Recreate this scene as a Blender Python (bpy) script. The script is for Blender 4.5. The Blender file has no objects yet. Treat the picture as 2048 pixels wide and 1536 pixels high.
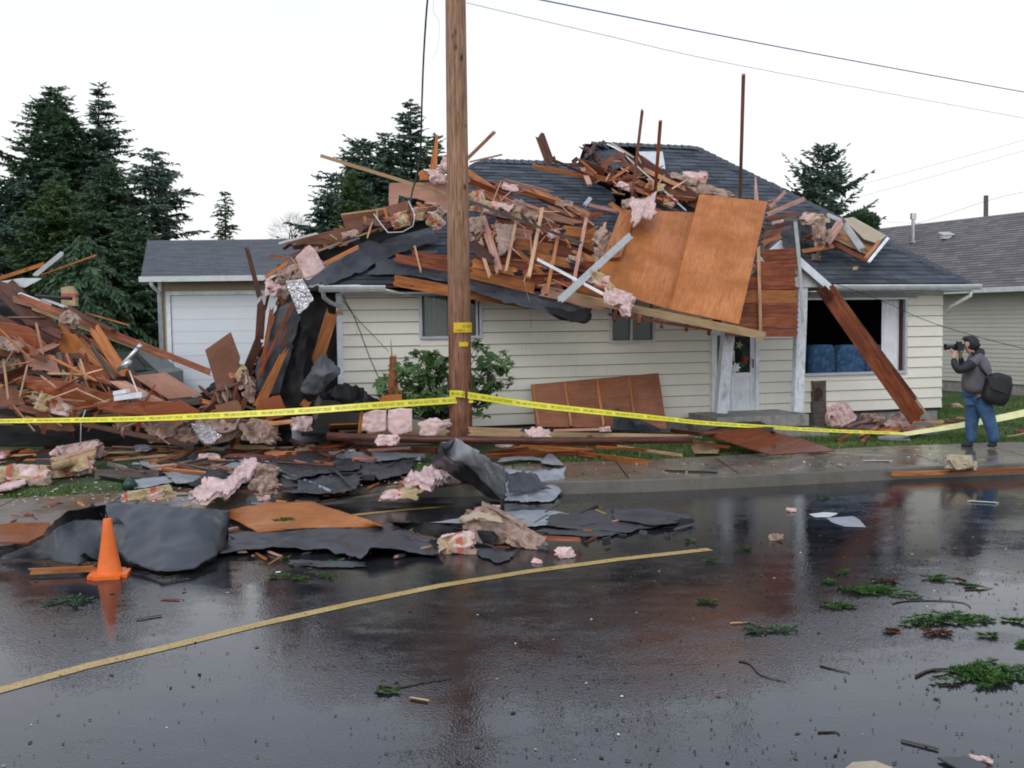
import bpy, bmesh, math, random
from mathutils import Vector, Matrix, noise
rnd = random.Random(7)
SC = bpy.context.scene
COL = SC.collection
# ------------------------------------------------------------------ camera
F = 2000.0
CAMZ = 2.2
PITCH, ROLL = math.radians(3.52), math.radians(-0.7)
cam_d = bpy.data.cameras.new("camera"); cam = bpy.data.objects.new("camera", cam_d); COL.objects.link(cam)
RM = (Matrix.Rotation(math.radians(90) - PITCH, 3, 'X') @ Matrix.Rotation(ROLL, 3, 'Z'))
cam.matrix_world = Matrix.Translation((0, 0, CAMZ)) @ RM.to_4x4()
cam_d.sensor_width = 36; cam_d.lens = 36 * F / 2048; cam_d.clip_start = 0.1; cam_d.clip_end = 1000
SC.camera = cam
# ------------------------------------------------------------------ sky: bright overcast
w = bpy.data.worlds.new("World"); SC.world = w; w.use_nodes = True
nt = w.node_tree; nt.nodes.clear()
sky = nt.nodes.new('ShaderNodeTexSky'); sky.sky_type = 'NISHITA'; sky.sun_disc = False
sky.sun_elevation = math.radians(42); sky.sun_rotation = math.radians(200)
sky.dust_density = 3.0
hsv = nt.nodes.new('ShaderNodeHueSaturation'); hsv.inputs['Saturation'].default_value = 0.12
mul = nt.nodes.new('ShaderNodeVectorMath'); mul.operation = 'SCALE'; mul.inputs['Scale'].default_value = 0.035
add = nt.nodes.new('ShaderNodeVectorMath'); add.operation = 'ADD'; add.inputs[1].default_value = (0.745, 0.765, 0.785)
bgn = nt.nodes.new('ShaderNodeBackground'); bgn.inputs['Strength'].default_value = 1.0
wo = nt.nodes.new('ShaderNodeOutputWorld')
nt.links.new(sky.outputs[0], hsv.inputs['Color']); nt.links.new(hsv.outputs[0], mul.inputs[0])
tcw = nt.nodes.new('ShaderNodeTexCoord'); sxz = nt.nodes.new('ShaderNodeSeparateXYZ'); nt.links.new(tcw.outputs['Generated'], sxz.inputs[0])
nzw = nt.nodes.new('ShaderNodeTexNoise'); nzw.inputs['Scale'].default_value = 2.2; nzw.inputs['Detail'].default_value = 5; nt.links.new(tcw.outputs['Generated'], nzw.inputs['Vector'])
adz = nt.nodes.new('ShaderNodeMath'); adz.operation = 'MULTIPLY_ADD'; adz.inputs[1].default_value = .22; nt.links.new(nzw.outputs['Fac'], adz.inputs[0]); nt.links.new(sxz.outputs['Z'], adz.inputs[2])
rpw = nt.nodes.new('ShaderNodeValToRGB'); rpw.color_ramp.elements[0].position = .34; rpw.color_ramp.elements[0].color = (.755,.77,.775,1)
rpw.color_ramp.elements[1].position = .85; rpw.color_ramp.elements[1].color = (.48,.56,.72,1); e_ = rpw.color_ramp.elements.new(.50); e_.color = (.66,.73,.86,1)
nt.links.new(adz.outputs[0], rpw.inputs[0]); nt.links.new(rpw.outputs[0], add.inputs[1])
nt.links.new(mul.outputs[0], add.inputs[0]); nt.links.new(add.outputs[0], bgn.inputs[0]); nt.links.new(bgn.outputs[0], wo.inputs[0])
sd = bpy.data.lights.new("sun", 'SUN'); sd.energy = 0.6; sd.angle = math.radians(25); sd.color = (1, .97, .93)
so = bpy.data.objects.new("sun", sd); COL.objects.link(so); so.rotation_euler = (math.radians(48), 0, math.radians(-20))
SC.view_settings.view_transform = 'Standard'; SC.view_settings.look = 'None'
SC.view_settings.exposure = 0.20; SC.view_settings.gamma = 1
SC.render.engine = 'CYCLES'
SC.cycles.pixel_filter_type = 'BLACKMAN_HARRIS'; SC.cycles.filter_width = 1.9
SC.cycles.max_bounces = 6; SC.cycles.use_denoising = True
# ------------------------------------------------------------------ photo-to-place geometry
CO = Vector((0, 0, CAMZ))
def ray(px, py):
    return (RM @ Vector(((px - 1024) / F, -(py - 768) / F, -1.0)))
def G(px, py, z=0.0):
    d = ray(px, py); t = (z - CAMZ) / d.z
    return CO + d * t
def DD(px, py, y):
    d = ray(px, py); return CO + d * (y / d.y)
A0 = Vector((-2.82, 16.7, 0)); B0 = Vector((8.52, 19.9, 0))
U = (B0 - A0).normalized(); V = Vector((-U.y, U.x, 0))
def hp(u, v, z): return A0 + U * u + V * v + Vector((0, 0, z))
def W(px, py, off=0.0):
    d = ray(px, py); t = (-off - V.dot(CO - A0)) / V.dot(d)
    return CO + d * t
def uz(px, py, off=0.0):
    p = W(px, py, off); return (p - A0).dot(U), p.z
EV, EZ, RS = -0.45, 2.85, 0.80           # eave offset, eave height, roof slope
RN = (V * (-RS) + Vector((0, 0, 1))).normalized()
RP = hp(0, EV, EZ)
def R(px, py, off=0.0, slope=None):
    n = RN if slope is None else (V * (-slope) + Vector((0, 0, 1))).normalized()
    d = ray(px, py); t = (off - n.dot(CO - RP)) / n.dot(d)
    return CO + d * t
def kpx(p):                               # pixels per metre at a point
    return F / max(0.5, (RM.transposed() @ (p - CO)).z * -1)
def S(kind, px, py):
    """kind: ('g', z) ground at height z | ('d', y) at depth | ('w', off) wall | ('r', off) roof"""
    k, v = kind
    return {'g': G, 'd': DD, 'w': W, 'r': R}[k](px, py, v)
# ------------------------------------------------------------------ object helpers
def link(o): COL.objects.link(o); return o
def tag(o, label=None, cat=None, group=None, kind=None):
    if label: o['label'] = label
    if cat: o['category'] = cat
    if group: o['group'] = group
    if kind: o['kind'] = kind
    elif cat: o['kind'] = 'thing'
    return o
def mobj(name, verts, faces, mat, parent=None, fmats=None, smooth=False, mw=None):
    me = bpy.data.meshes.new(name); me.from_pydata([tuple(v) for v in verts], [], faces)
    mats = mat if isinstance(mat, (list, tuple)) else [mat]
    for m in mats: me.materials.append(m)
    if fmats: me.polygons.foreach_set('material_index', fmats)
    if smooth: me.polygons.foreach_set('use_smooth', [True] * len(me.polygons))
    me.update()
    o = bpy.data.objects.new(name, me); link(o)
    if mw is not None: o.matrix_world = mw
    if parent is not None:
        o.parent = parent
        if mw is None: o.matrix_parent_inverse = parent.matrix_world.inverted()
        else: o.matrix_parent_inverse = parent.matrix_world.inverted()
    return o
def empty(name, loc, label, cat, group=None, mw=None):
    o = bpy.data.objects.new(name, None); link(o)
    o.matrix_world = mw if mw is not None else Matrix.Translation(loc)
    o.empty_display_size = .1
    tag(o, label, cat, group); return o
class MB:
    def __init__(s): s.v = []; s.f = []; s.m = []
    def add(s, vs, fs, mi=0):
        b = len(s.v); s.v += [Vector(x) for x in vs]; s.f += [tuple(i + b for i in f) for f in fs]; s.m += [mi] * len(fs)
    def box(s, p, dx, dy, dz, mi=0):
        p = Vector(p); dx = Vector(dx); dy = Vector(dy); dz = Vector(dz)
        s.add([p, p+dx, p+dx+dy, p+dy, p+dz, p+dx+dz, p+dx+dy+dz, p+dy+dz],
              [(0,3,2,1),(4,5,6,7),(0,1,5,4),(1,2,6,5),(2,3,7,6),(3,0,4,7)], mi)
    def hbox(s, u0, u1, v0, v1, z0, z1, mi=0):
        s.box(hp(u0, v0, z0), U*(u1-u0), V*(v1-v0), (0,0,z1-z0), mi)
    def bar(s, a, b, wd, th, n=None, mi=0):
        a = Vector(a); b = Vector(b); x = (b - a); L = x.length; x = x / L
        n = Vector(n) if n is not None else (CO - (a + b) / 2)
        y = n.cross(x).normalized(); z = x.cross(y)
        s.box(a - y*wd/2 - z*th/2, x*L, y*wd, z*th, mi)
    def tube(s, pts, r, n=8, mi=0, r2=None, cap=True):
        pts = [Vector(p) for p in pts]; rings = []; prev = None
        b = len(s.v)
        for i, p in enumerate(pts):
            t = (pts[min(i+1, len(pts)-1)] - pts[max(i-1, 0)]).normalized()
            a = prev if prev is not None else (Vector((0,0,1)) if abs(t.z) < .9 else Vector((1,0,0)))
            x = (a - t * a.dot(t)).normalized(); prev = x; y = t.cross(x)
            rr = r if r2 is None else r + (r2 - r) * i / (len(pts) - 1)
            for k in range(n):
                an = 2*math.pi*k/n; s.v.append(p + (x*math.cos(an) + y*math.sin(an)) * rr)
        for i in range(len(pts)-1):
            for k in range(n):
                s.f.append((b+i*n+k, b+i*n+(k+1)%n, b+(i+1)*n+(k+1)%n, b+(i+1)*n+k)); s.m.append(mi)
        if cap:
            s.f.append(tuple(b+k for k in range(n))[::-1]); s.m.append(mi)
            e = b+(len(pts)-1)*n; s.f.append(tuple(e+k for k in range(n))); s.m.append(mi)
    def build(s, name, mat, parent=None, smooth=False, mw=None):
        return mobj(name, s.v, s.f, mat, parent, s.m, smooth, mw)
# ------------------------------------------------------------------ materials
def newmat(name):
    m = bpy.data.materials.new(name); m.use_nodes = True; nt = m.node_tree
    b = nt.nodes['Principled BSDF']; return m, nt, b
def N(nt, t, **kw):
    n = nt.nodes.new(t)
    for k, v in kw.items():
        if k in n.inputs: n.inputs[k].default_value = v
        else: setattr(n, k, v)
    return n
def coords(nt, scale=(1,1,1), kind='Object', rand=True):
    tc = N(nt, 'ShaderNodeTexCoord'); mp = N(nt, 'ShaderNodeMapping'); mp.inputs['Scale'].default_value = scale
    nt.links.new(tc.outputs[kind], mp.inputs['Vector'])
    if rand:
        oi = N(nt, 'ShaderNodeObjectInfo'); m = N(nt, 'ShaderNodeMath', operation='MULTIPLY'); m.inputs[1].default_value = 53.0
        nt.links.new(oi.outputs['Random'], m.inputs[0]); nt.links.new(m.outputs[0], mp.inputs['Location'])
    return mp.outputs[0]
def ramp(nt, src, stops, interp='LINEAR'):
    r = N(nt, 'ShaderNodeValToRGB'); r.color_ramp.interpolation = interp
    el = r.color_ramp.elements
    while len(el) < len(stops): el.new(.5)
    for e, (p, c) in zip(el, stops):
        e.position = p; e.color = (c if isinstance(c, (tuple, list)) else (c, c, c)) + (1,) if not isinstance(c, (tuple, list)) or len(c) == 3 else c
    nt.links.new(src, r.inputs[0]); return r.outputs[0]
def tex(nt, vec, scale, detail=6, rough=.6, dist=0.0):
    n = N(nt, 'ShaderNodeTexNoise'); n.inputs['Scale'].default_value = scale; n.inputs['Detail'].default_value = detail
    n.inputs['Roughness'].default_value = rough; n.inputs['Distortion'].default_value = dist
    nt.links.new(vec, n.inputs['Vector']); return n.outputs['Fac']
def mix(nt, a, b, f, mode='MIX'):
    n = N(nt, 'ShaderNodeMix', data_type='RGBA', blend_type=mode)
    for sock, v in ((n.inputs[0], f), (n.inputs[6], a), (n.inputs[7], b)):
        if hasattr(v, 'links') or hasattr(v, 'is_linked'): nt.links.new(v, sock)
        else: sock.default_value = v if not isinstance(v, tuple) else (v + (1,))[:4]
    return n.outputs[2]
def bump(nt, b, h, strength=.3, dist=.01):
    n = N(nt, 'ShaderNodeBump'); n.inputs['Strength'].default_value = strength; n.inputs['Distance'].default_value = dist
    nt.links.new(h, n.inputs['Height']); nt.links.new(n.outputs[0], b.inputs['Normal'])
def randval(nt, lo, hi):
    oi = N(nt, 'ShaderNodeObjectInfo'); mr = N(nt, 'ShaderNodeMapRange'); mr.inputs['To Min'].default_value = lo; mr.inputs['To Max'].default_value = hi
    nt.links.new(oi.outputs['Random'], mr.inputs['Value']); return mr.outputs[0]
def scalec(nt, c, v):
    n = N(nt, 'ShaderNodeVectorMath', operation='SCALE'); nt.links.new(c, n.inputs[0]); nt.links.new(v, n.inputs['Scale']); return n.outputs[0]
def wood(name, dark, mid, light, rough=.42, rv=(.75, 1.2), knots=True, stain=.5):
    m, nt, b = newmat(name)
    v = coords(nt, (1.2, 14, 14)); g = tex(nt, v, 2.2, 8, .65, .4)
    c = ramp(nt, g, [(.28, dark), (.5, mid), (.74, light)])
    v2 = coords(nt, (1, 2.5, 2.5)); s = tex(nt, v2, 1.6, 5, .6)
    sm = ramp(nt, s, [(.42, 0.0), (.68, 1.0)])
    sd_ = N(nt, 'ShaderNodeMath', operation='MULTIPLY'); nt.links.new(sm, sd_.inputs[0]); sd_.inputs[1].default_value = stain
    c = mix(nt, c, tuple(x*.32 for x in dark), sd_.outputs[0])
    if knots:
        vo = N(nt, 'ShaderNodeTexVoronoi'); vo.inputs['Scale'].default_value = 1.7
        nt.links.new(coords(nt, (1, 3.5, 3.5)), vo.inputs['Vector'])
        kn = ramp(nt, vo.outputs['Distance'], [(.05, 1.0), (.11, 0.0)])
        c = mix(nt, c, tuple(x*.35 for x in dark), kn)
    c = scalec(nt, c, randval(nt, *rv))
    nt.links.new(c, b.inputs['Base Color'])
    nt.links.new(ramp(nt, s, [(.3, rough*.55), (.7, rough*1.3)]), b.inputs['Roughness'])
    b.inputs['Specular IOR Level'].default_value = .33
    bump(nt, b, g, .35, .004); return m
def ply(name, dark, mid, light, rough=.35, rv=(.85, 1.12)):
    m, nt, b = newmat(name)
    b.inputs['Specular IOR Level'].default_value = .35
    v = coords(nt, (.9, 10, 10)); g = tex(nt, v, 3, 9, .72, .9)
    bl = tex(nt, coords(nt, (1, 1, 1)), 1.3, 4, .6)
    c = ramp(nt, g, [(.25, dark), (.5, mid), (.78, light)])
    c = mix(nt, c, tuple(x*.62 for x in mid), ramp(nt, bl, [(.40, 0.0), (.66, .85)]))
    fl = tex(nt, coords(nt, (1, 2.2, 2.2)), 42, 4, .8)
    c = mix(nt, c, tuple(x*.45 for x in dark), ramp(nt, fl, [(.56, 0.0), (.68, .8)]))
    c = scalec(nt, c, randval(nt, *rv))
    nt.links.new(c, b.inputs['Base Color'])
    nt.links.new(ramp(nt, bl, [(.35, rough*.5), (.65, rough*1.5)]), b.inputs['Roughness'])
    bump(nt, b, fl, .25, .003); return m
def plain(name, col, rough=.5, metal=0, var=.15, nscale=6, bmp=.1, kind='Object', dirt=None, dirtamt=.5):
    m, nt, b = newmat(name)
    v = coords(nt, (1,1,1), kind); g = tex(nt, v, nscale, 7, .65)
    lo = tuple(x*(1-var) for x in col); hi = tuple(min(1, x*(1+var)) for x in col)
    c = ramp(nt, g, [(.3, lo), (.7, hi)])
    if dirt:
        dd = tex(nt, coords(nt, (1,1,.35), kind), nscale*.7, 8, .75)
        c = mix(nt, c, dirt, ramp(nt, dd, [(.52, 0.0), (.75, dirtamt)]))
    nt.links.new(c, b.inputs['Base Color']); b.inputs['Roughness'].default_value = rough; b.inputs['Metallic'].default_value = metal
    if bmp: bump(nt, b, tex(nt, v, nscale*8, 5, .7), bmp, .003)
    return m
M = {}
M['red'] = wood('red fir', (.085,.018,.008), (.27,.068,.026), (.46,.155,.065))
M['orange'] = wood('orange fir', (.24,.062,.016), (.50,.175,.048), (.66,.30,.115), stain=.3)
M['pale'] = wood('pale splintered wood', (.36,.17,.085), (.58,.33,.19), (.72,.48,.32), rough=.6, knots=False, stain=.25)
M['brown'] = wood('dark brown wood', (.028,.009,.006), (.105,.032,.018), (.20,.078,.047), stain=.45)
M['pinkwood'] = wood('pinkish wet wood', (.30,.12,.08), (.50,.25,.18), (.62,.38,.30), rough=.3, stain=.3)
M['tan'] = wood('tan weathered wood', (.27,.16,.075), (.46,.30,.15), (.58,.42,.24), stain=.3)
M['greywood'] = wood('grey weathered wood', (.05,.04,.033), (.12,.10,.085), (.20,.175,.15), rough=.6, stain=.4)
M['ply'] = ply('orange plywood', (.22,.062,.013), (.50,.165,.036), (.66,.27,.085), rough=.5)
M['plyred'] = ply('red plywood', (.12,.03,.012), (.30,.075,.026), (.44,.14,.06), rough=.22)
M['plypink'] = ply('wet pinkish plywood', (.36,.16,.10), (.55,.28,.20), (.66,.38,.30), rough=.2)
M['plywet'] = ply('dark wet plywood', (.06,.018,.009), (.17,.05,.022), (.28,.09,.045), rough=.2)
M['osb'] = ply('brown plywood', (.15,.055,.03), (.36,.14,.075), (.48,.22,.13), rough=.6)
M['plybrown'] = ply('brown dull plywood', (.12,.045,.025), (.25,.105,.06), (.36,.17,.11), rough=.5)
M['white'] = plain('white paint', (.78,.80,.83), .45, dirt=(.32,.30,.27), dirtamt=.45)
M['trim'] = plain('pale grey painted trim', (.60,.62,.62), .45, dirt=(.3,.29,.26), dirtamt=.4)
M['greypaint'] = plain('grey painted board', (.42,.44,.43), .5, dirt=(.2,.18,.15), dirtamt=.5)
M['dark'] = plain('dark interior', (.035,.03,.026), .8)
M['black'] = plain('black plastic', (.014,.014,.016), .5)
M['concrete'] = plain('weathered porch concrete', (.27,.26,.24), .75, nscale=9, var=.3, bmp=.5, dirt=(.06,.055,.045), dirtamt=.8)
M['metal'] = plain('galvanised metal', (.55,.56,.58), .32, metal=.8)
M['tanpanel'] = plain('tan hardboard', (.42,.34,.235), .6)
M['glassdark'] = plain('dark window glass', (.02,.022,.025), .06, bmp=0)
# felt: granule top (grey) and tar back (near black)
def felt(name, c0, c1, rough, spec=.5):
    m, nt, b = newmat(name); v = coords(nt)
    g = tex(nt, v, 3.2, 8, .7); fg = tex(nt, v, 160, 3, .8)
    c = ramp(nt, g, [(.3, c0), (.72, c1)])
    c = mix(nt, c, tuple(min(1, x*2.1) for x in c1), ramp(nt, fg, [(.62, 0.0), (.75, .5)]))
    nt.links.new(c, b.inputs['Base Color'])
    nt.links.new(ramp(nt, g, [(.35, rough*.6), (.65, rough*1.2)]), b.inputs['Roughness'])
    b.inputs['Specular IOR Level'].default_value = spec
    bump(nt, b, fg, .5, .004); return m
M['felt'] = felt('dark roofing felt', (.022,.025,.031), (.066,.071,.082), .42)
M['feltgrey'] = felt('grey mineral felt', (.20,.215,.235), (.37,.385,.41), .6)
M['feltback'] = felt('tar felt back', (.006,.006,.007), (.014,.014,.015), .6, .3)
# insulation
def fluff(name, kraft=False, dirt=.5, base=((.50,.33,.30),(.74,.52,.49),(.88,.74,.71))):
    m, nt, b = newmat(name); v = coords(nt)
    g = tex(nt, v, 7, 9, .75); d = tex(nt, coords(nt, (1,1,1)), 4.5, 6, .7)
    c = ramp(nt, g, [(.28, base[0]), (.5, base[1]), (.75, base[2])])
    c = mix(nt, c, (.15,.105,.08), ramp(nt, d, [(.48, 0.0), (.70, dirt*.8)]))
    sp = tex(nt, v, 60, 5, .8); c = mix(nt, c, (.16,.11,.10), ramp(nt, sp, [(.6, 0.0), (.74, .45)]))
    if kraft:
        kk = tex(nt, coords(nt, (1.0, 1.0, 1.0)), 1.2, 2, .4)
        kc = ramp(nt, tex(nt, v, 14, 6, .7), [(.3, (.36,.25,.13)), (.7, (.60,.47,.28))])
        wv = N(nt, 'ShaderNodeTexWave'); wv.inputs['Scale'].default_value = .75; wv.inputs['Distortion'].default_value = 1.2
        nt.links.new(coords(nt, (1.3,.4,.4)), wv.inputs['Vector'])
        kc = mix(nt, kc, (.50,.09,.075), ramp(nt, wv.outputs['Fac'], [(.88, 0.0), (.91, .8)]))
        c = mix(nt, c, kc, ramp(nt, kk, [(.22, 0.0), (.25, 1.0)]))
    nt.links.new(c, b.inputs['Base Color']); b.inputs['Roughness'].default_value = .95
    b.inputs['Specular IOR Level'].default_value = .1
    bump(nt, b, tex(nt, v, 34, 8, .8), .6, .02); return m
M['pink'] = fluff('pink glass wool')
M['pinkclean'] = fluff('clean pink glass wool', dirt=.12)
M['dirtypink'] = fluff('dirty brown glass wool', dirt=1.0, base=((.20,.13,.095),(.42,.29,.23),(.62,.48,.42)))
M['kraftpaper'] = fluff('glass wool with paper facing', kraft=True)
M['kraft'] = M['kraftpaper']
def foilmat():
    m, nt, b = newmat('crumpled foil'); v = coords(nt)
    g = tex(nt, v, 9, 4, .6, 1.5); b.inputs['Base Color'].default_value = (.75,.72,.75,1); b.inputs['Metallic'].default_value = .95
    b.inputs['Roughness'].default_value = .22; bump(nt, b, g, 1.0, .08); return m
M['foil'] = foilmat()
def siding(name, c, mildew):
    m, nt, b = newmat(name)
    v = coords(nt, (1,1,1), 'Object', False); g = tex(nt, v, 1.1, 6, .6)
    col = ramp(nt, g, [(.3, tuple(x*.90 for x in c)), (.7, c)])
    st = tex(nt, coords(nt, (26,26,1.6), 'Object', False), 1.0, 6, .75)
    msk = tex(nt, coords(nt, (.55,.55,.9), 'Object', False), 1.3, 5, .65)
    mm = N(nt, 'ShaderNodeMath', operation='MULTIPLY'); nt.links.new(ramp(nt, st, [(.54, 0.0), (.78, 1.0)]), mm.inputs[0]); nt.links.new(ramp(nt, msk, [(.5, 0.0), (.72, mildew)]), mm.inputs[1])
    col = mix(nt, col, (.16,.155,.12), mm.outputs[0])
    sp = tex(nt, coords(nt, (1,1,1), 'Object', False), 30, 4, .8)
    col = mix(nt, col, (.10,.10,.085), ramp(nt, sp, [(.70, 0.0), (.78, .6)]))
    nt.links.new(col, b.inputs['Base Color']); b.inputs['Roughness'].default_value = .5
    bump(nt, b, tex(nt, coords(nt, (3,3,60), 'Object', False), 3, 5, .6), .12, .003); return m
M['siding'] = siding('cream lap siding', (.84,.81,.70), .8)
M['vinyl'] = siding('beige vinyl siding', (.56,.53,.46), .15)
M['garwall'] = siding('tan vertical siding', (.42,.31,.19), .5)
def shingle(name, c0, c1, c2, bw=.34, uvs=1.0):
    m, nt, b = newmat(name)
    uv = N(nt, 'ShaderNodeUVMap'); br = N(nt, 'ShaderNodeTexBrick'); br.offset = .37; br.offset_frequency = 2; br.squash = 1.4; br.squash_frequency = 3
    br.inputs['Color1'].default_value = c0 + (1,); br.inputs['Color2'].default_value = c1 + (1,); br.inputs['Mortar'].default_value = tuple(x*.35 for x in c0) + (1,)
    br.inputs['Scale'].default_value = 1; br.inputs['Brick Width'].default_value = bw; br.inputs['Row Height'].default_value = .14
    br.inputs['Mortar Size'].default_value = .006; br.inputs['Bias'].default_value = -.1
    nt.links.new(uv.outputs[0], br.inputs['Vector'])
    g = tex(nt, uv.outputs[0], 5, 8, .75); fg = tex(nt, uv.outputs[0], 90, 2, .7)
    c = mix(nt, br.outputs['Color'], c2, ramp(nt, g, [(.45, 0.0), (.75, .7)]))
    c = mix(nt, c, tuple(x*.4 for x in c0), ramp(nt, fg, [(.5, 0.0), (.7, .6)]))
    nt.links.new(c, b.inputs['Base Color']); b.inputs['Roughness'].default_value = .62
    bump(nt, b, fg, .5, .006); return m
M['shingle'] = shingle('dark architectural shingles', (.020,.026,.034), (.095,.110,.132), (.050,.058,.070))
M['shinglegrey'] = shingle('grey blue shingles', (.085,.092,.105), (.15,.158,.175), (.11,.115,.125))
M['shinglebrown'] = shingle('brown grey shingles', (.12,.105,.10), (.23,.205,.195), (.17,.15,.145))
def leafmat(name, a, b_, c_):
    m, nt, b = newmat(name)
    g = tex(nt, coords(nt, (1,1,1)), .9, 6, .75); g2 = tex(nt, coords(nt), 9, 3, .6)
    c = ramp(nt, g, [(.3, a), (.5, b_), (.72, c_)])
    c = mix(nt, c, tuple(x*1.7 for x in c_), ramp(nt, g2, [(.5, 0.0), (.8, .5)]))
    nt.links.new(c, b.inputs['Base Color']); b.inputs['Roughness'].default_value = .6
    b.inputs['Specular IOR Level'].default_value = .3
    return m
M['fir'] = leafmat('dark fir needles', (.026,.056,.030), (.055,.105,.055), (.10,.165,.08))
M['firblue'] = leafmat('blue green needles', (.036,.066,.048), (.068,.115,.082), (.115,.17,.12))
M['cedar'] = leafmat('bright cedar foliage', (.030,.060,.020), (.055,.10,.034), (.09,.15,.05))
M['shrub'] = leafmat('rhododendron leaves', (.030,.065,.018), (.065,.125,.035), (.12,.18,.06))
M['sprig'] = leafmat('fresh torn fir sprigs', (.03,.075,.016), (.055,.135,.03), (.10,.19,.055))
M['firpale'] = leafmat('hazy pale needles', (.055,.085,.062), (.095,.14,.105), (.15,.20,.15))
M['bark'] = wood('bark', (.03,.02,.015), (.07,.05,.04), (.12,.09,.07), rough=.9)
# ------------------------------------------------------------------ ground, road, sidewalk
def poly_obj(name, pts, mat, kind=None, label=None, cat=None, sub=0):
    me = bpy.data.meshes.new(name); bm = bmesh.new()
    vs = [bm.verts.new(p) for p in pts]; f = bm.faces.new(vs); f.normal_update()
    if f.normal.z < 0: bmesh.ops.reverse_faces(bm, faces=[f])
    bmesh.ops.triangulate(bm, faces=bm.faces[:]); bm.to_mesh(me); bm.free(); me.materials.append(mat)
    o = link(bpy.data.objects.new(name, me)); tag(o, label, cat, None, kind); return o
def asphalt():
    m, nt, b = newmat('wet asphalt')
    v = coords(nt, (1,1,1), 'Object', False)
    big = tex(nt, coords(nt, (.30,.75,1), 'Object', False), .55, 4, .55, .3)
    mid = tex(nt, coords(nt, (1,1.7,1), 'Object', False), 2.4, 8, .7)
    fine = tex(nt, v, 60, 4, .85)
    gr = N(nt, 'ShaderNodeTexVoronoi'); gr.inputs['Scale'].default_value = 62; nt.links.new(v, gr.inputs['Vector'])
    c = ramp(nt, mid, [(.3, (.010,.010,.012)), (.7, (.030,.030,.034))])
    c = mix(nt, c, (.17,.165,.16), ramp(nt, fine, [(.60, 0.0), (.70, .75)]))
    nt.links.new(c, b.inputs['Base Color'])
    ad = N(nt, 'ShaderNodeMath', operation='MULTIPLY_ADD'); nt.links.new(big, ad.inputs[0]); ad.inputs[1].default_value = .66
    sc = N(nt, 'ShaderNodeMath', operation='MULTIPLY'); nt.links.new(mid, sc.inputs[0]); sc.inputs[1].default_value = .34; nt.links.new(sc.outputs[0], ad.inputs[2])
    nt.links.new(ramp(nt, ad.outputs[0], [(.45, .035), (.53, .08), (.66, .18)]), b.inputs['Roughness'])
    b.inputs['IOR'].default_value = 1.5
    bs = ramp(nt, ad.outputs[0], [(.42, .05), (.52, .17), (.66, .50)])
    n = N(nt, 'ShaderNodeBump'); n.inputs['Distance'].default_value = .004
    nt.links.new(bs, n.inputs['Strength']); nt.links.new(gr.outputs['Distance'], n.inputs['Height']); nt.links.new(n.outputs[0], b.inputs['Normal'])
    return m
M['asphalt'] = asphalt()
def wetcon(name, c0, c1, jpts=None):
    m, nt, b = newmat(name); v = coords(nt, (1,1,1), 'Object', False)
    g = tex(nt, v, 1.5, 8, .7); f = tex(nt, v, 40, 4, .8)
    c = ramp(nt, g, [(.3, c0), (.7, c1)]); c = mix(nt, c, tuple(x*.35 for x in c0), ramp(nt, f, [(.55, 0.0), (.75, .55)]))
    nt.links.new(c, b.inputs['Base Color']); nt.links.new(ramp(nt, g, [(.4, .09), (.62, .42)]), b.inputs['Roughness'])
    bump(nt, b, f, .15, .003); return m
M['walk'] = wetcon('wet brown concrete', (.10,.080,.060), (.19,.16,.125))
M['kerb'] = wetcon('kerb concrete', (.09,.078,.062), (.17,.155,.13))
def soil():
    m, nt, b = newmat('mossy soil and turf'); v = coords(nt, (1,1,1), 'Object', False)
    g = tex(nt, v, 1.6, 8, .7); f = tex(nt, v, 30, 6, .8)
    c = ramp(nt, g, [(.36, (.035,.028,.02)), (.46, (.045,.075,.018)), (.7, (.065,.12,.028))])
    c = mix(nt, c, (.025,.02,.014), ramp(nt, f, [(.5, 0.0), (.7, .7)]))
    nt.links.new(c, b.inputs['Base Color']); b.inputs['Roughness'].default_value = .9; bump(nt, b, f, .8, .02); return m
M['turf'] = soil()
gm = M['turf']
o = mobj('ground', [(-400,-60,-.06),(400,-60,-.06),(400,600,-.06),(-400,600,-.06)], [(0,1,2,3)], gm); tag(o, kind='structure')
kerb_px = [(-900,1150),(-200,1092),(0,1074),(250,1048),(500,1023),(750,1002),(850,995),(1080,990),(1300,984),(1560,972),(1812,958),(2048,948),(2600,922),(3400,885)]
back_px = [(-900,1060),(-200,1012),(0,997),(250,984),(450,975),(690,957),(880,940),(1040,928),(1362,916),(1480,910),(1640,899),(1830,889),(2048,884),(2600,866),(3400,842)]
kerb = [G(x, y, 0) for x, y in kerb_px]
back = [G(x, y, .16) for x, y in back_px]
road_pts = [Vector((kerb[0].x-60, -30, 0)), Vector((kerb[-1].x+60, -30, 0)), Vector((kerb[-1].x+60, kerb[-1].y+2, 0))] + [k + Vector((0,.05,0)) for k in kerb[::-1]] + [Vector((kerb[0].x-60, kerb[0].y-3, 0))]
poly_obj('road', road_pts, M['asphalt'], 'structure')
KW = .15
def off_line(pts, d):
    out = []
    for i, p in enumerate(pts):
        t = (pts[min(i+1, len(pts)-1)] - pts[max(i-1, 0)]).normalized(); out.append(p + Vector((-t.y, t.x, 0)) * d)
    return out
k_in = off_line(kerb, .015); k_bk = off_line(kerb, .15)
def kh(x):
    xa, xb = G(640, 1012, 0).x, G(930, 993, 0).x
    return .04 + .12*min(1, max(0, (x-xa)/(xb-xa)))
def dense(line, st=.4):
    out = []
    for a, b_ in zip(line, line[1:]):
        n_ = max(1, int((b_-a).length/st))
        out += [a.lerp(b_, i/n_) for i in range(n_)]
    return out + [line[-1]]
kerbD = dense(kerb); kinD = off_line(kerbD, .015); kin2 = off_line(kerbD, .03); kbkD = off_line(kerbD, .15)
mb = MB()
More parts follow.
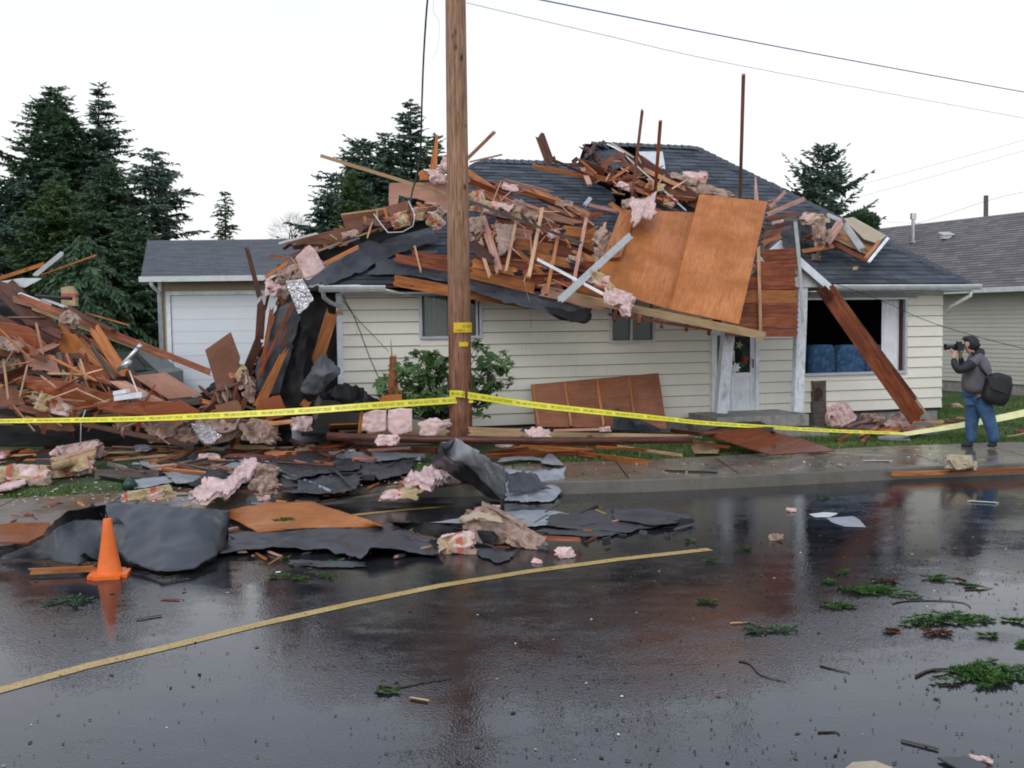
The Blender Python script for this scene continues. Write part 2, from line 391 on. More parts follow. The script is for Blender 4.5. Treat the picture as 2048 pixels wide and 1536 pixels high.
for i in range(len(kerbD)-1):
    z = Vector((0,0,1)); h0, h1 = kh(kerbD[i].x), kh(kerbD[i+1].x)
    P = [kerbD[i]-z*.05, kerbD[i+1]-z*.05, kinD[i+1]+z*(h1-.015), kinD[i]+z*(h0-.015), kin2[i+1]+z*h1, kin2[i]+z*h0, kbkD[i+1]+z*h1, kbkD[i]+z*h0]
    mb.add(P, [(0,1,2,3),(3,2,4,5),(5,4,6,7)])
for i in range(0):
    a, b_ = kerb[i], kerb[i+1]; c, d = k_in[i], k_in[i+1]; e, f = k_bk[i], k_bk[i+1]
    z = Vector((0,0,1))
    mb.add([a - z*.05, b_ - z*.05, d + z*.145, c + z*.145], [(0,1,2,3)])
    c2, d2 = off_line(kerb, .03)[i], off_line(kerb, .03)[i+1]
    mb.add([c + z*.145, d + z*.145, d2 + z*.16, c2 + z*.16], [(0,1,2,3)])
    mb.add([c2 + z*.16, d2 + z*.16, f + z*.16, e + z*.16], [(0,1,2,3)])
o = mb.build('kerb', M['kerb']); tag(o, kind='structure')
# sidewalk slabs with joints
def interp(line, x):
    for i in range(len(line)-1):
        if line[i].x <= x <= line[i+1].x:
            t = (x - line[i].x) / (line[i+1].x - line[i].x); return line[i].lerp(line[i+1], t)
    return line[-1] if x > line[-1].x else line[0]
mb = MB(); x = -9.0; kb2 = [Vector((p.x,p.y,kh(p.x)-.002)) for p in kbkD]
while x < 24:
    x1 = x + 1.5
    def slab(xa, xb):
        a = interp(kb2, xa); b_ = interp(kb2, xb); c = interp(back, xb); d = interp(back, xa)
        mb.add([Vector((a.x,a.y,a.z)), Vector((b_.x,b_.y,b_.z)), Vector((c.x,c.y,.158)), Vector((d.x,d.y,.158))], [(0,1,2,3)])
    slab(x + .008, x1 - .008); x = x1
o = mb.build('sidewalk', M['walk']); tag(o, kind='structure')
lawn_pts = [p + Vector((0, -.3, -.04)) for p in back] + [Vector((60, back[-1].y+20, .12)), Vector((60, 120, .12)), Vector((-60, 120, .12)), Vector((-60, back[0].y, .12))]
lawn = poly_obj('lawn', [Vector((p.x, p.y, .13)) for p in lawn_pts], gm, 'structure')
def asline(pxs, wd, z=.004, extra=None):
    pts = [G(x, y, 0) for x, y in pxs]; L = off_line(pts, wd/2); Rr = off_line(pts, -wd/2); m = MB()
    for i in range(len(pts)-1):
        m.add([Rr[i]+Vector((0,0,z)), Rr[i+1]+Vector((0,0,z)), L[i+1]+Vector((0,0,z)), L[i]+Vector((0,0,z))], [(0,1,2,3)])
    return m
def paintmat():
    m, nt, b = newmat('worn yellow road paint'); v = coords(nt, (1,1,1), 'Object', False)
    f = tex(nt, v, 45, 5, .85); g = tex(nt, v, 3, 5, .7)
    c = ramp(nt, g, [(.3, (.44,.27,.06)), (.7, (.58,.42,.14))])
    c = mix(nt, c, (.05,.045,.04), ramp(nt, f, [(.50, 0.0), (.66, .95)]))
    nt.links.new(c, b.inputs['Base Color']); b.inputs['Roughness'].default_value = .35; bump(nt, b, f, .5, .004); return m
M['paint'] = paintmat()
o = asline([(-300,1462),(0,1381),(170,1334),(350,1291),(520,1249),(700,1209),(880,1172),(1060,1143),(1240,1119),(1420,1099)], .115).build('yellow_line', M['paint']); tag(o, kind='structure')
o = asline([(560,1049),(712,1030),(800,1021),(905,1012)], .10).build('yellow_line', M['paint']); tag(o, kind='structure')
# ------------------------------------------------------------------ grass blades (stuff)
def bladesmesh(name, n, region, hmin, hmax, mat, seed=1, zf=.13, dens=None):
    r = random.Random(seed); vs = []; fs = []
    tries = 0
    while len(fs) < n and tries < n * 8:
        tries += 1
        x = r.uniform(*region[0]); kb = interp(back, x); y = kb.y + r.uniform(*region[1])
        nv = noise.noise(Vector((x*1.1, y*1.1, seed)))
        if nv < dens: continue
        h = r.uniform(hmin, hmax) * (1 + nv); a = r.uniform(0, 6.28); wd = .012
        dx, dy = math.cos(a)*wd, math.sin(a)*wd; lx, ly = r.uniform(-.04,.04), r.uniform(-.04,.04)
        b = len(vs); vs += [(x-dx, y-dy, zf-.01), (x+dx, y+dy, zf-.01), (x+lx, y+ly, zf+h)]; fs.append((b, b+1, b+2))
    o = mobj(name, vs, fs, mat); return o
mg, ntg, bg_ = newmat('grass blades'); gg = tex(ntg, coords(ntg, (1,1,1), 'Object', False), .9, 6, .7)
gc = ramp(ntg, gg, [(.3, (.045,.085,.018)), (.5, (.085,.155,.032)), (.72, (.15,.19,.055))]); ntg.links.new(gc, bg_.inputs['Base Color']); bg_.inputs['Roughness'].default_value = .6
o = bladesmesh('grass', 60000, ((1.2, 11), (.0, 3.4)), .02, .055, mg, 3, dens=-.35); tag(o, 'short green lawn grass between the sidewalk and the cream house', 'grass', kind='stuff')
o = bladesmesh('moss_grass', 16000, ((-6.8, 1.2), (.0, 1.2)), .01, .04, mg, 5, dens=.05); tag(o, 'patchy moss and grass along the back of the sidewalk', 'grass', kind='stuff')
o = bladesmesh('side_lawn', 16000, ((8.5, 14), (3.4, 9)), .03, .07, mg, 9, dens=-.6); tag(o, 'green lawn between the cream house and the beige house', 'grass', kind='stuff')
# ------------------------------------------------------------------ the cream house
HL = 11.80
u_pts = {}
house = empty('house', hp(HL/2, 0, .1), 'cream lap-sided house with its dark shingle roof torn open', 'house')
win1 = (*uz(838, 590), *uz(962, 673)); win2 = (*uz(1219, 600), *uz(1307, 682)); pic = (*uz(1600, 596), *uz(1812, 745))
door = (*uz(1424, 655), *uz(1512, 806))
ops = [(w_[0], w_[2], w_[3], w_[1]) for w_ in (win1, win2, pic)] + [(door[0], door[2], .40, door[1] + .18)]
ops = [(a, b_, c, min(d, 2.68)) for a, b_, c, d in ops]
mb = MB(); z = .40; EX = .2032
while z < 2.74:
    z1 = min(z + EX, 2.75)
    cuts = sorted((a, b_) for a, b_, c, d in ops if c < z1 - .02 and d > z + .02)
    cur = -.02; segs = []
    for a, b_ in cuts: segs.append((cur, a)); cur = b_
    segs.append((cur, HL + .02))
    for a, b_ in segs:
        if b_ - a < .03: continue
        # partial height where an opening starts or ends inside a course
        zg = z + .010
        mb.add([hp(a,-.042,zg), hp(b_,-.042,zg), hp(b_,-.016,z1), hp(a,-.016,z1), hp(a,0,zg), hp(b_,0,zg), hp(b_,0,z1), hp(a,0,z1)],
               [(0,1,2,3),(0,4,5,1),(1,5,6,2),(0,3,7,4)])
    for a, b_, c, d in ops:
        for q0, q1 in ((z, min(c, z1)), (max(d, z), z1)):
            if c < z1 - .02 and d > z + .02 and q1 - q0 > .004:
                f0 = -.035 + .019*(q0-z)/EX; f1 = -.035 + .019*(q1-z)/EX
                mb.add([hp(a,f0,q0), hp(b_,f0,q0), hp(b_,f1,q1), hp(a,f1,q1), hp(a,0,q0), hp(b_,0,q0), hp(b_,0,q1), hp(a,0,q1)], [(0,1,2,3),(0,4,5,1),(3,2,6,7)])
    z += EX
fw = mb.build('front_wall', M['siding'], house)
mb = MB()   # right end wall, lapped
z = .40
while z < 2.74:
    z1 = min(z + EX, 2.75)
    mb.add([hp(HL+.035,-.03,z), hp(HL+.035,7.8,z), hp(HL+.016,7.8,z1), hp(HL+.016,-.03,z1), hp(HL,0,z), hp(HL,7.8,z)], [(0,1,2,3),(0,4,5,1)]); z += EX
mb.build('end_wall', M['siding'], house)
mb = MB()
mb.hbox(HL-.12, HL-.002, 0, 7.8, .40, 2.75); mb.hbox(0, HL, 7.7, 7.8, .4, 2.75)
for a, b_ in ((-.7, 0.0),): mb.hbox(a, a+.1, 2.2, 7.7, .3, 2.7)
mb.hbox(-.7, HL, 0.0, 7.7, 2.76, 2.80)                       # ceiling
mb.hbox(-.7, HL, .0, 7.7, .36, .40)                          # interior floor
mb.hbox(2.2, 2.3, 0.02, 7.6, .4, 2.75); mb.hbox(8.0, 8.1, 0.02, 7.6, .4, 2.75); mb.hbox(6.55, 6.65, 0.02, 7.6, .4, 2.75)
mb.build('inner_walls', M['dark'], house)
mb = MB(); mb.hbox(0, 9.35, .03, .16, .05, .39); mb.hbox(9.62, HL-.03, .03, .16, .05, .39); mb.hbox(9.35, 9.62, .03, .16, .05, .12); mb.hbox(HL-.16, HL-.02, .16, 7.7, .05, .39)
mb.build('foundation', M['concrete'], house)
mb = MB(); mb.hbox(-.09, .0, -.05, .03, .36, 2.72); mb.build('corner_board', M['white'], house)
mb = MB(); mb.hbox(0, HL, -.40, .0, 2.70, 2.72); mb.hbox(HL, HL+.38, -.40, 7.8, 2.70, 2.72); mb.build('soffit', M['trim'], house)
# roof
UL = (W(640, 566, .45) - A0).dot(U); UR = (W(1946, 566, .45) - A0).dot(U)
def roofpanel(name, boundsL, boundsR, z0, slope, nrow, exp_h, mat, parent, vend=None, zoff=0.0, skip=None, topf=None):
    """stepped courses; boundsL/R give u limits at v"""
    sl = math.sqrt(1 + slope*slope); n = Vector((V*(-slope) + Vector((0,0,1)))).normalized()
    vs = []; fs = []; uvs = []
    for i in range(nrow):
        v0 = EV + i*exp_h/sl; v1 = v0 + exp_h/sl*1.12
        uL0, uR0 = boundsL(v0), boundsR(v0); uL1, uR1 = boundsL(v1), boundsR(v1)
        if uR0 - uL0 < .05: continue
        nseg = max(1, int((uR0-uL0)/.33)); 
        for s_ in range(nseg):
            if rnd.random() < 0.0: continue
            t0, t1 = s_/nseg, (s_+1)/nseg
            lift = .007 + (.006 if rnd.random() < .4 else 0) ; db = rnd.uniform(-.004,.004)
            P = lambda t, top, l: (hp((uL1+(uR1-uL1)*t) if top else (uL0+(uR0-uL0)*t), (v1 if top else v0+db), z0 + slope*((v1 if top else v0+db)-EV) + zoff) + n*l)
            b = len(vs)
            q = [P(t0,0,lift), P(t1,0,lift), P(t1,1,.002), P(t0,1,.002), P(t0,0,0), P(t1,0,0)]
            vs += q; fs += [(b,b+1,b+2,b+3), (b+4,b+5,b+1,b)]
            su, sv = rnd.uniform(0,30), rnd.uniform(0,30)
            ub = [(t0*(uR0-uL0)+uL0, i*.14), (t1*(uR0-uL0)+uL0, i*.14), (t1*(uR0-uL0)+uL0, i*.14+.139), (t0*(uR0-uL0)+uL0, i*.14+.139)]
            uvs += ub + [ub[0], ub[1], ub[1], ub[0]]
    me = bpy.data.meshes.new(name); me.from_pydata([tuple(x) for x in vs], [], fs); me.materials.append(mat)
    ul = me.uv_layers.new(name='UVMap'); ul.data.foreach_set('uv', [c for q in uvs for c in q])
    o = link(bpy.data.objects.new(name, me)); o.parent = parent; o.matrix_parent_inverse = parent.matrix_world.inverted(); return o
SPAN = 3.95; RZ = EZ + RS*SPAN
SLL = .69                                    # sagged left half has a lower ridge
uM = 5.3
def jag(v, s): return .16*noise.noise(Vector((v*2.3, s, 0))) + .09*noise.noise(Vector((v*7, s, 3)))
nrows = int(SPAN*math.sqrt(1+RS*RS)/.14)
right_roof = roofpanel('roof', lambda v: 5.9 + max(0, (v-1.2))*.55 + jag(v,1)*2 if v < 3.2 else 5.9+1.1-(v-3.2)*2.4+jag(v,2), lambda v: UR - (v-EV), EZ, RS, nrows, .14, M['shingle'], house)
left_roof = roofpanel('roof', lambda v: UL + (v-EV)*.93 + jag(v,5), lambda v: 5.9 + jag(v,6)+ (.0 if v < 1.5 else -(v-1.5)*.25), EZ, SLL, int(SPAN*math.sqrt(1+SLL*SLL)/.14), .14, M['shingle'], house)
# deck boards under the shingles, rear slope, end slope
mb = MB()
def deck(uL, uR, slope, uLt, uRt, dz=-.02):
    a = [hp(uL, EV, EZ+dz), hp(uR, EV, EZ+dz), hp(uRt, EV+SPAN, EZ+slope*SPAN+dz), hp(uLt, EV+SPAN, EZ+slope*SPAN+dz)]
    b = [p - Vector((0,0,.03)) for p in a]
    mb.add(a + b, [(0,1,2,3),(7,6,5,4),(0,4,5,1),(1,5,6,2),(2,6,7,3),(3,7,4,0)])
deck(6.2, UR-.02, RS, 8.0, UR-SPAN)
deck(UL+.1, 6.1, SLL, UL+SPAN*.95, 5.0, -.025)
mb.build('roof_deck', M['brown'], house)
mb = MB(); mb.add([hp(UR,EV,EZ), hp(UR,EV+2*SPAN,EZ), hp(UR-SPAN,EV+SPAN,RZ)], [(0,1,2)])
mb.add([hp(5.6,EV+SPAN+.02,RZ-.02), hp(UR-SPAN,EV+SPAN+.02,RZ-.02), hp(UR,EV+2*SPAN,EZ), hp(5.6,EV+2*SPAN,EZ)], [(3,2,1,0)])
mb.add([hp(UL+SPAN,EV+SPAN,EZ+SLL*SPAN-.02), hp(5.6,EV+SPAN,EZ+SLL*SPAN-.02), hp(5.6,EV+2*SPAN,EZ), hp(UL,EV+2*SPAN,EZ)], [(3,2,1,0)])
mb.add([hp(UL+.4,EV,EZ-.04), hp(UL+SPAN,EV+SPAN,EZ+SLL*SPAN-.03), hp(UL,EV+2*SPAN,EZ)], [(0,1,2)])
mb.build('rear_roof', M['felt'], house)
# ridge and hip caps
mb = MB()
def caps(a, b_, step=.16, wd=.15):
    d = (b_-a); n = int(d.length/step); x = d.normalized(); side = x.cross(Vector((0,0,1))).normalized()
    for i in range(n):
        p = a + x*step*i; l = .022 + (.006 if i % 2 else 0)
        q = p + x*step*1.25
        m_ = Vector((0,0,1))
        mb.add([p+side*wd-m_*(wd*.62)+m_*l, p+m_*(l+.012), p-side*wd-m_*(wd*.62)+m_*l, q+side*wd-m_*(wd*.62)+m_*.004, q+m_*.012, q-side*wd-m_*(wd*.62)+m_*.004,
                p+side*wd-m_*(wd*.62), p, p-side*wd-m_*(wd*.62)],
               [(0,1,4,3),(1,2,5,4),(6,7,1,0),(7,8,2,1)])
caps(hp(5.75,EV+SPAN,RZ), hp(UR-SPAN,EV+SPAN,RZ)); mb.build('ridge_cap', M['felt'], house); mb = MB()
caps(hp(UR,EV,EZ), hp(UR-SPAN,EV+SPAN,RZ)); mb.build('hip_cap', M['felt'], house); mb = MB()
caps(hp(UL+SPAN*.95,EV+SPAN,EZ+SLL*SPAN), hp(5.0,EV+SPAN,EZ+SLL*SPAN))
cp = mb.build('ridge_cap', M['felt'], house)
# gutters
mb = MB()
def gutter(ua, ub, sag=0.0):
    n = 12
    for i in range(n):
        a = ua+(ub-ua)*i/n; b_ = ua+(ub-ua)*(i+1)/n
        za = EZ-.02 - sag*math.sin(math.pi*i/n); zb = EZ-.02 - sag*math.sin(math.pi*(i+1)/n)
        pr = [(-.11,0),(-.12,-.02),(-.105,-.06),(-.07,-.105),(0,-.105),(0,0)]
        vs = [hp(a, EV+p, za+q) for p, q in pr] + [hp(b_, EV+p, zb+q) for p, q in pr]
        mb.add(vs, [(j, j+1, j+7, j+6) for j in range(5)])
gutter((W(1662,568,.5)-A0).dot(U), UR+.12)
mb.build('gutter', M['trim'], house)
mb = MB(); gutter(UL-.02, (W(770,580,.5)-A0).dot(U), .0); mb.build('gutter', M['trim'], house)
mb = MB(); mb.tube([W(657,573,.47), W(716,572,.5), W(760,578,.5), W(822,590,.3)], .022, 8)
mb.build('bent_gutter_strip', M['white'], house, True)
mb = MB(); mb.tube([W(646,580,.3), W(648,595,.28), W(662,606,.15), W(681,613,.06), W(681,628,.06)], .038, 10); mb.build('downspout', M['trim'], house, True)
mb = MB(); e = hp(HL+.22, -.3, 0); mb.tube([hp(HL+.32,-.45,2.72), hp(HL+.32,-.45,2.62), hp(HL+.12,-.15,2.42), hp(HL+.09,-.08,2.3)], .04, 8); mb.build('downspout', M['trim'], house, True)
# windows
def window(name, x0, y0, x1, y1, fm, gm_, fw_=.045, mull=None, parent=house):
    u0, zt = uz(x0, y0); u1, zb = uz(x1, y1)
    f = MB(); 
    f.hbox(u0-fw_, u0, -.06, .02, zb-fw_, zt+fw_); f.hbox(u1, u1+fw_, -.06, .02, zb-fw_, zt+fw_)
    f.hbox(u0, u1, -.058, .02, zt, zt+fw_); f.hbox(u0, u1, -.07, .02, zb-fw_, zb)
    if mull: 
        for q in mull:
            um, _ = uz(q, y0); f.hbox(um-.018, um+.018, -.045, .01, zb, zt)
    fo = f.build(name, fm, parent)
    if gm_:
        g = MB(); g.hbox(u0, u1, .0, .006, zb, zt); g.build('pane', gm_, fo)
    return u0, u1, zb, zt, fo
M['doorwhite'] = plain('clean white door', (.74,.76,.80), .4, var=.03, nscale=1.5)
M['alu'] = plain('aluminium window frame', (.52,.54,.60), .4, metal=.3, bmp=0)
def glassm():
    m, nt, b = newmat('thin window glass'); nt.nodes.remove(b)
    t = N(nt, 'ShaderNodeBsdfTransparent'); t.inputs[0].default_value = (.80,.83,.82,1); g = N(nt, 'ShaderNodeBsdfGlossy'); g.inputs['Roughness'].default_value = .03
    lw = N(nt, 'ShaderNodeFresnel'); lw.inputs[0].default_value = 1.45; mx = N(nt, 'ShaderNodeMixShader')
    nt.links.new(lw.outputs[0], mx.inputs[0]); nt.links.new(t.outputs[0], mx.inputs[1]); nt.links.new(g.outputs[0], mx.inputs[2])
    nt.links.new(mx.outputs[0], nt.nodes['Material Output'].inputs[0]); return m
M['glass'] = glassm()
M['curtain'] = plain('grey white pleated curtain', (.80,.81,.84), .8, var=.08)
M['curtaingrey'] = plain('grey pleated curtain', (.52,.52,.50), .85, var=.1)
def curtain(x0, y0, x1, y1, v, mat, label, sp=.09):
    u0, zt = uz(x0, y0, -v); u1, zb = uz(x1, y1, -v); n = int((u1-u0)/sp*8); vs = []; fs = []
    for i in range(n+1):
        u = u0+(u1-u0)*i/n; dv = .02*math.sin(2*math.pi*(u-u0)/sp)
        vs += [hp(u, v+dv, zb), hp(u, v+dv, zt)]
    fs = [(2*i, 2*i+2, 2*i+3, 2*i+1) for i in range(n)]
    vs2 = [p + V*.004 for p in vs]; k = len(vs)
    o = mobj('curtain', vs + vs2, fs + [tuple(j+k for j in f[::-1]) for f in fs], mat, smooth=True); tag(o, label, 'curtain'); return o
window('window', 842, 592, 958, 671, M['alu'], M['glass'], mull=[898, 952])
curtain(842, 588, 900, 674, .07, M['curtaingrey'], 'grey pleated curtain in the small window beside the utility pole')
curtain(926, 588, 953, 674, .06, M['curtain'], 'pale curtain at the right edge of the small window')
window('window', 1222, 602, 1304, 680, M['trim'], M['glass'], mull=[1261])
pu0, pu1, pz0, pz1, pf = window('picture_window', 1602, 600, 1806, 741, M['alu'], None, .05)
mb = MB(); mb.hbox(pu1-.03, pu1-.003, .02, .10, pz0, pz1); mb.build('jamb', M['brown'], pf)
curtain(1764, 594, 1806, 744, .12, M['curtain'], 'white pleated curtain at the right of the picture window', .06)
mb = MB(); a = uz(1612, 577)[0]; b_ = uz(1830, 590)[0]
mb.add([hp(a,-.30,pz1+.20), hp(b_,-.30,pz1+.16), hp(b_,-.05,pz1+.03), hp(a,-.05,pz1+.03), hp(a,-.05,pz1+.28), hp(b_,-.05,pz1+.22)], [(0,1,2,3),(0,4,5,1),(1,5,2),(0,3,4)])
mb.build('awning_board', M['greypaint'], house)
# sofa behind the glass
sofa_m, snt, sb = newmat('blue floral upholstery'); sv = coords(snt); c1 = ramp(snt, tex(snt, sv, 7, 6, .8, 1.2), [(.32, (.010,.03,.065)), (.5, (.03,.085,.17)), (.62, (.07,.16,.27)), (.74, (.16,.13,.19))])
snt.links.new(c1, sb.inputs['Base Color']); sb.inputs['Roughness'].default_value = .9
sofa = empty('sofa', hp(9.3, .6, .4), 'blue floral sofa seen through the picture window', 'sofa')
def cushion(u0, u1, v0, v1, z0, z1, name, parent, mat, puff=.05):
    bm = bmesh.new(); bmesh.ops.create_cube(bm, size=1); bmesh.ops.subdivide_edges(bm, edges=bm.edges[:], cuts=6, use_grid_fill=True)
    for v_ in bm.verts:
        c = v_.co.copy(); s_ = Vector((u1-u0, v1-v0, z1-z0)); l = Vector((c.x*2, c.y*2, c.z*2))
        r_ = 1 - .10*(abs(l.x)**6*abs(l.z)**6) ; fx = math.sqrt(max(0, 1-abs(l.x)**4))*puff; 
        q = Vector(((u0+u1)/2 + c.x*s_.x*r_, (v0+v1)/2 + c.y*s_.y - (fx if c.y < 0 else 0), (z0+z1)/2 + c.z*s_.z*r_ + (fx*.8 if c.z > 0 else 0)))
        v_.co = hp(q.x, q.y, q.z)
    me = bpy.data.meshes.new(name); bm.to_mesh(me); bm.free(); me.materials.append(mat)
    me.polygons.foreach_set('use_smooth', [True]*len(me.polygons))
    o = link(bpy.data.objects.new(name, me)); o.parent = parent; o.matrix_parent_inverse = parent.matrix_world.inverted(); return o
for x0, x1 in ((1612, 1668), (1669, 1727), (1728, 1790)):
    a = uz(x0, 700, -.3)[0]; b_ = uz(x1, 700, -.3)[0]; zt = uz(x0, 694, -.3)[1]
    cushion(a, b_-.02, .22, .42, .55, zt, 'back_cushion', sofa, sofa_m)
cushion(uz(1600,700,-.3)[0], uz(1795,700,-.3)[0], .45, 1.35, .42, .85, 'seat', sofa, sofa_m, .02)
# door with frame, storm window
du0, dzt = uz(1430, 660); du1, _ = uz(1508, 660); dzb = .50
mb = MB(); mb.hbox(du0-.10, du0, -.07, .05, .42, dzt+.12); mb.hbox(du1, du1+.07, -.07, .05, .42, dzt+.12); mb.hbox(du0, du1, -.066, .05, dzt, dzt+.12)
mb.hbox(du0-.0, uz(1461,660)[0]-.02, -.05, .02, .42, dzt)
dfr = mb.build('door_frame', M['white'], house)
ds0 = uz(1461, 660)[0]
mb = MB(); zi = uz(1461, 750)[1]
mb.hbox(ds0, ds0+.07, -.03, .01, .46, dzt); mb.hbox(du1-.09, du1, -.03, .01, .46, dzt); mb.hbox(ds0+.07, du1-.09, -.028, .01, .46, .56)
mb.hbox(ds0+.07, du1-.09, -.028, .01, zi-.04, zi+.04); mb.hbox(ds0+.07, du1-.09, -.012, .005, .56, zi-.04); mb.hbox(ds0+.07, du1-.09, -.028, .01, dzt-.07, dzt)
dd = mb.build('door', M['white'], house)
mb = MB(); mb.hbox(ds0+.07, du1-.09, .0, .006, zi+.04, dzt-.07); mb.build('pane', M['glassdark'], dd)
mb = MB(); mb.tube([hp(du1-.06,-.03,1.45), hp(du1-.06,-.075,1.45), hp(du1-.06,-.075,1.30)], .012); mb.build('handle', M['black'], dd)
mb = MB(); mb.hbox(du0+.02, du0+.10, -.055, -.048, 1.2, dzt-.1); mb.build('sidelight', M['glassdark'], dfr)
# porch
pw0 = (W(1434, 828, 1.15)-A0).dot(U); pw1 = (W(1618, 828, 1.15)-A0).dot(U)
porch = MB(); porch.hbox(uz(1398,820)[0], pw0-.002, -.95, .0, .1, .46); porch.hbox(pw0, pw1, -1.15, -.005, .30, .50); porch.hbox(pw0+.06, pw1-.05, -1.08, -.01, .1, .296)
porch.hbox(pw0+.75, pw1+.15, -1.55, -1.16, .1, .27)
po = porch.build('porch', M['concrete'], house)
def post(xb, yb, xt, yt, wd, off):
    m = MB(); a = W(xb, yb, off); b_ = W(xt, yt, off); m.bar(a, b_, wd, wd*.7, -V); return m.build('porch_post', M['postpaint'], house)
M['postpaint'] = plain('peeling white post paint', (.70,.72,.76), .5, nscale=14, dirt=(.10,.09,.08), dirtamt=1.0)
post(1441, 826, 1458, 640, .20, 1.0); post(1594, 822, 1604, 540, .185, 1.0)
# small porch gable
gp = [(W(1557,480,1.15)), (W(1664,574,1.15)), (W(1450,574,1.15))]
g0 = gp[0]; zg = g0.z; ug = (g0-A0).dot(U); ur = (gp[1]-A0).dot(U); zr = gp[1].z; ul2 = ug-(ur-ug)
mb = MB(); 
for (ua, za, ub, zb2) in ((ug, zg, ur, zr), (ul2, zr, ug, zg)):
    mb.add([hp(ua,-1.2,za), hp(ub,-1.2,zb2), hp(ub,1.6,zb2), hp(ua,1.6,za), hp(ua,-1.2,za-.05), hp(ub,-1.2,zb2-.05), hp(ub,1.6,zb2-.05), hp(ua,1.6,za-.05)], [(0,1,2,3),(7,6,5,4),(0,4,5,1),(1,5,6,2),(3,2,6,7),(0,3,7,4)])
mb.build('porch_roof', M['felt'], house)
mb = MB()
for (ua, za, ub, zb2) in ((ug, zg, ur, zr), (ul2, zr, ug, zg)):
    mb.add([hp(ua,-1.24,za-.01), hp(ub,-1.24,zb2-.01), hp(ub,-1.24,zb2-.17), hp(ua,-1.24,za-.17), hp(ua,-1.2,za-.01), hp(ub,-1.2,zb2-.01), hp(ub,-1.2,zb2-.17), hp(ua,-1.2,za-.17)], [(3,2,1,0),(0,1,5,4),(7,6,2,3),(1,2,6,5)])
mb.build('rake_board', M['white'], house)
mb = MB(); mb.add([hp(ul2+.15,-1.1,zr), hp(ur-.15,-1.1,zr), hp(ug,-1.1,zg-.12)], [(0,1,2)]); mb.add([hp(ul2+.15,-1.1,zr-.0), hp(ur-.15,-1.1,zr-.0), hp(ur-.15,0,zr-.0), hp(ul2+.15,0,zr-.0)], [(3,2,1,0)])
mb.build('porch_gable', M['trim'], house)
# broken attic edge: grey panel and rim on the torn ridge
# wreath
wr = empty('wreath', W(1474, 712, .06), 'Christmas wreath with white poinsettia and red bow on the front door', 'wreath')
c = W(1474, 712, .08); lv = []; lf = []; rr_ = random.Random(4)
for i in range(520):
    a = rr_.uniform(0, 6.283); r_ = .17 + rr_.uniform(-.05,.05); p = c + U*math.cos(a)*r_ + Vector((0,0,1))*math.sin(a)*r_*1.15 - V*rr_.uniform(-.01,.05)
    d1 = Vector((rr_.uniform(-1,1), rr_.uniform(-1,0), rr_.uniform(-1,1))).normalized()*.05; d2 = d1.cross(Vector((0,1,0))).normalized()*.008
    b = len(lv); lv += [p-d2, p+d2, p+d1]; lf.append((b,b+1,b+2))
mobj('greenery', lv, lf, M['fir'], wr)
def petals(cx, cy, n, r_, mat, name, par):
    c = W(cx, cy, .14); vs = []; fs = []
    for i in range(n):
        a = 2*math.pi*i/n; d = U*math.cos(a)+Vector((0,0,1))*math.sin(a); s_ = d.cross(V); b = len(vs)
        vs += [c, c+d*r_*.5+s_*r_*.25-V*.02, c+d*r_-V*.0, c+d*r_*.5-s_*r_*.25-V*.02]; fs.append((b,b+1,b+2,b+3))
    return mobj(name, vs, fs, mat, par)
M['wpetal'] = plain('white petals', (.8,.8,.8), .6, bmp=0); M['rpetal'] = plain('red ribbon', (.35,.02,.02), .5, bmp=0); M['gold'] = plain('gold ribbon', (.45,.36,.2), .5, bmp=0)
petals(1471, 735, 7, .11, M['wpetal'], 'flower', wr); petals(1490, 718, 6, .08, M['rpetal'], 'bow', wr); petals(1478, 690, 5, .08, M['gold'], 'bow', wr)
# ------------------------------------------------------------------ garage at left
GD = 26.7
garage = empty('garage', DD(440, 800, GD), 'detached tan garage with white sectional door and grey shingle roof', 'garage')
def gx(px, d=GD): return DD(px, 600, d).x
def gz(px, py, d=GD): return DD(px, py, d).z
x0, x1 = gx(318), gx(318)+6.0; zt = gz(400, 558); dl, dr = gx(341), gx(341)+3.3; dz = gz(400, 590)
mb = MB(); B = mb.box
B((x0,GD,.1),(dl-x0,0,0),(0,.12,0),(0,0,zt-.1)); B((dr,GD,.1),(x1-dr,0,0),(0,.12,0),(0,0,zt-.1)); B((dl,GD,dz),(dr-dl,0,0),(0,.12,0),(0,0,zt-dz))
B((x0,GD+.12,.1),(.12,0,0),(0,5.9,0),(0,0,zt-.1)); B((x1-.12,GD+.12,.1),(.12,0,0),(0,5.9,0),(0,0,zt-.1)); B((x0,GD+6.02,.1),(x1-x0,0,0),(0,.12,0),(0,0,zt-.1))
xx = x0+.1
while xx < x1:
    if not (dl-.02 < xx < dr): B((xx,GD-.012,.12),(.02,0,0),(0,.011,0),(0,0,zt-.2))
    else: B((xx,GD-.012,dz+.1),(.02,0,0),(0,.011,0),(0,0,zt-dz-.12))
    xx += .2
mb.build('wall', M['garwall'], garage)
mb = MB(); n = 9
for i in range(n):
    h = (dz-.12)/n; B = mb.box; B((dl,GD+.02,.12+i*h+.006),(dr-dl,0,0),(0,.04,0),(0,0,h-.012)); 
    B((dl,GD+.035,.12+i*h-.006),(dr-dl,0,0),(0,.02,0),(0,0,.012))
mb.build('door', M['doorwhite'], garage)
mb = MB(); B = mb.box; B((dl-.12,GD-.03,.1),(.12,0,0),(0,.05,0),(0,0,dz)); B((dr,GD-.03,.1),(.12,0,0),(0,.05,0),(0,0,dz)); B((dl,GD-.028,dz),(dr-dl,0,0),(0,.05,0),(0,0,.1)); B((x0-.01,GD-.03,.1),(.1,0,0),(0,.03,0),(0,0,zt-.12))
mb.build('door_trim', M['white'], garage)
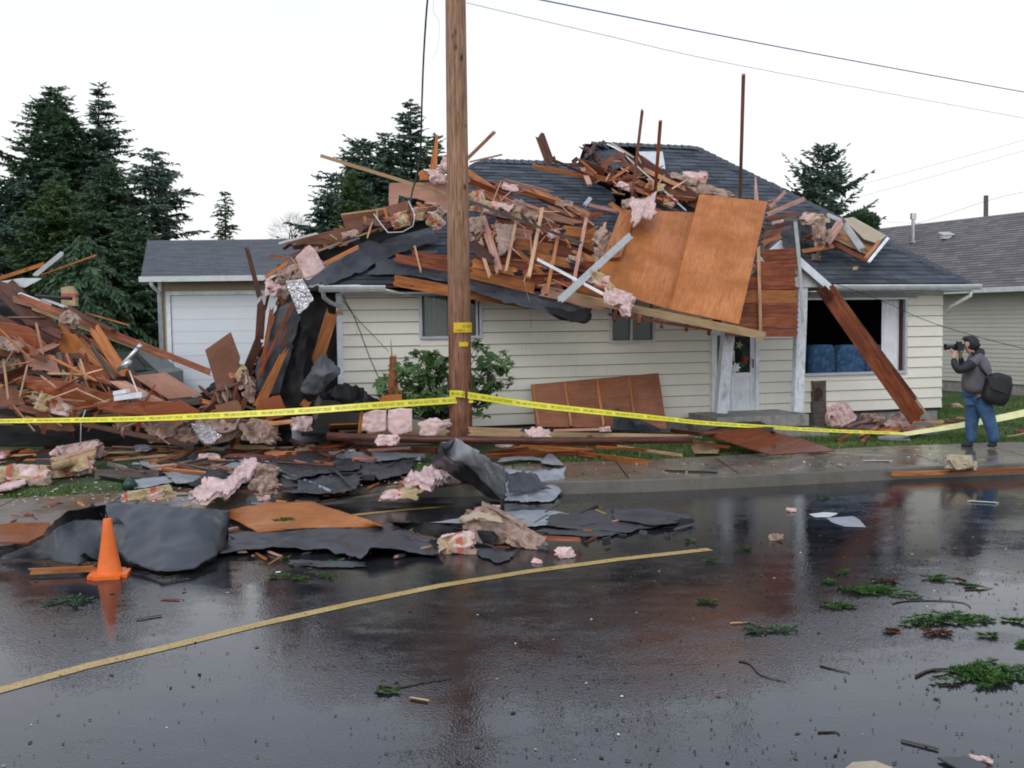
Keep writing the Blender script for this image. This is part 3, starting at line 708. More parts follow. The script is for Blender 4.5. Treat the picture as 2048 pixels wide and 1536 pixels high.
ex0 = gx(297); ez = gz(400, 552, GD-.5); rz = gz(400, 480, GD+3.2); ry = GD+3.2; ey = GD-.5
def slopeuv(name, quad, mat, parent, ulen, vlen):
    nr = int(vlen/.14); vs = []; fs = []; uvs = []
    a, b_, c, d = [Vector(p) for p in quad]; nn = (b_-a).cross(d-a).normalized()
    for i in range(nr):
        t0, t1 = i/nr, min(1, (i+1.1)/nr); k = len(vs)
        p = [a.lerp(d,t0)+nn*.012, b_.lerp(c,t0)+nn*.012, b_.lerp(c,t1)+nn*.001, a.lerp(d,t1)+nn*.001, a.lerp(d,t0)-nn*.001, b_.lerp(c,t0)-nn*.001]
        vs += p; fs += [(k,k+1,k+2,k+3),(k+4,k+5,k+1,k)]
        q = [(0,i*.14),(ulen,i*.14),(ulen,i*.14+.139),(0,i*.14+.139)]; uvs += q + [q[0],q[1],q[1],q[0]]
    me = bpy.data.meshes.new(name); me.from_pydata([tuple(x) for x in vs], [], fs); me.materials.append(mat)
    ul = me.uv_layers.new(name='UVMap'); ul.data.foreach_set('uv', [c_ for q in uvs for c_ in q])
    o = link(bpy.data.objects.new(name, me)); o.parent = parent; o.matrix_parent_inverse = parent.matrix_world.inverted(); return o
gr = slopeuv('roof', [(ex0,ey,ez),(x1+.4,ey,ez),(x1+.4,ry,rz),(gx(299,ry),ry,rz)], M['shinglegrey'], garage, x1+.4-ex0, math.hypot(ry-ey, rz-ez))
mb = MB(); mb.add([(ex0,ey,ez-.03),(x1+.4,ey,ez-.03),(x1+.4,ry,rz-.03),(gx(299,ry),ry,rz-.03),(gx(301,2*ry-ey),2*ry-ey,ez),(x1+.4,2*ry-ey,ez)], [(3,2,1,0),(2,3,4,5)])
mb.add([(x0,GD,zt),(x0,ry,rz-.1),(x0,2*ry-GD,zt)], [(0,1,2)])
mb.build('roof_underside', M['felt'], garage)
mb = MB(); B = mb.box; B((ex0-.02,ey-.1,ez-.14),(x1+.4-ex0,0,0),(0,.1,0),(0,0,.14)); mb.build('gutter', M['trim'], garage)
mb = MB(); mb.tube([(x0-.02,ey-.02,ez-.14),(x0-.02,ey+.1,ez-.25),(x0+.04,GD-.08,zt-.35),(x0+.06,GD-.08,.15)], .055, 8); mb.build('downspout', M['white'], garage, True)
# ------------------------------------------------------------------ beige neighbour house at right
nb = empty('neighbour_house', (12.6, 26.5, .1), 'beige vinyl-sided house with brown grey shingle roof at the right edge', 'house')
D_ = Vector((.45,-.89,0)).normalized(); NN = Vector((.89,.45,0)).normalized()
E0 = Vector((13.06, 25.5, 0)); 
def nbp(s, w_, z): return E0 + D_*s + NN*w_ + Vector((0,0,z))
ezn = 2.93
slopeuv('roof', [nbp(-14,-.02,ezn+.05), nbp(6,-.02,ezn+.05), nbp(6,3.6,5.25), nbp(-14,3.6,5.25)], M['shinglebrown'], nb, 20, 4.3)
mb = MB(); mb.add([nbp(-14,3.6,5.24), nbp(6,3.6,5.24), nbp(6,7.3,2.9), nbp(-14,7.3,2.9), nbp(-14,0,2.93), nbp(6,0,2.93)], [(0,1,2,3),(5,1,0,4)]); mb.build('rear_roof', M['felt'], nb)
mb = MB(); z = .42
while z < 2.8:
    z1 = z + .115
    mb.add([nbp(-13,.46,z), nbp(5.5,.46,z), nbp(5.5,.475,z1), nbp(-13,.475,z1), nbp(-13,.49,z), nbp(5.5,.49,z)], [(0,1,2,3),(0,4,5,1)]); z = z1
mb.build('wall', M['vinyl'], nb)
mb = MB(); mb.box(nbp(-13,.50,.1), D_*18.5, NN*.2, (0,0,.33)); mb.build('foundation', M['concrete'], nb)
mb = MB(); mb.box(nbp(-14,-.12,ezn-.09), D_*20, NN*.12, (0,0,.13)); mb.build('gutter', M['trim'], nb)
mb = MB(); mb.box(nbp(-14,0,ezn-.1), D_*20, NN*.5, (0,0,.02)); mb.build('soffit', M['trim'], nb)
def on_nroof(px, py):
    n = ((nbp(6,0,ezn)-nbp(-14,0,ezn)).cross(nbp(-14,3.6,5.25)-nbp(-14,0,ezn))).normalized(); d = ray(px, py); t = n.dot(nbp(0,0,ezn)-CO)/n.dot(d); return CO+d*t
p = on_nroof(1826, 486); k_ = kpx(p)
mb = MB(); mb.tube([p-Vector((0,0,.1)), p+Vector((0,0,50/k_))], .058, 10); mb.tube([p+Vector((0,0,47/k_)), p+Vector((0,0,59/k_))], .10, 8); mb.tube([p, p+Vector((0,0,.06))], .12, 10); mb.build('vent_pipe', M['metal'], nb)
p = on_nroof(1892, 478)
mb = MB(); mb.box(p+Vector((-.13,-.13,0)), (.26,0,0),(0,.26,0),(0,0,.1)); mb.box(p+Vector((-.18,-.2,.1)), (.36,0,.0),(0,.36,.1),(0,0,.03)); mb.build('roof_vent', M['metal'], nb)
o = MB(); o.box((11.45,24.6,.1),(.3,0,0),(0,.3,0),(0,0,.75)); o.box((11.43,24.58,.85),(.34,0,0),(0,.34,0),(0,0,.04)); o.tube([(11.5,24.9,.2),(11.7,24.9,.2)], .08)
o = o.build('utility_box', M['black']); tag(o, 'dark upright utility bin between the two houses', 'bin')
# ------------------------------------------------------------------ debris builders
def frame_of(p0, p1, tilt=0.0, nrm=None):
    x = (p1 - p0).normalized(); n = nrm if nrm is not None else (CO - (p0+p1)/2)
    y = n.cross(x).normalized(); z = x.cross(y)
    if tilt: y, z = y*math.cos(tilt) + z*math.sin(tilt), z*math.cos(tilt) - y*math.sin(tilt)
    m = Matrix((x, y, z)).transposed().to_4x4(); m.translation = (p0+p1)/2; return m
def board_mesh(L, wd, th, spl, bow, r, taper=(1,1)):
    nx, ny = 8, 4; vs = []; fs = []
    eo = [[r.uniform(-1, .1)*spl*wd*2.2 for _ in range(ny+1)] for _ in range(2)]
    for s_ in range(2):
        for i in range(nx+1):
            t = i/nx
            for j in range(ny+1):
                q = j/ny - .5; wt = taper[0] + (taper[1]-taper[0])*t
                x = -L/2 + L*t
                if i == 0: x -= eo[0][j]
                if i == nx: x += eo[1][j]
                vs.append((x, q*wd*wt, (th/2 if s_ else -th/2) + bow*L*(1-(2*t-1)**2) + .02*wd*noise.noise(Vector((x*2, q, L)))))
    K = (nx+1)*(ny+1); idx = lambda s_, i, j: s_*K + i*(ny+1) + j
    for i in range(nx):
        for j in range(ny):
            fs.append((idx(1,i,j), idx(1,i+1,j), idx(1,i+1,j+1), idx(1,i,j+1))); fs.append((idx(0,i,j+1), idx(0,i+1,j+1), idx(0,i+1,j), idx(0,i,j)))
        fs.append((idx(0,i,0), idx(0,i+1,0), idx(1,i+1,0), idx(1,i,0))); fs.append((idx(1,i,ny), idx(1,i+1,ny), idx(0,i+1,ny), idx(0,i,ny)))
    for j in range(ny):
        fs.append((idx(0,0,j+1), idx(0,0,j), idx(1,0,j), idx(1,0,j+1))); fs.append((idx(0,nx,j), idx(0,nx,j+1), idx(1,nx,j+1), idx(1,nx,j)))
    return vs, fs
BC = 0
def board(name, label, k0, x0, y0, x1, y1, wpx, mat, k1=None, th=.04, spl=.35, tilt=None, bow=0.0, group=None, cat='board', taper=(1,1), nrm=None):
    global BC; BC += 1; r = random.Random(BC*13+5)
    p0 = S(k0, x0, y0); p1 = S(k1 or k0, x1, y1); wd = wpx / kpx((p0+p1)/2)
    if tilt is None: tilt = r.uniform(-.35, .35)
    m = frame_of(p0, p1, tilt, nrm); vs, fs = board_mesh((p1-p0).length, wd, min(th, wd*.9), spl, bow, r, taper)
    o = mobj(name, vs, fs, M[mat] if isinstance(mat, str) else mat, mw=m); tag(o, label, cat, group); return o
def sheet(name, label, pts, mat, th=.014, jg=.0, group=None, cat='plywood', kind=('r', .3), nails=0, bend=0.0):
    """pts: (px, py) with default surface or (px, py, surface)"""
    P = [S(p[2] if len(p) > 2 else kind, p[0], p[1]) for p in pts]
    c = sum(P, Vector())/len(P); n = Vector()
    for i in range(len(P)): n += (P[i]-c).cross(P[(i+1) % len(P)]-c)
    n.normalize()
    if n.dot(CO-c) < 0: P = P[::-1]; n = -n
    ed = max(((P[(i+1) % len(P)]-P[i]) for i in range(len(P))), key=lambda e: e.length)
    x = (ed - n*ed.dot(n)).normalized(); y = n.cross(x); m = Matrix((x,y,n)).transposed().to_4x4(); m.translation = c; mi = m.inverted()
    Q = []
    for i in range(len(P)):
        a, b_ = mi@P[i], mi@P[(i+1) % len(P)]; d = (b_-a); nn = max(1, int(d.length/.08)) if jg else 1
        Q.append(a)
        for s_ in range(1, nn):
            q = a + d*s_/nn; pr = Vector((d.y, -d.x, 0)).normalized(); q = q + pr*jg*(noise.noise(q*4+c)+.7*noise.noise(q*17+c)); Q.append(q)
    bm = bmesh.new(); top = [bm.verts.new(q) for q in Q]
    f = bm.faces.new(top)
    if bend or jg:
        pass
    ex = bmesh.ops.extrude_face_region(bm, geom=[f]); vv = [g for g in ex['geom'] if isinstance(g, bmesh.types.BMVert)]
    for v_ in vv: v_.co.z -= th
    bmesh.ops.recalc_face_normals(bm, faces=bm.faces[:])
    bmesh.ops.triangulate(bm, faces=[f_ for f_ in bm.faces if len(f_.verts) > 4])
    if bend:
        bmesh.ops.subdivide_edges(bm, edges=[e for e in bm.edges if e.calc_length() > .15], cuts=4, use_grid_fill=True)
        bmesh.ops.triangulate(bm, faces=bm.faces[:])
        for v_ in bm.verts: v_.co.z += bend*noise.noise(Vector((v_.co.x*1.3, v_.co.y*1.3, c.x)))
    me = bpy.data.meshes.new(name); bm.to_mesh(me); bm.free(); me.materials.append(M[mat] if isinstance(mat, str) else mat)
    o = link(bpy.data.objects.new(name, me)); o.matrix_world = m; tag(o, label, cat, group); return o
def resample(pts, n):
    L = [0]
    for i in range(1, len(pts)): L.append(L[-1] + (pts[i]-pts[i-1]).length)
    out = []
    for k in range(n+1):
        t = L[-1]*k/n; i = 0
        while i < len(L)-2 and L[i+1] < t: i += 1
        q = (t-L[i])/max(1e-6, L[i+1]-L[i]); out.append(pts[i].lerp(pts[i+1], min(1, q)))
    return out
CC = 0
def cloth(name, label, top, bot, mats, kind=('g', 0), th=.005, amp=.03, fr=3.0, nu=44, nv=20, arch=0.0, ragged=.05, group=None, cat='roofing felt', mid=None, fuzz=0.0):
    """curved sheet between two chains of photo points; each (px, py) or (px, py, value or surface)"""
    global CC; CC += 1; seed = CC*3.7
    def cv(p):
        if len(p) > 2: return S(p[2] if isinstance(p[2], tuple) else (kind[0], p[2]), p[0], p[1])
        return S(kind, p[0], p[1])
    rows = [resample([cv(p) for p in ch], nu) for ch in ([top] + (mid or []) + [bot])]
    c = sum(rows[0]+rows[-1], Vector())/(2*(nu+1))
    grid = []
    for j in range(nv+1):
        t = j/nv*(len(rows)-1); a = min(int(t), len(rows)-2); q = t-a; row = []
        if len(rows) > 2: q = q*q*(3-2*q)*.5 + q*.5
        for i in range(nu+1):
            p = rows[a][i].lerp(rows[a+1][i], q); row.append(p)
        grid.append(row)
    vs = []
    for j in range(nv+1):
        for i in range(nu+1):
            p = grid[j][i]
            du = grid[j][min(i+1,nu)]-grid[j][max(i-1,0)]; dv = grid[min(j+1,nv)][i]-grid[max(j-1,0)][i]
            n = du.cross(dv)
            if n.length < 1e-9: n = Vector((0,0,1))
            n.normalize()
            if n.dot(CO-p) < 0: n = -n
            q = p*fr + Vector((seed,0,0))
            d = amp*((.5*noise.noise(q) + 1.1*(.25-abs(noise.noise(q*1.2+Vector((9,0,0))))) + .28*(.2-abs(noise.noise(q*2.6)))) if fuzz == 0 else (noise.noise(q) + .5*noise.noise(q*2.3))) + (amp*.13 + fuzz)*noise.noise(q*7) + fuzz*.6*noise.noise(q*16)
            d += arch*math.sin(math.pi*i/nu)*math.sin(math.pi*j/nv)
            e = min(i, nu-i, j, nv-j)
            if e == 0: p = p + (p-c).normalized()*ragged*(noise.noise(p*5+Vector((seed,1,2)))+.8*noise.noise(p*19))
            pp = p + n*(d + th)
            vs.append((pp, n))
    K = (nu+1)*(nv+1); front = [p for p, n in vs]; backv = [p - n*th for p, n in vs]
    if kind[0] == 'g':
        fl = kind[1] if False else min(p.z for r_ in (rows[0], rows[-1]) for p in r_)
        for L_ in (front, backv):
            for p in L_:
                if p.z < fl + .002: p.z = fl + .002 + (.002 if L_ is front else 0)
    fs = []; fm = []
    id_ = lambda i, j: j*(nu+1)+i
    flip = None
    for j in range(nv):
        for i in range(nu):
            q = (id_(i,j), id_(i+1,j), id_(i+1,j+1), id_(i,j+1))
            if flip is None:
                a = (front[q[1]]-front[q[0]]).cross(front[q[3]]-front[q[0]]); flip = a.dot(CO-front[q[0]]) < 0
            fs.append(q[::-1] if flip else q); fm.append(0); q2 = tuple(x+K for x in q); fs.append(q2 if flip else q2[::-1]); fm.append(1)
    bd = [id_(i,0) for i in range(nu+1)] + [id_(nu,j) for j in range(1,nv+1)] + [id_(i,nv) for i in range(nu-1,-1,-1)] + [id_(0,j) for j in range(nv-1,0,-1)]
    for a, b_ in zip(bd, bd[1:]+bd[:1]): fs.append((a,b_,b_+K,a+K)); fm.append(0 if len(mats) < 2 or th > .03 else 1)
    mats = [M[m] for m in mats]
    if len(mats) < 2: fm = [0]*len(fm)
    T = Matrix.Translation(c); inv = T.inverted()
    o = mobj(name, [inv@p for p in front+backv], fs, mats, fmats=fm, smooth=True, mw=T); tag(o, label, cat, group); return o
LC = 0
def lump(name, label, k, cx, cy, wpx, hpx, mat='pink', rot=0, dpx=None, amp=.34, group=None, cat='insulation', base=True, sub=5, scale=1.0):
    global LC; LC += 1; seed = LC*5.3
    if k[0] == 'g' and base:
        p = G(cx, cy+hpx*.42, k[1]); kk = kpx(p); p = p + Vector((0,0,hpx*.42/kk))
    else: p = S(k, cx, cy); kk = kpx(p)
    a, b_, c_ = wpx/kk/2, (dpx or min(wpx, hpx*1.6))/kk/2, hpx/kk/2
    r = random.Random(LC*7+1); al = math.radians(rot)
    m = Matrix.Translation(p) @ Matrix.Rotation(math.atan2(-p.x, p.y), 4, 'Z') @ Matrix.Rotation(-al, 4, 'Y'); mi = m.inverted()
    vs = []; fs = []; ns = 2 if sub <= 3 else (4 if wpx < 60 else 6)
    t = max(.012, min(.085, c_*.75)); nu, nv = (20, 14) if sub <= 3 else (30, 20)
    for q in range(ns):
        la = a*r.uniform(.6,1.0) if q else a*.98; lb = max(b_, c_)*r.uniform(.6,.95); cx = r.uniform(-1,1)*(a-la)*.9; cz = r.uniform(-.6,.7)*max(0, c_-t*.7) if q else -.2*c_
        tx, ty, tz = r.uniform(-.9,.9), r.uniform(-.35,.35), r.uniform(-.6,.6); tl = r.uniform(.35,1.25)
        R_ = Matrix.Rotation(tz, 3, 'Z') @ Matrix.Rotation(ty, 3, 'Y') @ Matrix.Rotation(tl, 3, 'X')
        lb = min(lb, c_*1.05/max(.25, math.sin(tl))); sd_ = seed + q*9.1; b0 = len(vs)
        for s_ in (1, -1):
            for jj in range(nv+1):
                for ii in range(nu+1):
                    x, y = 2*ii/nu-1, 2*jj/nv-1; ed = max(abs(x), abs(y)); e = 1 + .22*noise.noise(Vector((x*1.7, y*1.7, sd_))) + .13*noise.noise(Vector((x*6, y*6, sd_)))
                    hh = t*.5*math.sqrt(max(0, 1-ed**5)); P = Vector((x*la*e, y*lb*e, 0))
                    bd = c_*.85*noise.noise(Vector((x*1.3, y*1.3, sd_+4))) + t*.8*noise.noise(Vector((P.x*9, P.y*9, sd_)))
                    fz = .010*noise.noise(P*38+Vector((sd_,s_,0))) + .008*noise.noise(P*80+Vector((sd_,s_,0)))
                    P.z = bd + s_*(hh + (fz + .22*t*noise.noise(Vector((P.x*16, P.y*16, sd_+s_))))*(hh/(t*.5)))
                    P = R_ @ P + Vector((cx, r.uniform(-.0,.0), cz)); P.z = max(-c_*1.1, min(c_*1.12, P.z)); vs.append(P)
        K = (nu+1)*(nv+1); I = lambda s_, ii, jj: b0 + (0 if s_ > 0 else K) + jj*(nu+1) + ii
        for jj in range(nv):
            for ii in range(nu): fs.append((I(1,ii,jj), I(1,ii+1,jj), I(1,ii+1,jj+1), I(1,ii,jj+1))); fs.append((I(-1,ii,jj+1), I(-1,ii+1,jj+1), I(-1,ii+1,jj), I(-1,ii,jj)))
        bd_ = [(ii,0) for ii in range(nu)] + [(nu,jj) for jj in range(nv)] + [(ii,nv) for ii in range(nu,0,-1)] + [(0,jj) for jj in range(nv,0,-1)]
        for (x1,y1),(x2,y2) in zip(bd_, bd_[1:]+bd_[:1]): fs.append((I(-1,x1,y1), I(-1,x2,y2), I(1,x2,y2), I(1,x1,y1)))
    if k[0] == 'g':
        for v_ in vs:
            wv = m @ v_
            if wv.z < k[1]+.003: wv.z = k[1]+.003; l_ = mi @ wv; v_.x, v_.y, v_.z = l_
    mats = [M[mat]] if mat != 'kraft' else [M['pink'], M['kraftpaper']]
    fm = None
    if mat == 'kraft':
        per = len(fs)//ns; fm = [1 if (i_ % per) < 2*nu*nv and i_ % 2 == (0 if (i_//per) % 3 != 2 else 5) else 0 for i_ in range(len(fs))]
    o = mobj(name, vs, fs, mats, fmats=fm, smooth=True, mw=m); tag(o, label, cat, group); return o
def inpoly(x, y, poly):
    c = False
    for i in range(len(poly)):
        x1, y1 = poly[i]; x2, y2 = poly[i-1]
        if (y1 > y) != (y2 > y) and x < (x2-x1)*(y-y1)/(y2-y1)+x1: c = not c
    return c
def jumble(name, label, group, kd, poly, n, lr, wr_, ang, mats, seed, th=.03, spl=.8, cat='board', clip=True):
    r = random.Random(seed); xs = [p[0] for p in poly]; ys = [p[1] for p in poly]; k = 0; made = []
    while k < n:
        x, y = r.uniform(min(xs), max(xs)), r.uniform(min(ys), max(ys))
        if not inpoly(x, y, poly): continue
        a = math.radians(r.gauss(*ang)); L = r.uniform(*lr); dx, dy = math.cos(a)*L/2, -math.sin(a)*L/2
        if clip and not (inpoly(x+dx*.8, y+dy*.8, poly) and inpoly(x-dx*.8, y-dy*.8, poly)):
            if r.random() < .8: continue
        lo, hi = kd[1]; q0 = (kd[0], r.uniform(lo, hi)); q1 = (kd[0], q0[1] + r.uniform(-.1,.1)*(hi-lo))
        mt = r.choice(mats); wd = r.uniform(*wr_)
        ob = board(name, label, q0, x-dx, y-dy, x+dx, y+dy, wd, mt, k1=q1, th=th, spl=spl, tilt=r.uniform(-.7,.7), group=group, cat=cat); k += 1
        md = (lr[0]+lr[1])/2; slope = math.degrees(math.atan2(-dy, abs(dx)) if dx else 1.57) * (1 if dx > 0 else 1)
        sl = math.degrees(math.atan2(-(dy if dx > 0 else -dy), abs(dx)))
        made.append((x, ob, 'long' if L > md else 'short', CNAME.get(mt, 'brown'), 'level' if abs(sl) < 8 else ('steep' if abs(sl) > 50 else ('falling' if sl < 0 else 'rising'))))
    cls = {}
    for x, ob, sz, cl, dr in sorted(made, key=lambda t: t[0]): cls.setdefault((sz, cl, dr), []).append(ob)
    for (sz, cl, dr), obs in cls.items():
        for i, ob in enumerate(obs):
            nn_ = NOUN.get(name, name.replace('_',' '))
            ob['label'] = f"{sz} {dr} {cl} {nn_} {label}" if len(obs) == 1 else (f"{ORD[i]} {sz} {dr} {cl} {nn_} from the left {label}" if i < len(ORD) else f"{sz} {dr} {cl} {nn_} {label}")
    return [m_[1] for m_ in made]
CNAME = {'brown':'dark brown','red':'reddish','orange':'orange','pinkwood':'pinkish','pale':'pale','tan':'tan','greywood':'grey','plybrown':'brown','felt':'dark grey','feltback':'black','white':'white','feltgrey':'grey','sprig':'green'}
ORD = ['first','second','third','fourth','fifth','sixth','seventh','eighth','ninth','tenth','eleventh','twelfth','thirteenth','fourteenth','fifteenth','sixteenth','seventeenth','eighteenth']
NOUN = {'broken_plank':'plank','broken_board':'board','roof_plank':'plank','roof_tile_scrap':'shingle scrap'}
def numbered(obs, fmt, key=None):
    for i, o_ in enumerate(obs): o_['label'] = fmt.format(ORD[i])
def g(z=0.0): return ('g', z)
def d(y): return ('d', y)
def r_(o): return ('r', o)
def w_(o): return ('w', o)
Bd, Sh, Cl, Lu = board, sheet, cloth, lump
LZ = .13
# ------------------------------------------------------------------ wreckage lying on the roof
# torn open ridge area (attic)
Sh('ribbed_sheet', 'pale grey ribbed panel standing in the torn open ridge', [(1277,303),(1325,303),(1331,338),(1290,327)], 'trim', kind=r_(.15), jg=.01, cat='panel')
Bd('trim_strip', 'pale yellow trim strip across the torn ridge opening', r_(.2), 1222,286, 1269,316, 4, 'tanpanel', th=.02)
Bd('trim_strip', 'white curled trim strip left of the yellow strip on the ridge', r_(.2), 1213,288, 1248,306, 3, 'white', th=.02, bow=.06)
Cl('roofing_felt', 'black felt hanging inside the torn ridge opening', [(1165,320),(1200,300),(1240,300)], [(1175,345),(1200,340),(1262,335)], ['felt','feltback'], kind=r_(.05), amp=.05)
Bd('roof_plank', 'wide dark brown plank slanting down from the torn ridge', r_(.28), 1262,312, 1396,405, 26, 'brown')
Bd('roof_plank', 'orange-edged plank running from the ridge hole to the big plywood sheet', r_(.34), 1285,338, 1400,392, 9, 'orange')
Bd('roof_plank', 'brown plank lying across the front of the ridge hole', r_(.30), 1155,322, 1213,345, 14, 'brown')
Bd('roof_plank', 'brown plank propped up to the right in the ridge hole', r_(.33), 1197,334, 1249,306, 12, 'red')
Bd('roof_plank', 'short brown plank pointing down onto the shingles below the ridge hole', r_(.22), 1165,334, 1181,373, 10, 'pinkwood')
Bd('metal_strip', 'thin grey metal strip slanting over the wide brown plank', r_(.4), 1254,314, 1373,422, 3, 'greypaint', th=.02, cat='strip')
Bd('roof_plank', 'long orange plank lying down the dark shingles below the ridge', r_(.14), 1064,332, 1192,357, 9, 'orange', tilt=.1)
Bd('roof_plank', 'second long orange plank continuing toward the standing sticks', r_(.16), 1185,352, 1314,384, 11, 'orange', tilt=.1)
jumble('broken_plank', 'at the torn ridge', 'broken planks at the torn ridge', ('r',(.05,.35)), [(1130,330),(1165,300),(1240,318),(1300,340),(1390,375),(1390,410),(1250,400),(1200,362)], 26, (25,85), (4,11), (-20,32), ['brown','red','orange','brown','red'], 3)
jumble('roof_tile_scrap', 'on the torn ridge edge', 'shingle scraps on the torn ridge edge', ('r',(.05,.2)), [(1128,335),(1150,320),(1190,285),(1235,285),(1200,300),(1160,330)], 14, (10,24), (5,9), (20,40), ['felt','brown'], 5, cat='shingle')
Bd('plank', 'dark brown plank standing upright against the sky left of the ridge hole', r_(.1), 1103,334, 1078,266, 19, 'brown', k1=d(20.3), tilt=0)
Bd('plank', 'narrow dark stub standing beside the upright dark plank', r_(.1), 1115,336, 1107,312, 5, 'brown', k1=d(20.3))
Bd('plank', 'thin plank pointing up right against the sky beside the pole', d(19.3), 934,318, 990,263, 7, 'pinkwood', k1=d(19.0))
Bd('lath', 'thin lath lying along the ridge right of the pole', d(19.6), 938,324, 1005,309, 3, 'pinkwood')
Bd('upright_stick', 'tall upright stick, left of the close pair above the big plywood', r_(.35), 1262,410, 1285,218, 6, 'pinkwood', k1=d(17.4), tilt=0, cat='stick')
Bd('upright_stick', 'tall upright stick, right of the close pair above the big plywood', r_(.35), 1309,402, 1321,240, 7, 'orange', k1=d(17.2), tilt=0, cat='stick')
Bd('upright_stick', 'tallest upright stick rising alone behind the big plywood', r_(.2), 1480,398, 1487,148, 7, 'pinkwood', k1=d(17.6), tilt=0, cat='stick')
Bd('splinter', 'pointed splinter standing at the right corner of the big plywood', r_(.3), 1513,402, 1511,352, 8, 'pinkwood', taper=(1,.15))
Lu('insulation', 'pink insulation along the plank below the torn ridge', r_(.3), 1370,366, 75,22, 'dirtypink', rot=-20)
Lu('insulation', 'brownish pink insulation behind the top edge of the big plywood', r_(.25), 1425,384, 95,22, 'dirtypink', rot=-18)
Lu('insulation', 'pale pink tuft beside the upright flat board on the right roof', r_(.22), 1390,352, 50,14, 'pink', rot=-10)
Bd('flat_board', 'pinkish board end standing on the right roof slope', r_(.25), 1400,372, 1409,344, 18, 'pinkwood', tilt=0)
jumble('roof_plank', 'stacked right of the ridge hole', 'stacked planks right of the ridge hole', ('r',(.1,.3)), [(1310,360),(1400,388),(1398,412),(1290,420),(1300,392)], 12, (50,100), (6,12), (-22,8), ['red','brown','orange'], 8)
# middle heap: long reddish planks across the shingles
jumble('roof_plank', 'strewn on the middle shingles', 'planks strewn across the shingles', ('r',(.06,.28)), [(938,345),(1010,362),(1120,395),(1215,440),(1225,470),(1150,455),(1050,430),(940,400)], 27, (60,150), (5,12), (-20,7), ['red','orange','red','pinkwood','orange'], 11)
jumble('splinter', 'over the strewn roof planks', 'splinters on the strewn planks', ('r',(.3,.42)), [(938,345),(1010,362),(1120,395),(1215,440),(1225,480),(1150,500),(1050,500),(940,440)], 16, (22,60), (1.6,3.5), (-40,35), ['pale','pinkwood'], 12, th=.015)
Bd('small_board', 'short grey and white board end lying alone on the shingles', r_(.1), 1168,412, 1181,396, 8, 'greypaint')
# sheathing deck of the flipped roof, rows of boards
rowcols = ['red','orange','pinkwood','red','orange','red','brown','orange','red','red','orange']
for i in range(7):
    t = i/6
    xa, ya = 985 + (935-985)*t, 440 + (545-440)*t
    xb, yb = 1255 + (1215-1255)*t, 478 + (612-478)*t
    o_ = .22 + .03*(i % 2)
    nn = 2 + (i % 2)
    for q in range(nn):
        f0, f1 = q/nn + (.0 if q == 0 else .012), (q+1)/nn
        Bd('deck_board', f'{["left","middle","right"][q] if nn == 3 else ["left","right"][q]} sheathing board in the {ORD[i]} row from the top of the flipped deck', r_(o_), xa+(xb-xa)*f0, ya+(yb-ya)*f0, xa+(xb-xa)*f1, ya+(yb-ya)*f1, 20+rnd.uniform(-2,3), rowcols[(i*2+q) % 11], tilt=rnd.uniform(-.12,.12), th=.03, spl=.25, group='sheathing boards of the flipped roof section')
jumble('broken_board', 'on the flipped sheathing', 'broken boards on the flipped sheathing', ('r',(.24,.40)), [(945,440),(1240,480),(1215,600),(940,540)], 10, (40,120), (7,16), (-18,14), ['red','brown','orange','pinkwood'], 21)
for i, (x0,y0,x1,y1,wd,mt,lb) in enumerate([
    (1085,415,1057,557,7,'pale','pale lath crossing the flipped deck, third from the pole'),
    (1118,462,1092,592,7,'orange','pale orange lath crossing the flipped deck, ending lowest'),
    (1173,435,1147,567,7,'pinkwood','pinkish lath crossing the flipped deck left of the grey board'),
    (1210,445,1188,548,6,'pale','short pale lath just above the grey painted board'),
    (1031,447,1011,546,6,'pale','pale lath beside the grey insulation slab'),
    (957,482,981,557,7,'pale','pale lath crossing under the dark plank beside the pole')]):
    Bd('lath', lb, r_(.46), x0,y0,x1,y1,wd,mt, tilt=0, spl=.5)
Bd('plank', 'brown plank with dark stains hanging beside the pole', r_(.44), 963,430, 1000,545, 15, 'pinkwood')
Bd('plank', 'dark grey brown plank leaning beside the pole', r_(.5), 942,485, 988,528, 21, 'brown')
Cl('insulation_slab', 'greyish pink insulation slab between the laths beside the pole', [(988,452),(1030,455)], [(996,518),(1024,502)], ['dirtypink'], kind=r_(.36), th=.06, amp=.03, fuzz=.015, cat='insulation', nu=20, nv=16)
Lu('insulation', 'insulation roll with red-marked paper right of the pole', r_(.42), 990,418, 100,26, 'kraft', rot=-12)
Lu('insulation', 'pink tuft at the end of the paper-faced roll', r_(.46), 1035,414, 26,34, 'dirtypink')
Lu('insulation', 'dirty insulation tucked directly beside the pole', r_(.4), 951,462, 34,50, 'dirtypink')
Lu('insulation', 'pale insulation directly right of the pole near the ridge planks', r_(.34), 953,394, 34,26, 'kraft')
Bd('long_pole', 'long thin weathered rod reaching left into the sky over the whole heap', d(17.3), 640,311, 897,390, 7, 'tan', k1=r_(.75), tilt=0, th=.04, spl=.1, cat='rod')
Bd('long_pole', 'dark mossy rod lying across the heap right of the pole', r_(.6), 893,385, 1165,487, 6, 'greywood', tilt=0, th=.04, cat='rod')
Cl('insulation_batt', 'torn pink insulation flap over the plywood edge at the stick feet', [(1258,398),(1285,402),(1312,388)], [(1266,456),(1284,440),(1304,446)], ['pink'], kind=r_(.9), th=.05, amp=.06, fr=5, fuzz=.03, ragged=.08, cat='insulation', nu=24, nv=18)
Lu('insulation', 'pink wad between the two stick feet', r_(.6), 1272,408, 56,20, 'dirtypink')
Lu('insulation', 'small paper-faced wad right of the stick feet', r_(.6), 1340,403, 24,26, 'kraft', rot=60)
Lu('insulation', 'torn dirty insulation left of the leaning plywood', r_(.45), 1213,482, 56,36, 'dirtypink', rot=-30)
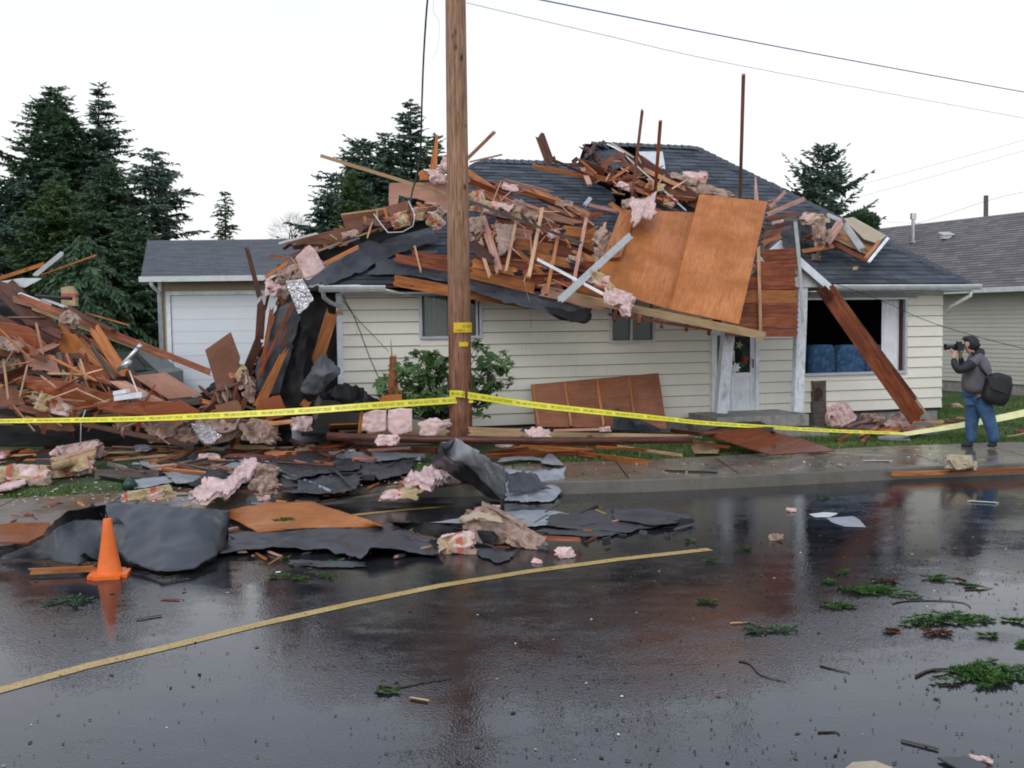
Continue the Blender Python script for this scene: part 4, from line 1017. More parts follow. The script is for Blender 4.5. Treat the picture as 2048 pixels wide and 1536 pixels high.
Lu('insulation', 'dark shredded insulation above the grey painted board', r_(.5), 1200,505, 26,32, 'dirtypink')
Bd('plank', 'small pinkish plank left of the stick feet', r_(.3), 1218,405, 1247,425, 9, 'orange')
Bd('plank', 'pinkish plank lying toward the stick feet', r_(.25), 1177,410, 1240,424, 7, 'pinkwood')
# big leaning plywood
o = Sh('plywood_sheet', 'large orange plywood sheet with splinters, the left one of the leaning pair', [(1247,419),(1396,425),(1345,620),(1186,572)], 'ply', kind=r_(.62), th=.016, jg=.006)
o = Sh('plywood_sheet', 'largest upright orange plywood sheet, the right one of the leaning pair', [(1399,388),(1535,403),(1478,648),(1340,618)], 'ply', kind=r_(.92), th=.016, jg=.004)
Bd('deck_plank', 'vertical orange plank beside the left edge of the leaning plywood', r_(.7), 1256,425, 1222,520, 32, 'orange', tilt=0)
Bd('eave_beam', 'long weathered eave beam under the big plywood', r_(.50), 1127,589, 1532,672, 16, 'tan', k1=r_(1.05), tilt=0, th=.09, spl=.15, cat='beam')
Bd('ledger_board', 'dark red ledger hanging below the eave beam', r_(.25), 1215,628, 1425,660, 6, 'red', k1=r_(.75), tilt=0)
for i, x in enumerate((1232, 1280, 1326, 1375, 1420)):
    Bd('rafter_stub', f'{ORD[i]} red rafter stub from the left below the eave beam', r_(.4+.05*i), x,618+i*8, x-3,642+i*7, 7, 'red', tilt=0, group='rafter stubs below the eave beam', cat='rafter stub')
Bd('painted_board', 'long light grey painted board crossing the heap diagonally', r_(.98), 1262,470, 1117,603, 14, 'greypaint', tilt=0, spl=.2, th=.03)
Bd('trim_strip', 'thin white strip crossing under the grey painted board', r_(.95), 1074,518, 1214,592, 6, 'white', tilt=0, th=.02)
Lu('insulation', 'paper-faced insulation roll with red mark above the eave beam', r_(.9), 1202,560, 58,24, 'kraft', rot=-22)
Lu('insulation', 'pink insulation hanging over the eave beam', r_(1.0), 1240,598, 62,32, 'pink', rot=-20)
Lu('insulation', 'small dangling pink shred under the eave beam', r_(.95), 1250,622, 18,26, 'pink', rot=60, sub=3)
# felt and planks under the deck, left of and right of the pole
Cl('roofing_felt', 'dark felt flap hanging over the eaves below the flipped deck', [(900,548),(1000,560),(1130,603),(1182,622)], [(905,570),(985,596),(1080,622),(1120,640),(1172,648)], ['felt','feltback'], kind=r_(.12), amp=.04, ragged=.05)
Cl('roofing_felt', 'black torn felt corner hanging below the eaves', [(1085,612),(1135,620),(1183,618)], [(1112,630),(1140,646),(1178,645)], ['feltback','feltback'], kind=r_(.2), amp=.04, ragged=.04)
Cl('roofing_felt', 'wide smooth felt band on the roof left of the pole', [(760,520),(840,515),(900,530)], [(735,548),(830,552),(900,565)], ['felt','feltback'], kind=r_(.05), amp=.02)
Bd('plank', 'long red plank on the roof left of the pole, lower of two', r_(.18), 785,515, 1100,572, 17, 'red', tilt=0, spl=.2)
Bd('plank', 'long red plank on the roof left of the pole, upper of two', r_(.13), 820,507, 960,530, 15, 'red', tilt=0, spl=.2)
Bd('fascia_plank', 'long orange fascia plank over the siding behind the pole', ('w',.62), 786,560, 940,589, 22, 'orange', tilt=0, th=.03, spl=.1)
Bd('fascia_plank', 'orange fascia plank tapering to a point right of the pole', ('w',.62), 930,587, 1075,617, 18, 'orange', tilt=0, th=.028, taper=(1,.35), spl=.3)
Bd('splinter', 'pale twisted splinter stuck in the roof left of the pole', r_(.3), 829,492, 842,545, 7, 'pale', taper=(.5,.2))
# right-hand end: red boards over the porch
for i, (ya, yb, xl) in enumerate([(500,522,1521),(524,550,1519),(552,577,1512),(581,604,1504),(606,631,1498),(633,652,1488),(654,670,1482)]):
    Bd('deck_board', f'{ORD[i]} sheathing board from the top of those hanging over the porch', w_(1.45), xl-(-2,14,24,34,34,34,34)[i],(ya+yb)/2+1, 1600 - i*.5,(ya+yb)/2-2+i*.8, (yb-ya)*1.13, 'orange' if i == 3 else 'red', tilt=rnd.uniform(-.06,.06), th=.03, spl=.22, group='sheathing boards hanging over the porch')
Bd('lath', 'pale vertical lath in front of the boards over the porch', w_(1.52), 1517,492, 1522,682, 6, 'pale', tilt=0)
for i, (x0,y0,x1,y1,wd,mt,lb) in enumerate([
    (1530,441,1596,428,9,'red','dark red board at the top of the stack over the porch gable'),
    (1524,459,1592,444,9,'brown','brown board second in the stack over the porch gable'),
    (1522,474,1572,457,11,'red','short red board third in the stack over the porch gable'),
    (1522,488,1571,468,10,'orange','orange board lowest in the stack over the porch gable'),
    (1532,430,1609,397,9,'pinkwood','pinkish board pointing up right from the plywood corner'),
    (1537,417,1571,383,7,'pinkwood','short pinkish board at the plywood corner, above the longer one')]):
    Bd('plank', lb, r_(.85), x0,y0,x1,y1,wd,mt, tilt=0)
jumble('splinter', 'at the right plywood corner', 'splinters at the plywood corner', ('r',(.4,.8)), [(1490,395),(1545,395),(1560,410),(1535,425)], 9, (12,34), (2,5), (20,40), ['pale','pinkwood'], 31, th=.015)
Cl('flashing', 'grey metal flashing strip curling down beside the porch post', [(1586,440),(1592,500),(1598,560),(1603,650)], [(1594,440),(1600,500),(1604,560),(1608,650)], ['greypaint','feltback'], kind=w_(1.75), amp=.004, ragged=.001, th=.006, cat='metal flashing', nu=30, nv=4)
# debris on the right roof end
Lu('insulation', 'dirty insulation draped beside the porch gable top', r_(.45), 1640,470, 28,60, 'dirtypink', rot=15)
Lu('insulation', 'pinkish insulation roll under the white board on the right roof', r_(.45), 1625,440, 44,26, 'kraft', rot=-10)
Bd('white_board', 'white board end on the right roof', r_(.5), 1610,446, 1662,440, 10, 'tanpanel')
Bd('white_board', 'pale blue-white board against the hip of the right roof', r_(.4), 1652,428, 1684,442, 7, 'trim')
Sh('hardboard_sheet', 'tan hardboard sheet of the broken frame on the right roof', [(1687,437),(1706,434),(1773,471),(1754,486),(1728,478)], 'tanpanel', kind=r_(.30), th=.012)
Sh('hardboard_sheet', 'dark tan backing of the broken frame on the right roof', [(1670,468),(1690,445),(1755,484),(1735,510),(1668,478)], 'tan', kind=r_(.18), th=.012)
Cl('roofing_felt', 'black felt beside the flashing above the porch boards', [(1562,462),(1592,452),(1600,460)], [(1566,500),(1590,508),(1600,506)], ['felt','feltback'], kind=w_(1.4), amp=.03)
fr = empty('framed_section', R(1710,490,.2), 'broken wooden frame with white outer edge lying on the right roof', 'frame')
def part(o, par, nm): 
    o.parent = par; o.matrix_parent_inverse = par.matrix_world.inverted(); o.name = nm
    for k_ in ('label','category','group'):
        if k_ in o: del o[k_]
    return o
for a in ((1660,482,1734,521,8,'red'),(1670,466,1743,499,6,'orange'),(1704,460,1757,486,5,'red')): part(Bd('rail', '', r_(.26), *a, tilt=0, th=.06, spl=.05), fr, 'rail')
part(Bd('end', '', r_(.27), 1729,519,1758,483,7,'orange', tilt=0, th=.07, spl=0), fr, 'end_rail'); part(Bd('end', '', r_(.30), 1737,524,1776,476,6,'white', tilt=0, th=.03, spl=0), fr, 'edge_trim')
Bd('greyboard', 'grey weathered board lying across the broken frame', r_(.38), 1689,448, 1727,502, 13, 'greypaint', tilt=0).name = 'weathered_board'
Bd('plank', 'reddish brown board leaning between insulation and broken frame', r_(.42), 1652,488, 1683,441, 16, 'pinkwood', tilt=0)
Bd('plank', 'orange board under the broken frame near the porch gable', r_(.35), 1602,503, 1668,492, 8, 'orange')
Bd('plank', 'short red board below the insulation on the right roof', r_(.3), 1608,478, 1650,462, 9, 'red')
Cl('roofing_felt', 'black felt under the debris beside the porch gable', [(1595,440),(1640,436),(1670,445)], [(1600,500),(1630,497),(1655,490)], ['feltback','feltback'], kind=r_(.12), amp=.04)
Lu('insulation', 'small brown wad above the porch gutter', r_(.1), 1632,512, 16,16, 'dirtypink', sub=3)
Lu('insulation', 'tiny orange wood crumb on the right roof slope', r_(.03), 1709,537, 14,8, 'kraft', sub=3)
# diagonal beam from the gable to the ground
Bd('beam', 'long reddish brown beam leaning from the eaves to the ground by the picture window', w_(1.15), 1647,572, 1838,842, 34, 'red', k1=w_(1.75), tilt=0, th=.10, spl=.2, cat='beam')
Bd('beam_rail', 'dark red rail along the upper edge of the leaning beam', w_(1.22), 1662,572, 1833,800, 8, 'brown', k1=w_(1.78), tilt=0, th=.06, cat='rail')
Bd('pale_strip', 'pale yellow strip on the upper edge of the leaning beam', w_(1.16), 1668,575, 1861,838, 4, 'tanpanel', k1=w_(1.7), tilt=0, th=.03, cat='strip')
Bd('plank', 'short dark board nailed on top of the leaning beam', w_(1.28), 1640,575, 1664,600, 20, 'brown', tilt=0)
# ------------------------------------------------------------------ left end of the roof (torn lifted section)
KL = d(17.2)
Sh('plywood_sheet', 'wet orange plywood sheet on the roof left of the pole', [(779,366),(896,364),(897,418),(876,416),(850,402),(797,390),(795,410),(778,411)], 'plypink', kind=d(18.0), jg=.01, th=.02)
Bd('splinter', 'tall pointed plank fragment beside the pole top of the heap', d(18.2), 866,345, 875,262, 16, 'orange', taper=(1,.2), tilt=0)
Lu('insulation', 'pink wad on top of the heap, left of the pole', d(17.8), 875,354, 34,26, 'pink')
Lu('insulation', 'upright pink wad touching the pole at the heap top', d(17.8), 892,330, 18,38, 'pink')
Bd('board', 'ragged orange board end below the pink wad left of the pole', d(17.9), 836,352, 860,350, 18, 'orange').name = 'broken_board'
Sh('roof_sheathing', 'dark lifted sheathing panel with studs at the left roof end', [(681,428),(745,420),(818,401),(822,422),(778,444),(735,462),(692,458)], 'plybrown', kind=d(17.6), jg=.015, th=.03, cat='sheathing')
Bd('sheathing_edge', 'pale top edge strip of the lifted sheathing panel', d(17.5), 681,429, 770,417, 3, 'tan', tilt=0, cat='strip')
Sh('roof_sheathing', 'dark red lifted sheathing panel farthest left on the roof', [(555,488),(635,467),(692,455),(700,480),(650,490),(600,488)], 'plybrown', kind=d(17.0), jg=.015, th=.03, cat='sheathing')
Bd('sheathing_edge', 'white edge strip of the farthest left sheathing panel', d(16.9), 556,487, 636,466, 4, 'trim', tilt=0, cat='strip')
Bd('truss_chord', 'long pale-edged chord of the lifted roof section', d(16.9), 632,503, 785,447, 4, 'tan', tilt=0, k1=d(17.3), cat='chord')
for i, (x0,y0,x1,y1,wd) in enumerate(((768,412,777,446,6),(729,432,734,458,7),(680,450,691,474,6),(654,466,668,494,10),(640,478,646,498,6))):
    Bd('stud', f'{ORD[i]} stud from the right holding the lifted roof section', d(17.15), x0,y0,x1,y1,wd,'orange', tilt=0, group='studs of the lifted roof section')
Lu('insulation', 'paper-faced insulation with pink tear under the lifted section', d(17.1), 803,440, 44,28, 'kraft', rot=15)
Lu('insulation', 'tan insulation fold left of the pole', d(17.1), 835,428, 30,24, 'kraft')
Lu('insulation', 'tan insulation fold hanging beside the pole over the shingles', d(17.0), 868,440, 26,44, 'kraft', rot=40)
Lu('insulation', 'dark wad below the orange plywood beside the pole', d(17.2), 885,424, 26,20, 'dirtypink')
Bd('plank', 'short orange stick below the orange plywood left of the pole', d(17.0), 833,404, 856,420, 6, 'orange')
Bd('plank', 'short dark plank beside the torn paper-faced insulation', d(17.0), 816,402, 822,442, 5, 'red')
Bd('plank', 'rounded orange plank on the felt at the left roof end', r_(.25), 648,528, 716,494, 8, 'orange', tilt=0)
jumble('broken_board', 'under the lifted roof end', 'broken boards under the lifted roof section', ('d',(17.0,17.6)), [(560,490),(640,470),(760,430),(860,405),(895,425),(800,448),(700,480),(640,505),(600,515)], 34, (22,70), (5,12), (10,30), ['brown','red','brown','plybrown'], 41)
Cl('roofing_felt', 'torn bluish felt edge along the left roof hip', [(600,566),(680,520),(745,472),(790,452),(850,442)], [(655,572),(720,545),(770,518),(800,505),(880,480)], ['felt','feltback'], kind=r_(.04), amp=.05, ragged=.07, nu=50)
Cl('roofing_felt', 'black hollow felt under the lifted roof section', [(632,507),(700,484),(790,452),(870,435)], [(650,530),(720,500),(800,470),(880,450)], ['feltback','feltback'], kind=d(17.3), amp=.03)

jumble('splinter', 'among the roof heap planks', 'splinters among the roof heap', ('r',(.3,.5)), [(940,360),(1230,440),(1225,560),(1120,590),(945,540)], 34, (14,50), (1.5,3.5), (-10,45), ['pale','pinkwood','orange'], 97, th=.012)
jumble('splinter', 'at the torn ridge hole', 'splinters at the torn ridge hole', ('r',(.2,.45)), [(1150,325),(1250,300),(1395,375),(1390,405),(1220,395)], 22, (14,45), (1.5,3.5), (0,45), ['pale','pinkwood','red'], 98, th=.012)
jumble('splinter', 'over the lifted left roof end', 'splinters over the lifted left roof end', ('d',(16.8,17.2)), [(545,520),(690,450),(880,395),(890,420),(700,490),(600,525)], 22, (14,40), (1.5,3.5), (20,45), ['pale','orange','red'], 99, th=.012)
for i,(x,y,ww,hh,mt,rt,lb) in enumerate([(1065,432,30,16,'dirtypink',-10,'small dirty wad between the first laths'),(1105,470,24,22,'pink',20,'pink tuft on the middle of the flipped deck'),(1150,520,34,14,'dirtypink',-15,'flat brown tuft low on the flipped deck'),
    (1130,408,40,14,'dirtypink',-15,'dirty tuft on the strewn roof planks'),(1020,375,34,14,'pink',-15,'pink tuft high on the strewn roof planks'),(1248,372,30,14,'pink',-20,'pink tuft under the torn ridge planks'),(1310,372,40,16,'kraft',-20,'tan paper tuft beside the right upright stick'),
    (700,470,34,16,'dirtypink',15,'brown tuft under the lifted left sheathing'),(620,500,34,16,'dirtypink',20,'brown tuft beside the pale batt at the roof corner'),(1555,445,26,12,'pink',0,'pink tuft on the board stack over the gable')]):
    Lu('insulation', lb, r_(.4) if x > 900 else d(16.9), x,y,ww,hh,mt, rot=rt, sub=3)
# ------------------------------------------------------------------ wreckage at the left: a thrown roof
Cl('roofing_felt', 'added black sheet standing in for shade inside the left wreckage', [(-60,600),(20,600),(120,660),(230,730),(400,800)], [(-60,900),(60,892),(180,886),(300,888),(430,888)], ['feltback','feltback'], kind=d(18.2), amp=.1, nu=40)  # added dark backdrop, its black colour stands in for shade in the voids
Cl('roofing_felt', 'added black sheet standing in for shade under the left wreckage', [(-60,850),(150,850),(300,870),(400,885)], [(-60,893),(150,893),(300,895),(420,896)], ['feltback','feltback'], kind=d(16.3), amp=.03)  # added black sheet, paints the dark gap beneath the pile
wk = [
 ('white_board','white board pointing up right above the left wreckage',17.4,68,552,127,504,9,'trim'),
 ('stick','thin orange stick pointing up right above the left wreckage',17.6,82,550,192,510,3,'orange'),
 ('plank','orange plank at the top left edge of the left wreckage',17.5,-10,560,90,527,7,'orange'),
 ('plank','wide dark brown plank falling to the right at the far left',16.9,-12,552,152,718,42,'brown'),
 ('white_strip','white slat at the start of the long left beam',16.7,36,586,104,611,6,'white'),
 ('white_strip','second white slat on the long left beam, farther right',16.6,82,596,142,618,5,'white'),
 ('rafter','longest beam reaching from the left wreckage to the garage door',16.4,36,592,424,746,13,'red'),
 ('rafter','tan beam lying just under the longest beam of the left wreckage',16.5,60,612,330,716,11,'tan'),
 ('rafter','upper dark beam laid over the longest beam',16.3,130,612,228,662,8,'brown'),
 ('stick','thin orange stick behind the long beams of the left wreckage',17.4,170,625,260,651,3,'orange'),
 ('beam','thick red beam at the left frame edge falling right',16.4,-20,660,140,716,17,'red'),
 ('beam','dull grey horizontal beam in the left wreckage',16.5,-20,732,228,736,22,'greywood'),
 ('plywood_strip','orange plywood strip leaning steeply beside the metal pipe',16.0,185,652,250,752,22,'orange'),
 ('plywood_strip','wide orange plywood strip falling right under the long beam',16.1,155,684,238,758,24,'orange'),
 ('plank','brown plank end rising in the middle of the left wreckage',16.0,132,706,150,765,14,'red'),
 ('plank','short red plank above the curved plywood at left',15.8,150,745,262,768,9,'red'),
 ('plank','long red plank along the top of the curved plywood',15.9,-10,752,150,764,10,'red'),
 ('white_rod','thin white rod standing on the plywood at left',15.3,258,740,281,800,2.5,'white'),
 ('plank','slim brown plank between the two pink wet sheets',15.45,205,757,322,808,5,'orange'),
 ('stick','red stick pointing down left of the curved plywood',15.6,-5,770,50,790,9,'orange'),
 ('long_board','long dark board along the bottom edge of the left wreckage',15.3,168,848,392,893,10,'brown'),
 ('stud','orange stud hanging below the curved plywood, leftmost',15.2,97,800,86,870,8,'red'),
 ('stud','orange stud hanging below the curved plywood, second from left',15.3,151,812,144,846,9,'red'),
 ('stud','orange stud hanging below the curved plywood, third from left',15.3,192,822,186,852,8,'red'),
 ('stud','orange stud hanging under the tape near the left wreckage middle',15.3,280,838,274,866,7,'red'),
 ('stud','orange stud at the bottom right of the left wreckage',15.3,325,852,320,884,8,'orange'),
]
for nm, lb, dy, x0,y0,x1,y1,wd,mt in wk: Bd(nm, lb, d(dy), x0,y0,x1,y1,wd,mt, tilt=0, th=.05, cat=nm.replace('_',' '))
Sh('white_sheet', 'white sheet lying on top of the left wreckage', [(-20,566),(45,556),(84,557),(50,575),(8,568)], 'trim', kind=d(17.0), jg=.01, cat='sheet')
Sh('tan_block', 'tan block with red edge behind the black pipe', [(122,575),(141,572),(150,588),(151,612),(122,610)], 'kraft', kind=d(17.0), th=.12, cat='block')
o = MB(); o.tube([DD(72,592,16.6), DD(110,595,16.5), DD(143,597,16.4)], .028, 10); o = o.build('black_pipe', M['black'], None, True); tag(o, 'short black pipe on the left wreckage', 'pipe')
o = MB(); o.tube([DD(235,741,15.2), DD(282,690,15.2)], .034, 10); o.tube([DD(243,735,15.2), DD(262,722,15.2)], .05, 10); o.tube([DD(276,697,15.2), DD(282,690,15.2)], .04, 10)
o = o.build('metal_pipe', M['metal'], None, True); tag(o, 'silver metal pipe sticking up out of the left wreckage', 'pipe')
Cl('plywood_sheet', 'wet curved plywood sheet sagging across the left wreckage', [(26,763),(90,760),(147,763),(250,800)], [(30,766),(62,777),(107,796),(172,818),(244,811)], ['plyred'], kind=d(15.4), amp=.04, th=.015, cat='plywood', ragged=.01)
Sh('plywood_sheet', 'pink wet plywood strip between curved sheet and pink panel', [(217,762),(250,762),(328,801),(287,806)], 'plypink', kind=d(15.3))
Sh('plywood_sheet', 'broad pink wet plywood panel near the garage door', [(264,752),(330,745),(405,791),(336,798)], 'plypink', kind=d(15.6))
Cl('plywood_sheet', 'glossy red plywood sheet under the curved one in the left wreckage', [(188,806),(260,802),(345,802)], [(195,818),(262,830),(350,832)], ['plyred'], kind=d(15.1), amp=.03, th=.015, cat='plywood')
Sh('paper_backed_sheet', 'grey torn edge of the pink wet panel', [(336,799),(405,793),(398,808),(345,812)], 'greywood', kind=d(15.5), jg=.02)
Sh('plywood_sheet', 'brown upright plywood piece in front of the garage door', [(410,700),(461,664),(480,715),(470,760),(440,800),(428,760)], 'plybrown', kind=d(15.4), th=.02)
mb = MB(); p = DD(228,802,15.0); mb.box(p, (.42,0,.05), (0,.2,0), (0,0,.08)); mb.box(p+Vector((-.02,.02,.085)), (.20,0,.03), (0,.16,0), (0,0,.06)); o = mb.build('white_gutter_piece', M['white']); tag(o, 'white boxy gutter piece on the left wreckage', 'gutter piece')
lw = [((16.3),46,724,34,70,'dirtypink',15,'upright dirty insulation roll at the far left'),(16.2,60,752,44,26,'dirtypink',0,'dirty insulation at the foot of the upright roll'),
 (16.0,180,752,60,34,'dirtypink',0,'dirty insulation beside the orange plywood strips'),(15.4,120,812,90,30,'kraft',-18,'paper-faced insulation below the curved plywood'),
 (15.5,95,795,60,22,'dirtypink',-20,'brown insulation just under the left edge of the curved plywood'),(15.4,248,850,30,46,'dirtypink',0,'torn insulation hanging behind the tape at left'),
 (15.6,340,850,90,50,'dirtypink',10,'large brown insulation mass at the right of the left wreckage'),(15.5,385,868,60,30,'dirtypink',-10,'brown insulation behind the foil scrap'),
 (15.6,455,768,26,92,'dirtypink',4,'upright brown insulation roll in front of the garage'),(15.5,500,775,22,62,'dirtypink',15,'second upright insulation roll beside the orange plank'),
 (15.5,480,750,30,50,'kraft',20,'tan paper fold between the two upright rolls'),(15.8,140,640,36,30,'dirtypink',-30,'grey brown wad on the long beams'),
 (15.8,20,690,50,22,'dirtypink',-20,'reddish wad under the thick red beam'),(15.3,470,845,30,22,'dirtypink',40,'small brown wad by the stakes left of the felt')]
for dy,x,y,ww,hh,mt,rt,lb in lw: Lu('insulation', lb, d(dy), x,y,ww,hh,mt, rot=rt)
jumble('broken_board', 'inside the left wreckage', 'broken boards inside the left wreckage', ('d',(15.7,17.6)), [(-30,580),(60,600),(150,650),(240,720),(330,770),(400,820),(410,880),(200,850),(-30,840)], 95, (35,150), (3,18), (-25,32), ['brown','red','brown','brown','plybrown','greywood','orange'], 51)
jumble('stick', 'poking out of the left wreckage', 'sticks poking out of the left wreckage', ('d',(15.2,15.8)), [(-20,640),(120,690),(260,770),(400,840),(400,885),(60,850),(-20,800)], 64, (30,120), (2,5), (-5,50), ['orange','red','pinkwood','pale','tan'], 53, th=.02)
# ------------------------------------------------------------------ collapsed corner beside the garage
cr = [
 ('plank','bent dark red plank standing against the garage, upper part',15.9,492,490,522,604,11,'brown',(.7,1)),
 ('plank','thick lower part of the bent plank standing by the garage',15.85,524,598,518,690,17,'brown',(1,1)),
 ('plank','brown plank running down left from the bent plank foot',15.7,522,672,470,800,18,'brown',(1,1)),
 ('rafter','long thin red rafter leaning at the collapsed corner',15.3,612,550,514,758,6,'red',(1,1)),
 ('plank','reddish rafter beside the long thin one at the collapsed corner',15.5,600,590,560,700,8,'red',(1,1)),
 ('plywood_strip','torn orange plywood strip at the lower left of the black opening',15.3,573,694,512,824,22,'orange',(.5,1)),
 ('plywood_strip','broad orange plywood strip standing in the black opening',16.2,668,612,630,738,24,'orange',(1,1)),
 ('plank','brown plank beside the leaning dark felt left of the opening',15.4,545,610,520,760,8,'red',(1,1)),
 ('stick','short reddish stick in front of the garage roof',15.9,535,511,590,520,5,'red',(1,1)),
 ('splinter','pale splinter crossing the pink batt at the roof corner',15.3,580,512,603,544,5,'pale',(.5,1)),
 ('board_end','orange board standing under the hanging felt sheet',15.3,606,815,616,800,16,'orange',(1,1)),
 ('plank','grey board under the hanging felt sheet',15.4,640,790,628,842,10,'greywood',(1,1)),
]
for nm, lb, dy, x0,y0,x1,y1,wd,mt,tp in cr: Bd(nm, lb, d(dy), x0,y0,x1,y1,wd,mt, tilt=0, th=.04, taper=tp, spl=.6, cat=nm.replace('_',' '))
jumble('broken_board', 'in the collapsed corner heap', 'broken boards in the collapsed corner heap', ('d',(15.6,16.4)), [(530,535),(600,520),(620,560),(585,660),(540,770),(500,880),(430,880),(480,760),(530,640)], 44, (25,90), (4,10), (60,25), ['brown','red','brown','orange'], 61)
jumble('broken_board', 'between wreckage and black opening', 'broken boards between wreckage and the black opening', ('d',(14.9,16.2)), [(395,800),(450,770),(520,780),(560,830),(600,888),(395,892)], 46, (25,90), (4,12), (30,45), ['brown','red','orange','brown','plybrown'], 63)
Cl('roofing_felt', 'added black backdrop for the shade behind the boards between wreckage and opening', [(395,790),(450,745),(520,740),(560,760)], [(395,892),(450,892),(520,892),(590,892)], ['feltback','feltback'], kind=d(16.4), amp=.12)  # backdrop added so the space behind these boards looks dark
Lu('insulation', 'wide brown insulation heap between wreckage and black opening', d(15.1), 440,855, 90,52, 'dirtypink', rot=10)
Lu('insulation', 'brown insulation heap under the tape left of the grey felt', d(15.0), 520,862, 70,40, 'dirtypink', rot=-10)
Cl('foil_sheet', 'foil and red plastic scrap on the ground under the tape', [(380,846),(400,842),(425,858)], [(405,885),(425,888),(445,872)], ['foil','foil'], kind=d(14.7), amp=.05, fr=6, cat='foil', nu=20, nv=16, ragged=.03)
Cl('foil_sheet', 'small foil scrap on the boards left of the tape', [(268,893),(285,888),(300,893)], [(272,902),(290,904),(304,900)], ['foil','foil'], kind=g(.3), amp=.03, fr=6, cat='foil', nu=14, nv=10, ragged=.02)
Lu('insulation', 'pink wad under the roof corner beside the foil', d(15.6), 556,575, 44,44, 'pink')
Lu('insulation', 'tan shredded insulation above the foil at the roof corner', d(15.6), 580,545, 56,30, 'dirtypink', rot=20)
Cl('insulation_batt', 'pale pink square batt at the roof corner', [(592,516),(620,490),(630,500)], [(612,558),(632,552),(652,536)], ['pinkclean'], kind=d(15.0), th=.07, amp=.02, fuzz=.012, cat='insulation', nu=18, nv=14, ragged=.01)
Cl('foil_sheet', 'crumpled silver foil hanging at the collapsed corner', [(572,563),(590,560),(606,560)], [(597,628),(612,618),(627,600)], ['foil','foil'], kind=d(14.9), amp=.05, fr=6, cat='foil', nu=24, nv=24, ragged=.02)
Cl('roofing_felt', 'dark felt sheet leaning left of the black opening', [(560,612),(592,600),(598,640)], [(512,735),(514,800),(560,790)], ['felt','feltback'], kind=d(15.5), amp=.06)
Cl('roofing_felt', 'added black backdrop for the dark void of the collapsed corner', [(560,600),(620,575),(684,580)], [(470,850),(580,850),(700,850)], ['feltback','feltback'], kind=d(16.9), amp=.06, nu=40, nv=24)  # added backdrop, near-black colour stands in for the unlit broken room
Cl('roofing_felt', 'black felt fold along the left side of the opening', [(575,650),(600,640),(615,650)], [(530,830),(560,850),(600,850)], ['feltback','feltback'], kind=d(15.6), amp=.08)
Cl('roofing_felt', 'grey blue felt sheet hanging in the black opening', [(615,752),(630,725),(645,706),(652,710),(682,746)], [(600,780),(612,792),(646,786),(652,768),(672,754)], ['felt','feltback'], kind=d(15.2), amp=.06, arch=.08, ragged=.04)
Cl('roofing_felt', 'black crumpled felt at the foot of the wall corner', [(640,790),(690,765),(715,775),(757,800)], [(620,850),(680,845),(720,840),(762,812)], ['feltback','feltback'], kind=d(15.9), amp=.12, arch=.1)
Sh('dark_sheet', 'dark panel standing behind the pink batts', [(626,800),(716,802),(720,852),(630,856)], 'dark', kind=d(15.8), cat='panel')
stump = MB()
o = Bd('post_stump', 'splintered reddish post stump standing beside the shrub', d(15.9), 787,800, 786,700, 22, 'red', tilt=0, th=.16, spl=1.6, taper=(1,.55), cat='stump')
Bd('splinter', 'tall pale splinter rising from the post stump', d(15.85), 786,740, 781,676, 6, 'pale', taper=(1,.15), tilt=0)
Bd('splinter', 'second splinter on the right of the post stump', d(15.85), 793,745, 790,706, 8, 'pinkwood', taper=(1,.2), tilt=0)
Sh('plywood_offcut', 'orange wood panel at the foot of the post stump', [(758,797),(772,790),(804,788),(803,812),(760,812)], 'ply', kind=d(15.7), cat='panel')
# thin loose cables on the wall
def cable(name, label, pts, rad, mat='black', cat='cable', sag=None):
    m = MB(); m.tube(pts, rad, 6); o = m.build(name, M[mat], None, True); tag(o, label, cat); return o
cable('cable', 'loose black cable hanging down the siding to the shrub', [W(686,590,.1),W(692,605,.12),W(706,628,.15),W(722,668,.3),W(738,712,.4),W(760,762,.6),W(772,797,.8)], .008)
cable('cable', 'thin loose cable slanting across the siding to the right', [W(686,600,.06),W(705,628,.08),W(740,664,.1),W(777,703,.3)], .005)
cable('cable', 'pale cable standing up out of the left wreckage to the ground', [DD(171,820,15.0),DD(162,845,15.0),DD(161,885,14.9)], .007, 'trim')
cable('white_wire', 'white wire loop hanging off the roof beside the pole', [DD(817,402,16.8),DD(830,430,16.6),DD(826,452,16.6),DD(805,464,16.6),DD(776,465,16.6),DD(762,448,16.7),DD(748,428,16.8)], .009, 'trim', 'wire')
cable('white_wire', 'thin wire dangling below the eave felt', [R(1048,560,.6),R(1055,590,.6),W(1063,612,.7),W(1062,655,.6)], .006, 'trim', 'wire')
# ------------------------------------------------------------------ strip between house and sidewalk
Cl('roofing_felt', 'grey felt lying in front of the black opening', [(492,862),(560,846),(640,842),(663,852)], [(500,890),(580,892),(640,890),(668,888)], ['feltgrey','feltback'], kind=g(LZ), amp=.03)
Sh('plywood_sheet', 'bright orange plywood piece left of the pink batts', [(658,872,g(LZ)),(660,850,d(14.9)),(718,848,d(14.9)),(718,870,g(LZ+.02))], 'ply', jg=.02)
Bd('long_beam', 'long light laminated beam lying left of the pole', d(14.9), 722,866, 905,868, 20, 'tan', tilt=0, th=.1, cat='beam')
Bd('long_beam', 'laminated beam lying right of the pole', d(14.9), 930,862, 1050,866, 17, 'tan', tilt=0, th=.1, cat='beam')
Bd('long_beam', 'long slim tan beam lying before the leaning panel', d(14.85), 1046,868, 1380,874, 10, 'tan', tilt=0, th=.1, cat='beam')
Bd('orange_edge', 'short orange board end left of the pink batts', d(14.8), 719,868, 723,822, 7, 'orange', tilt=0, cat='board')
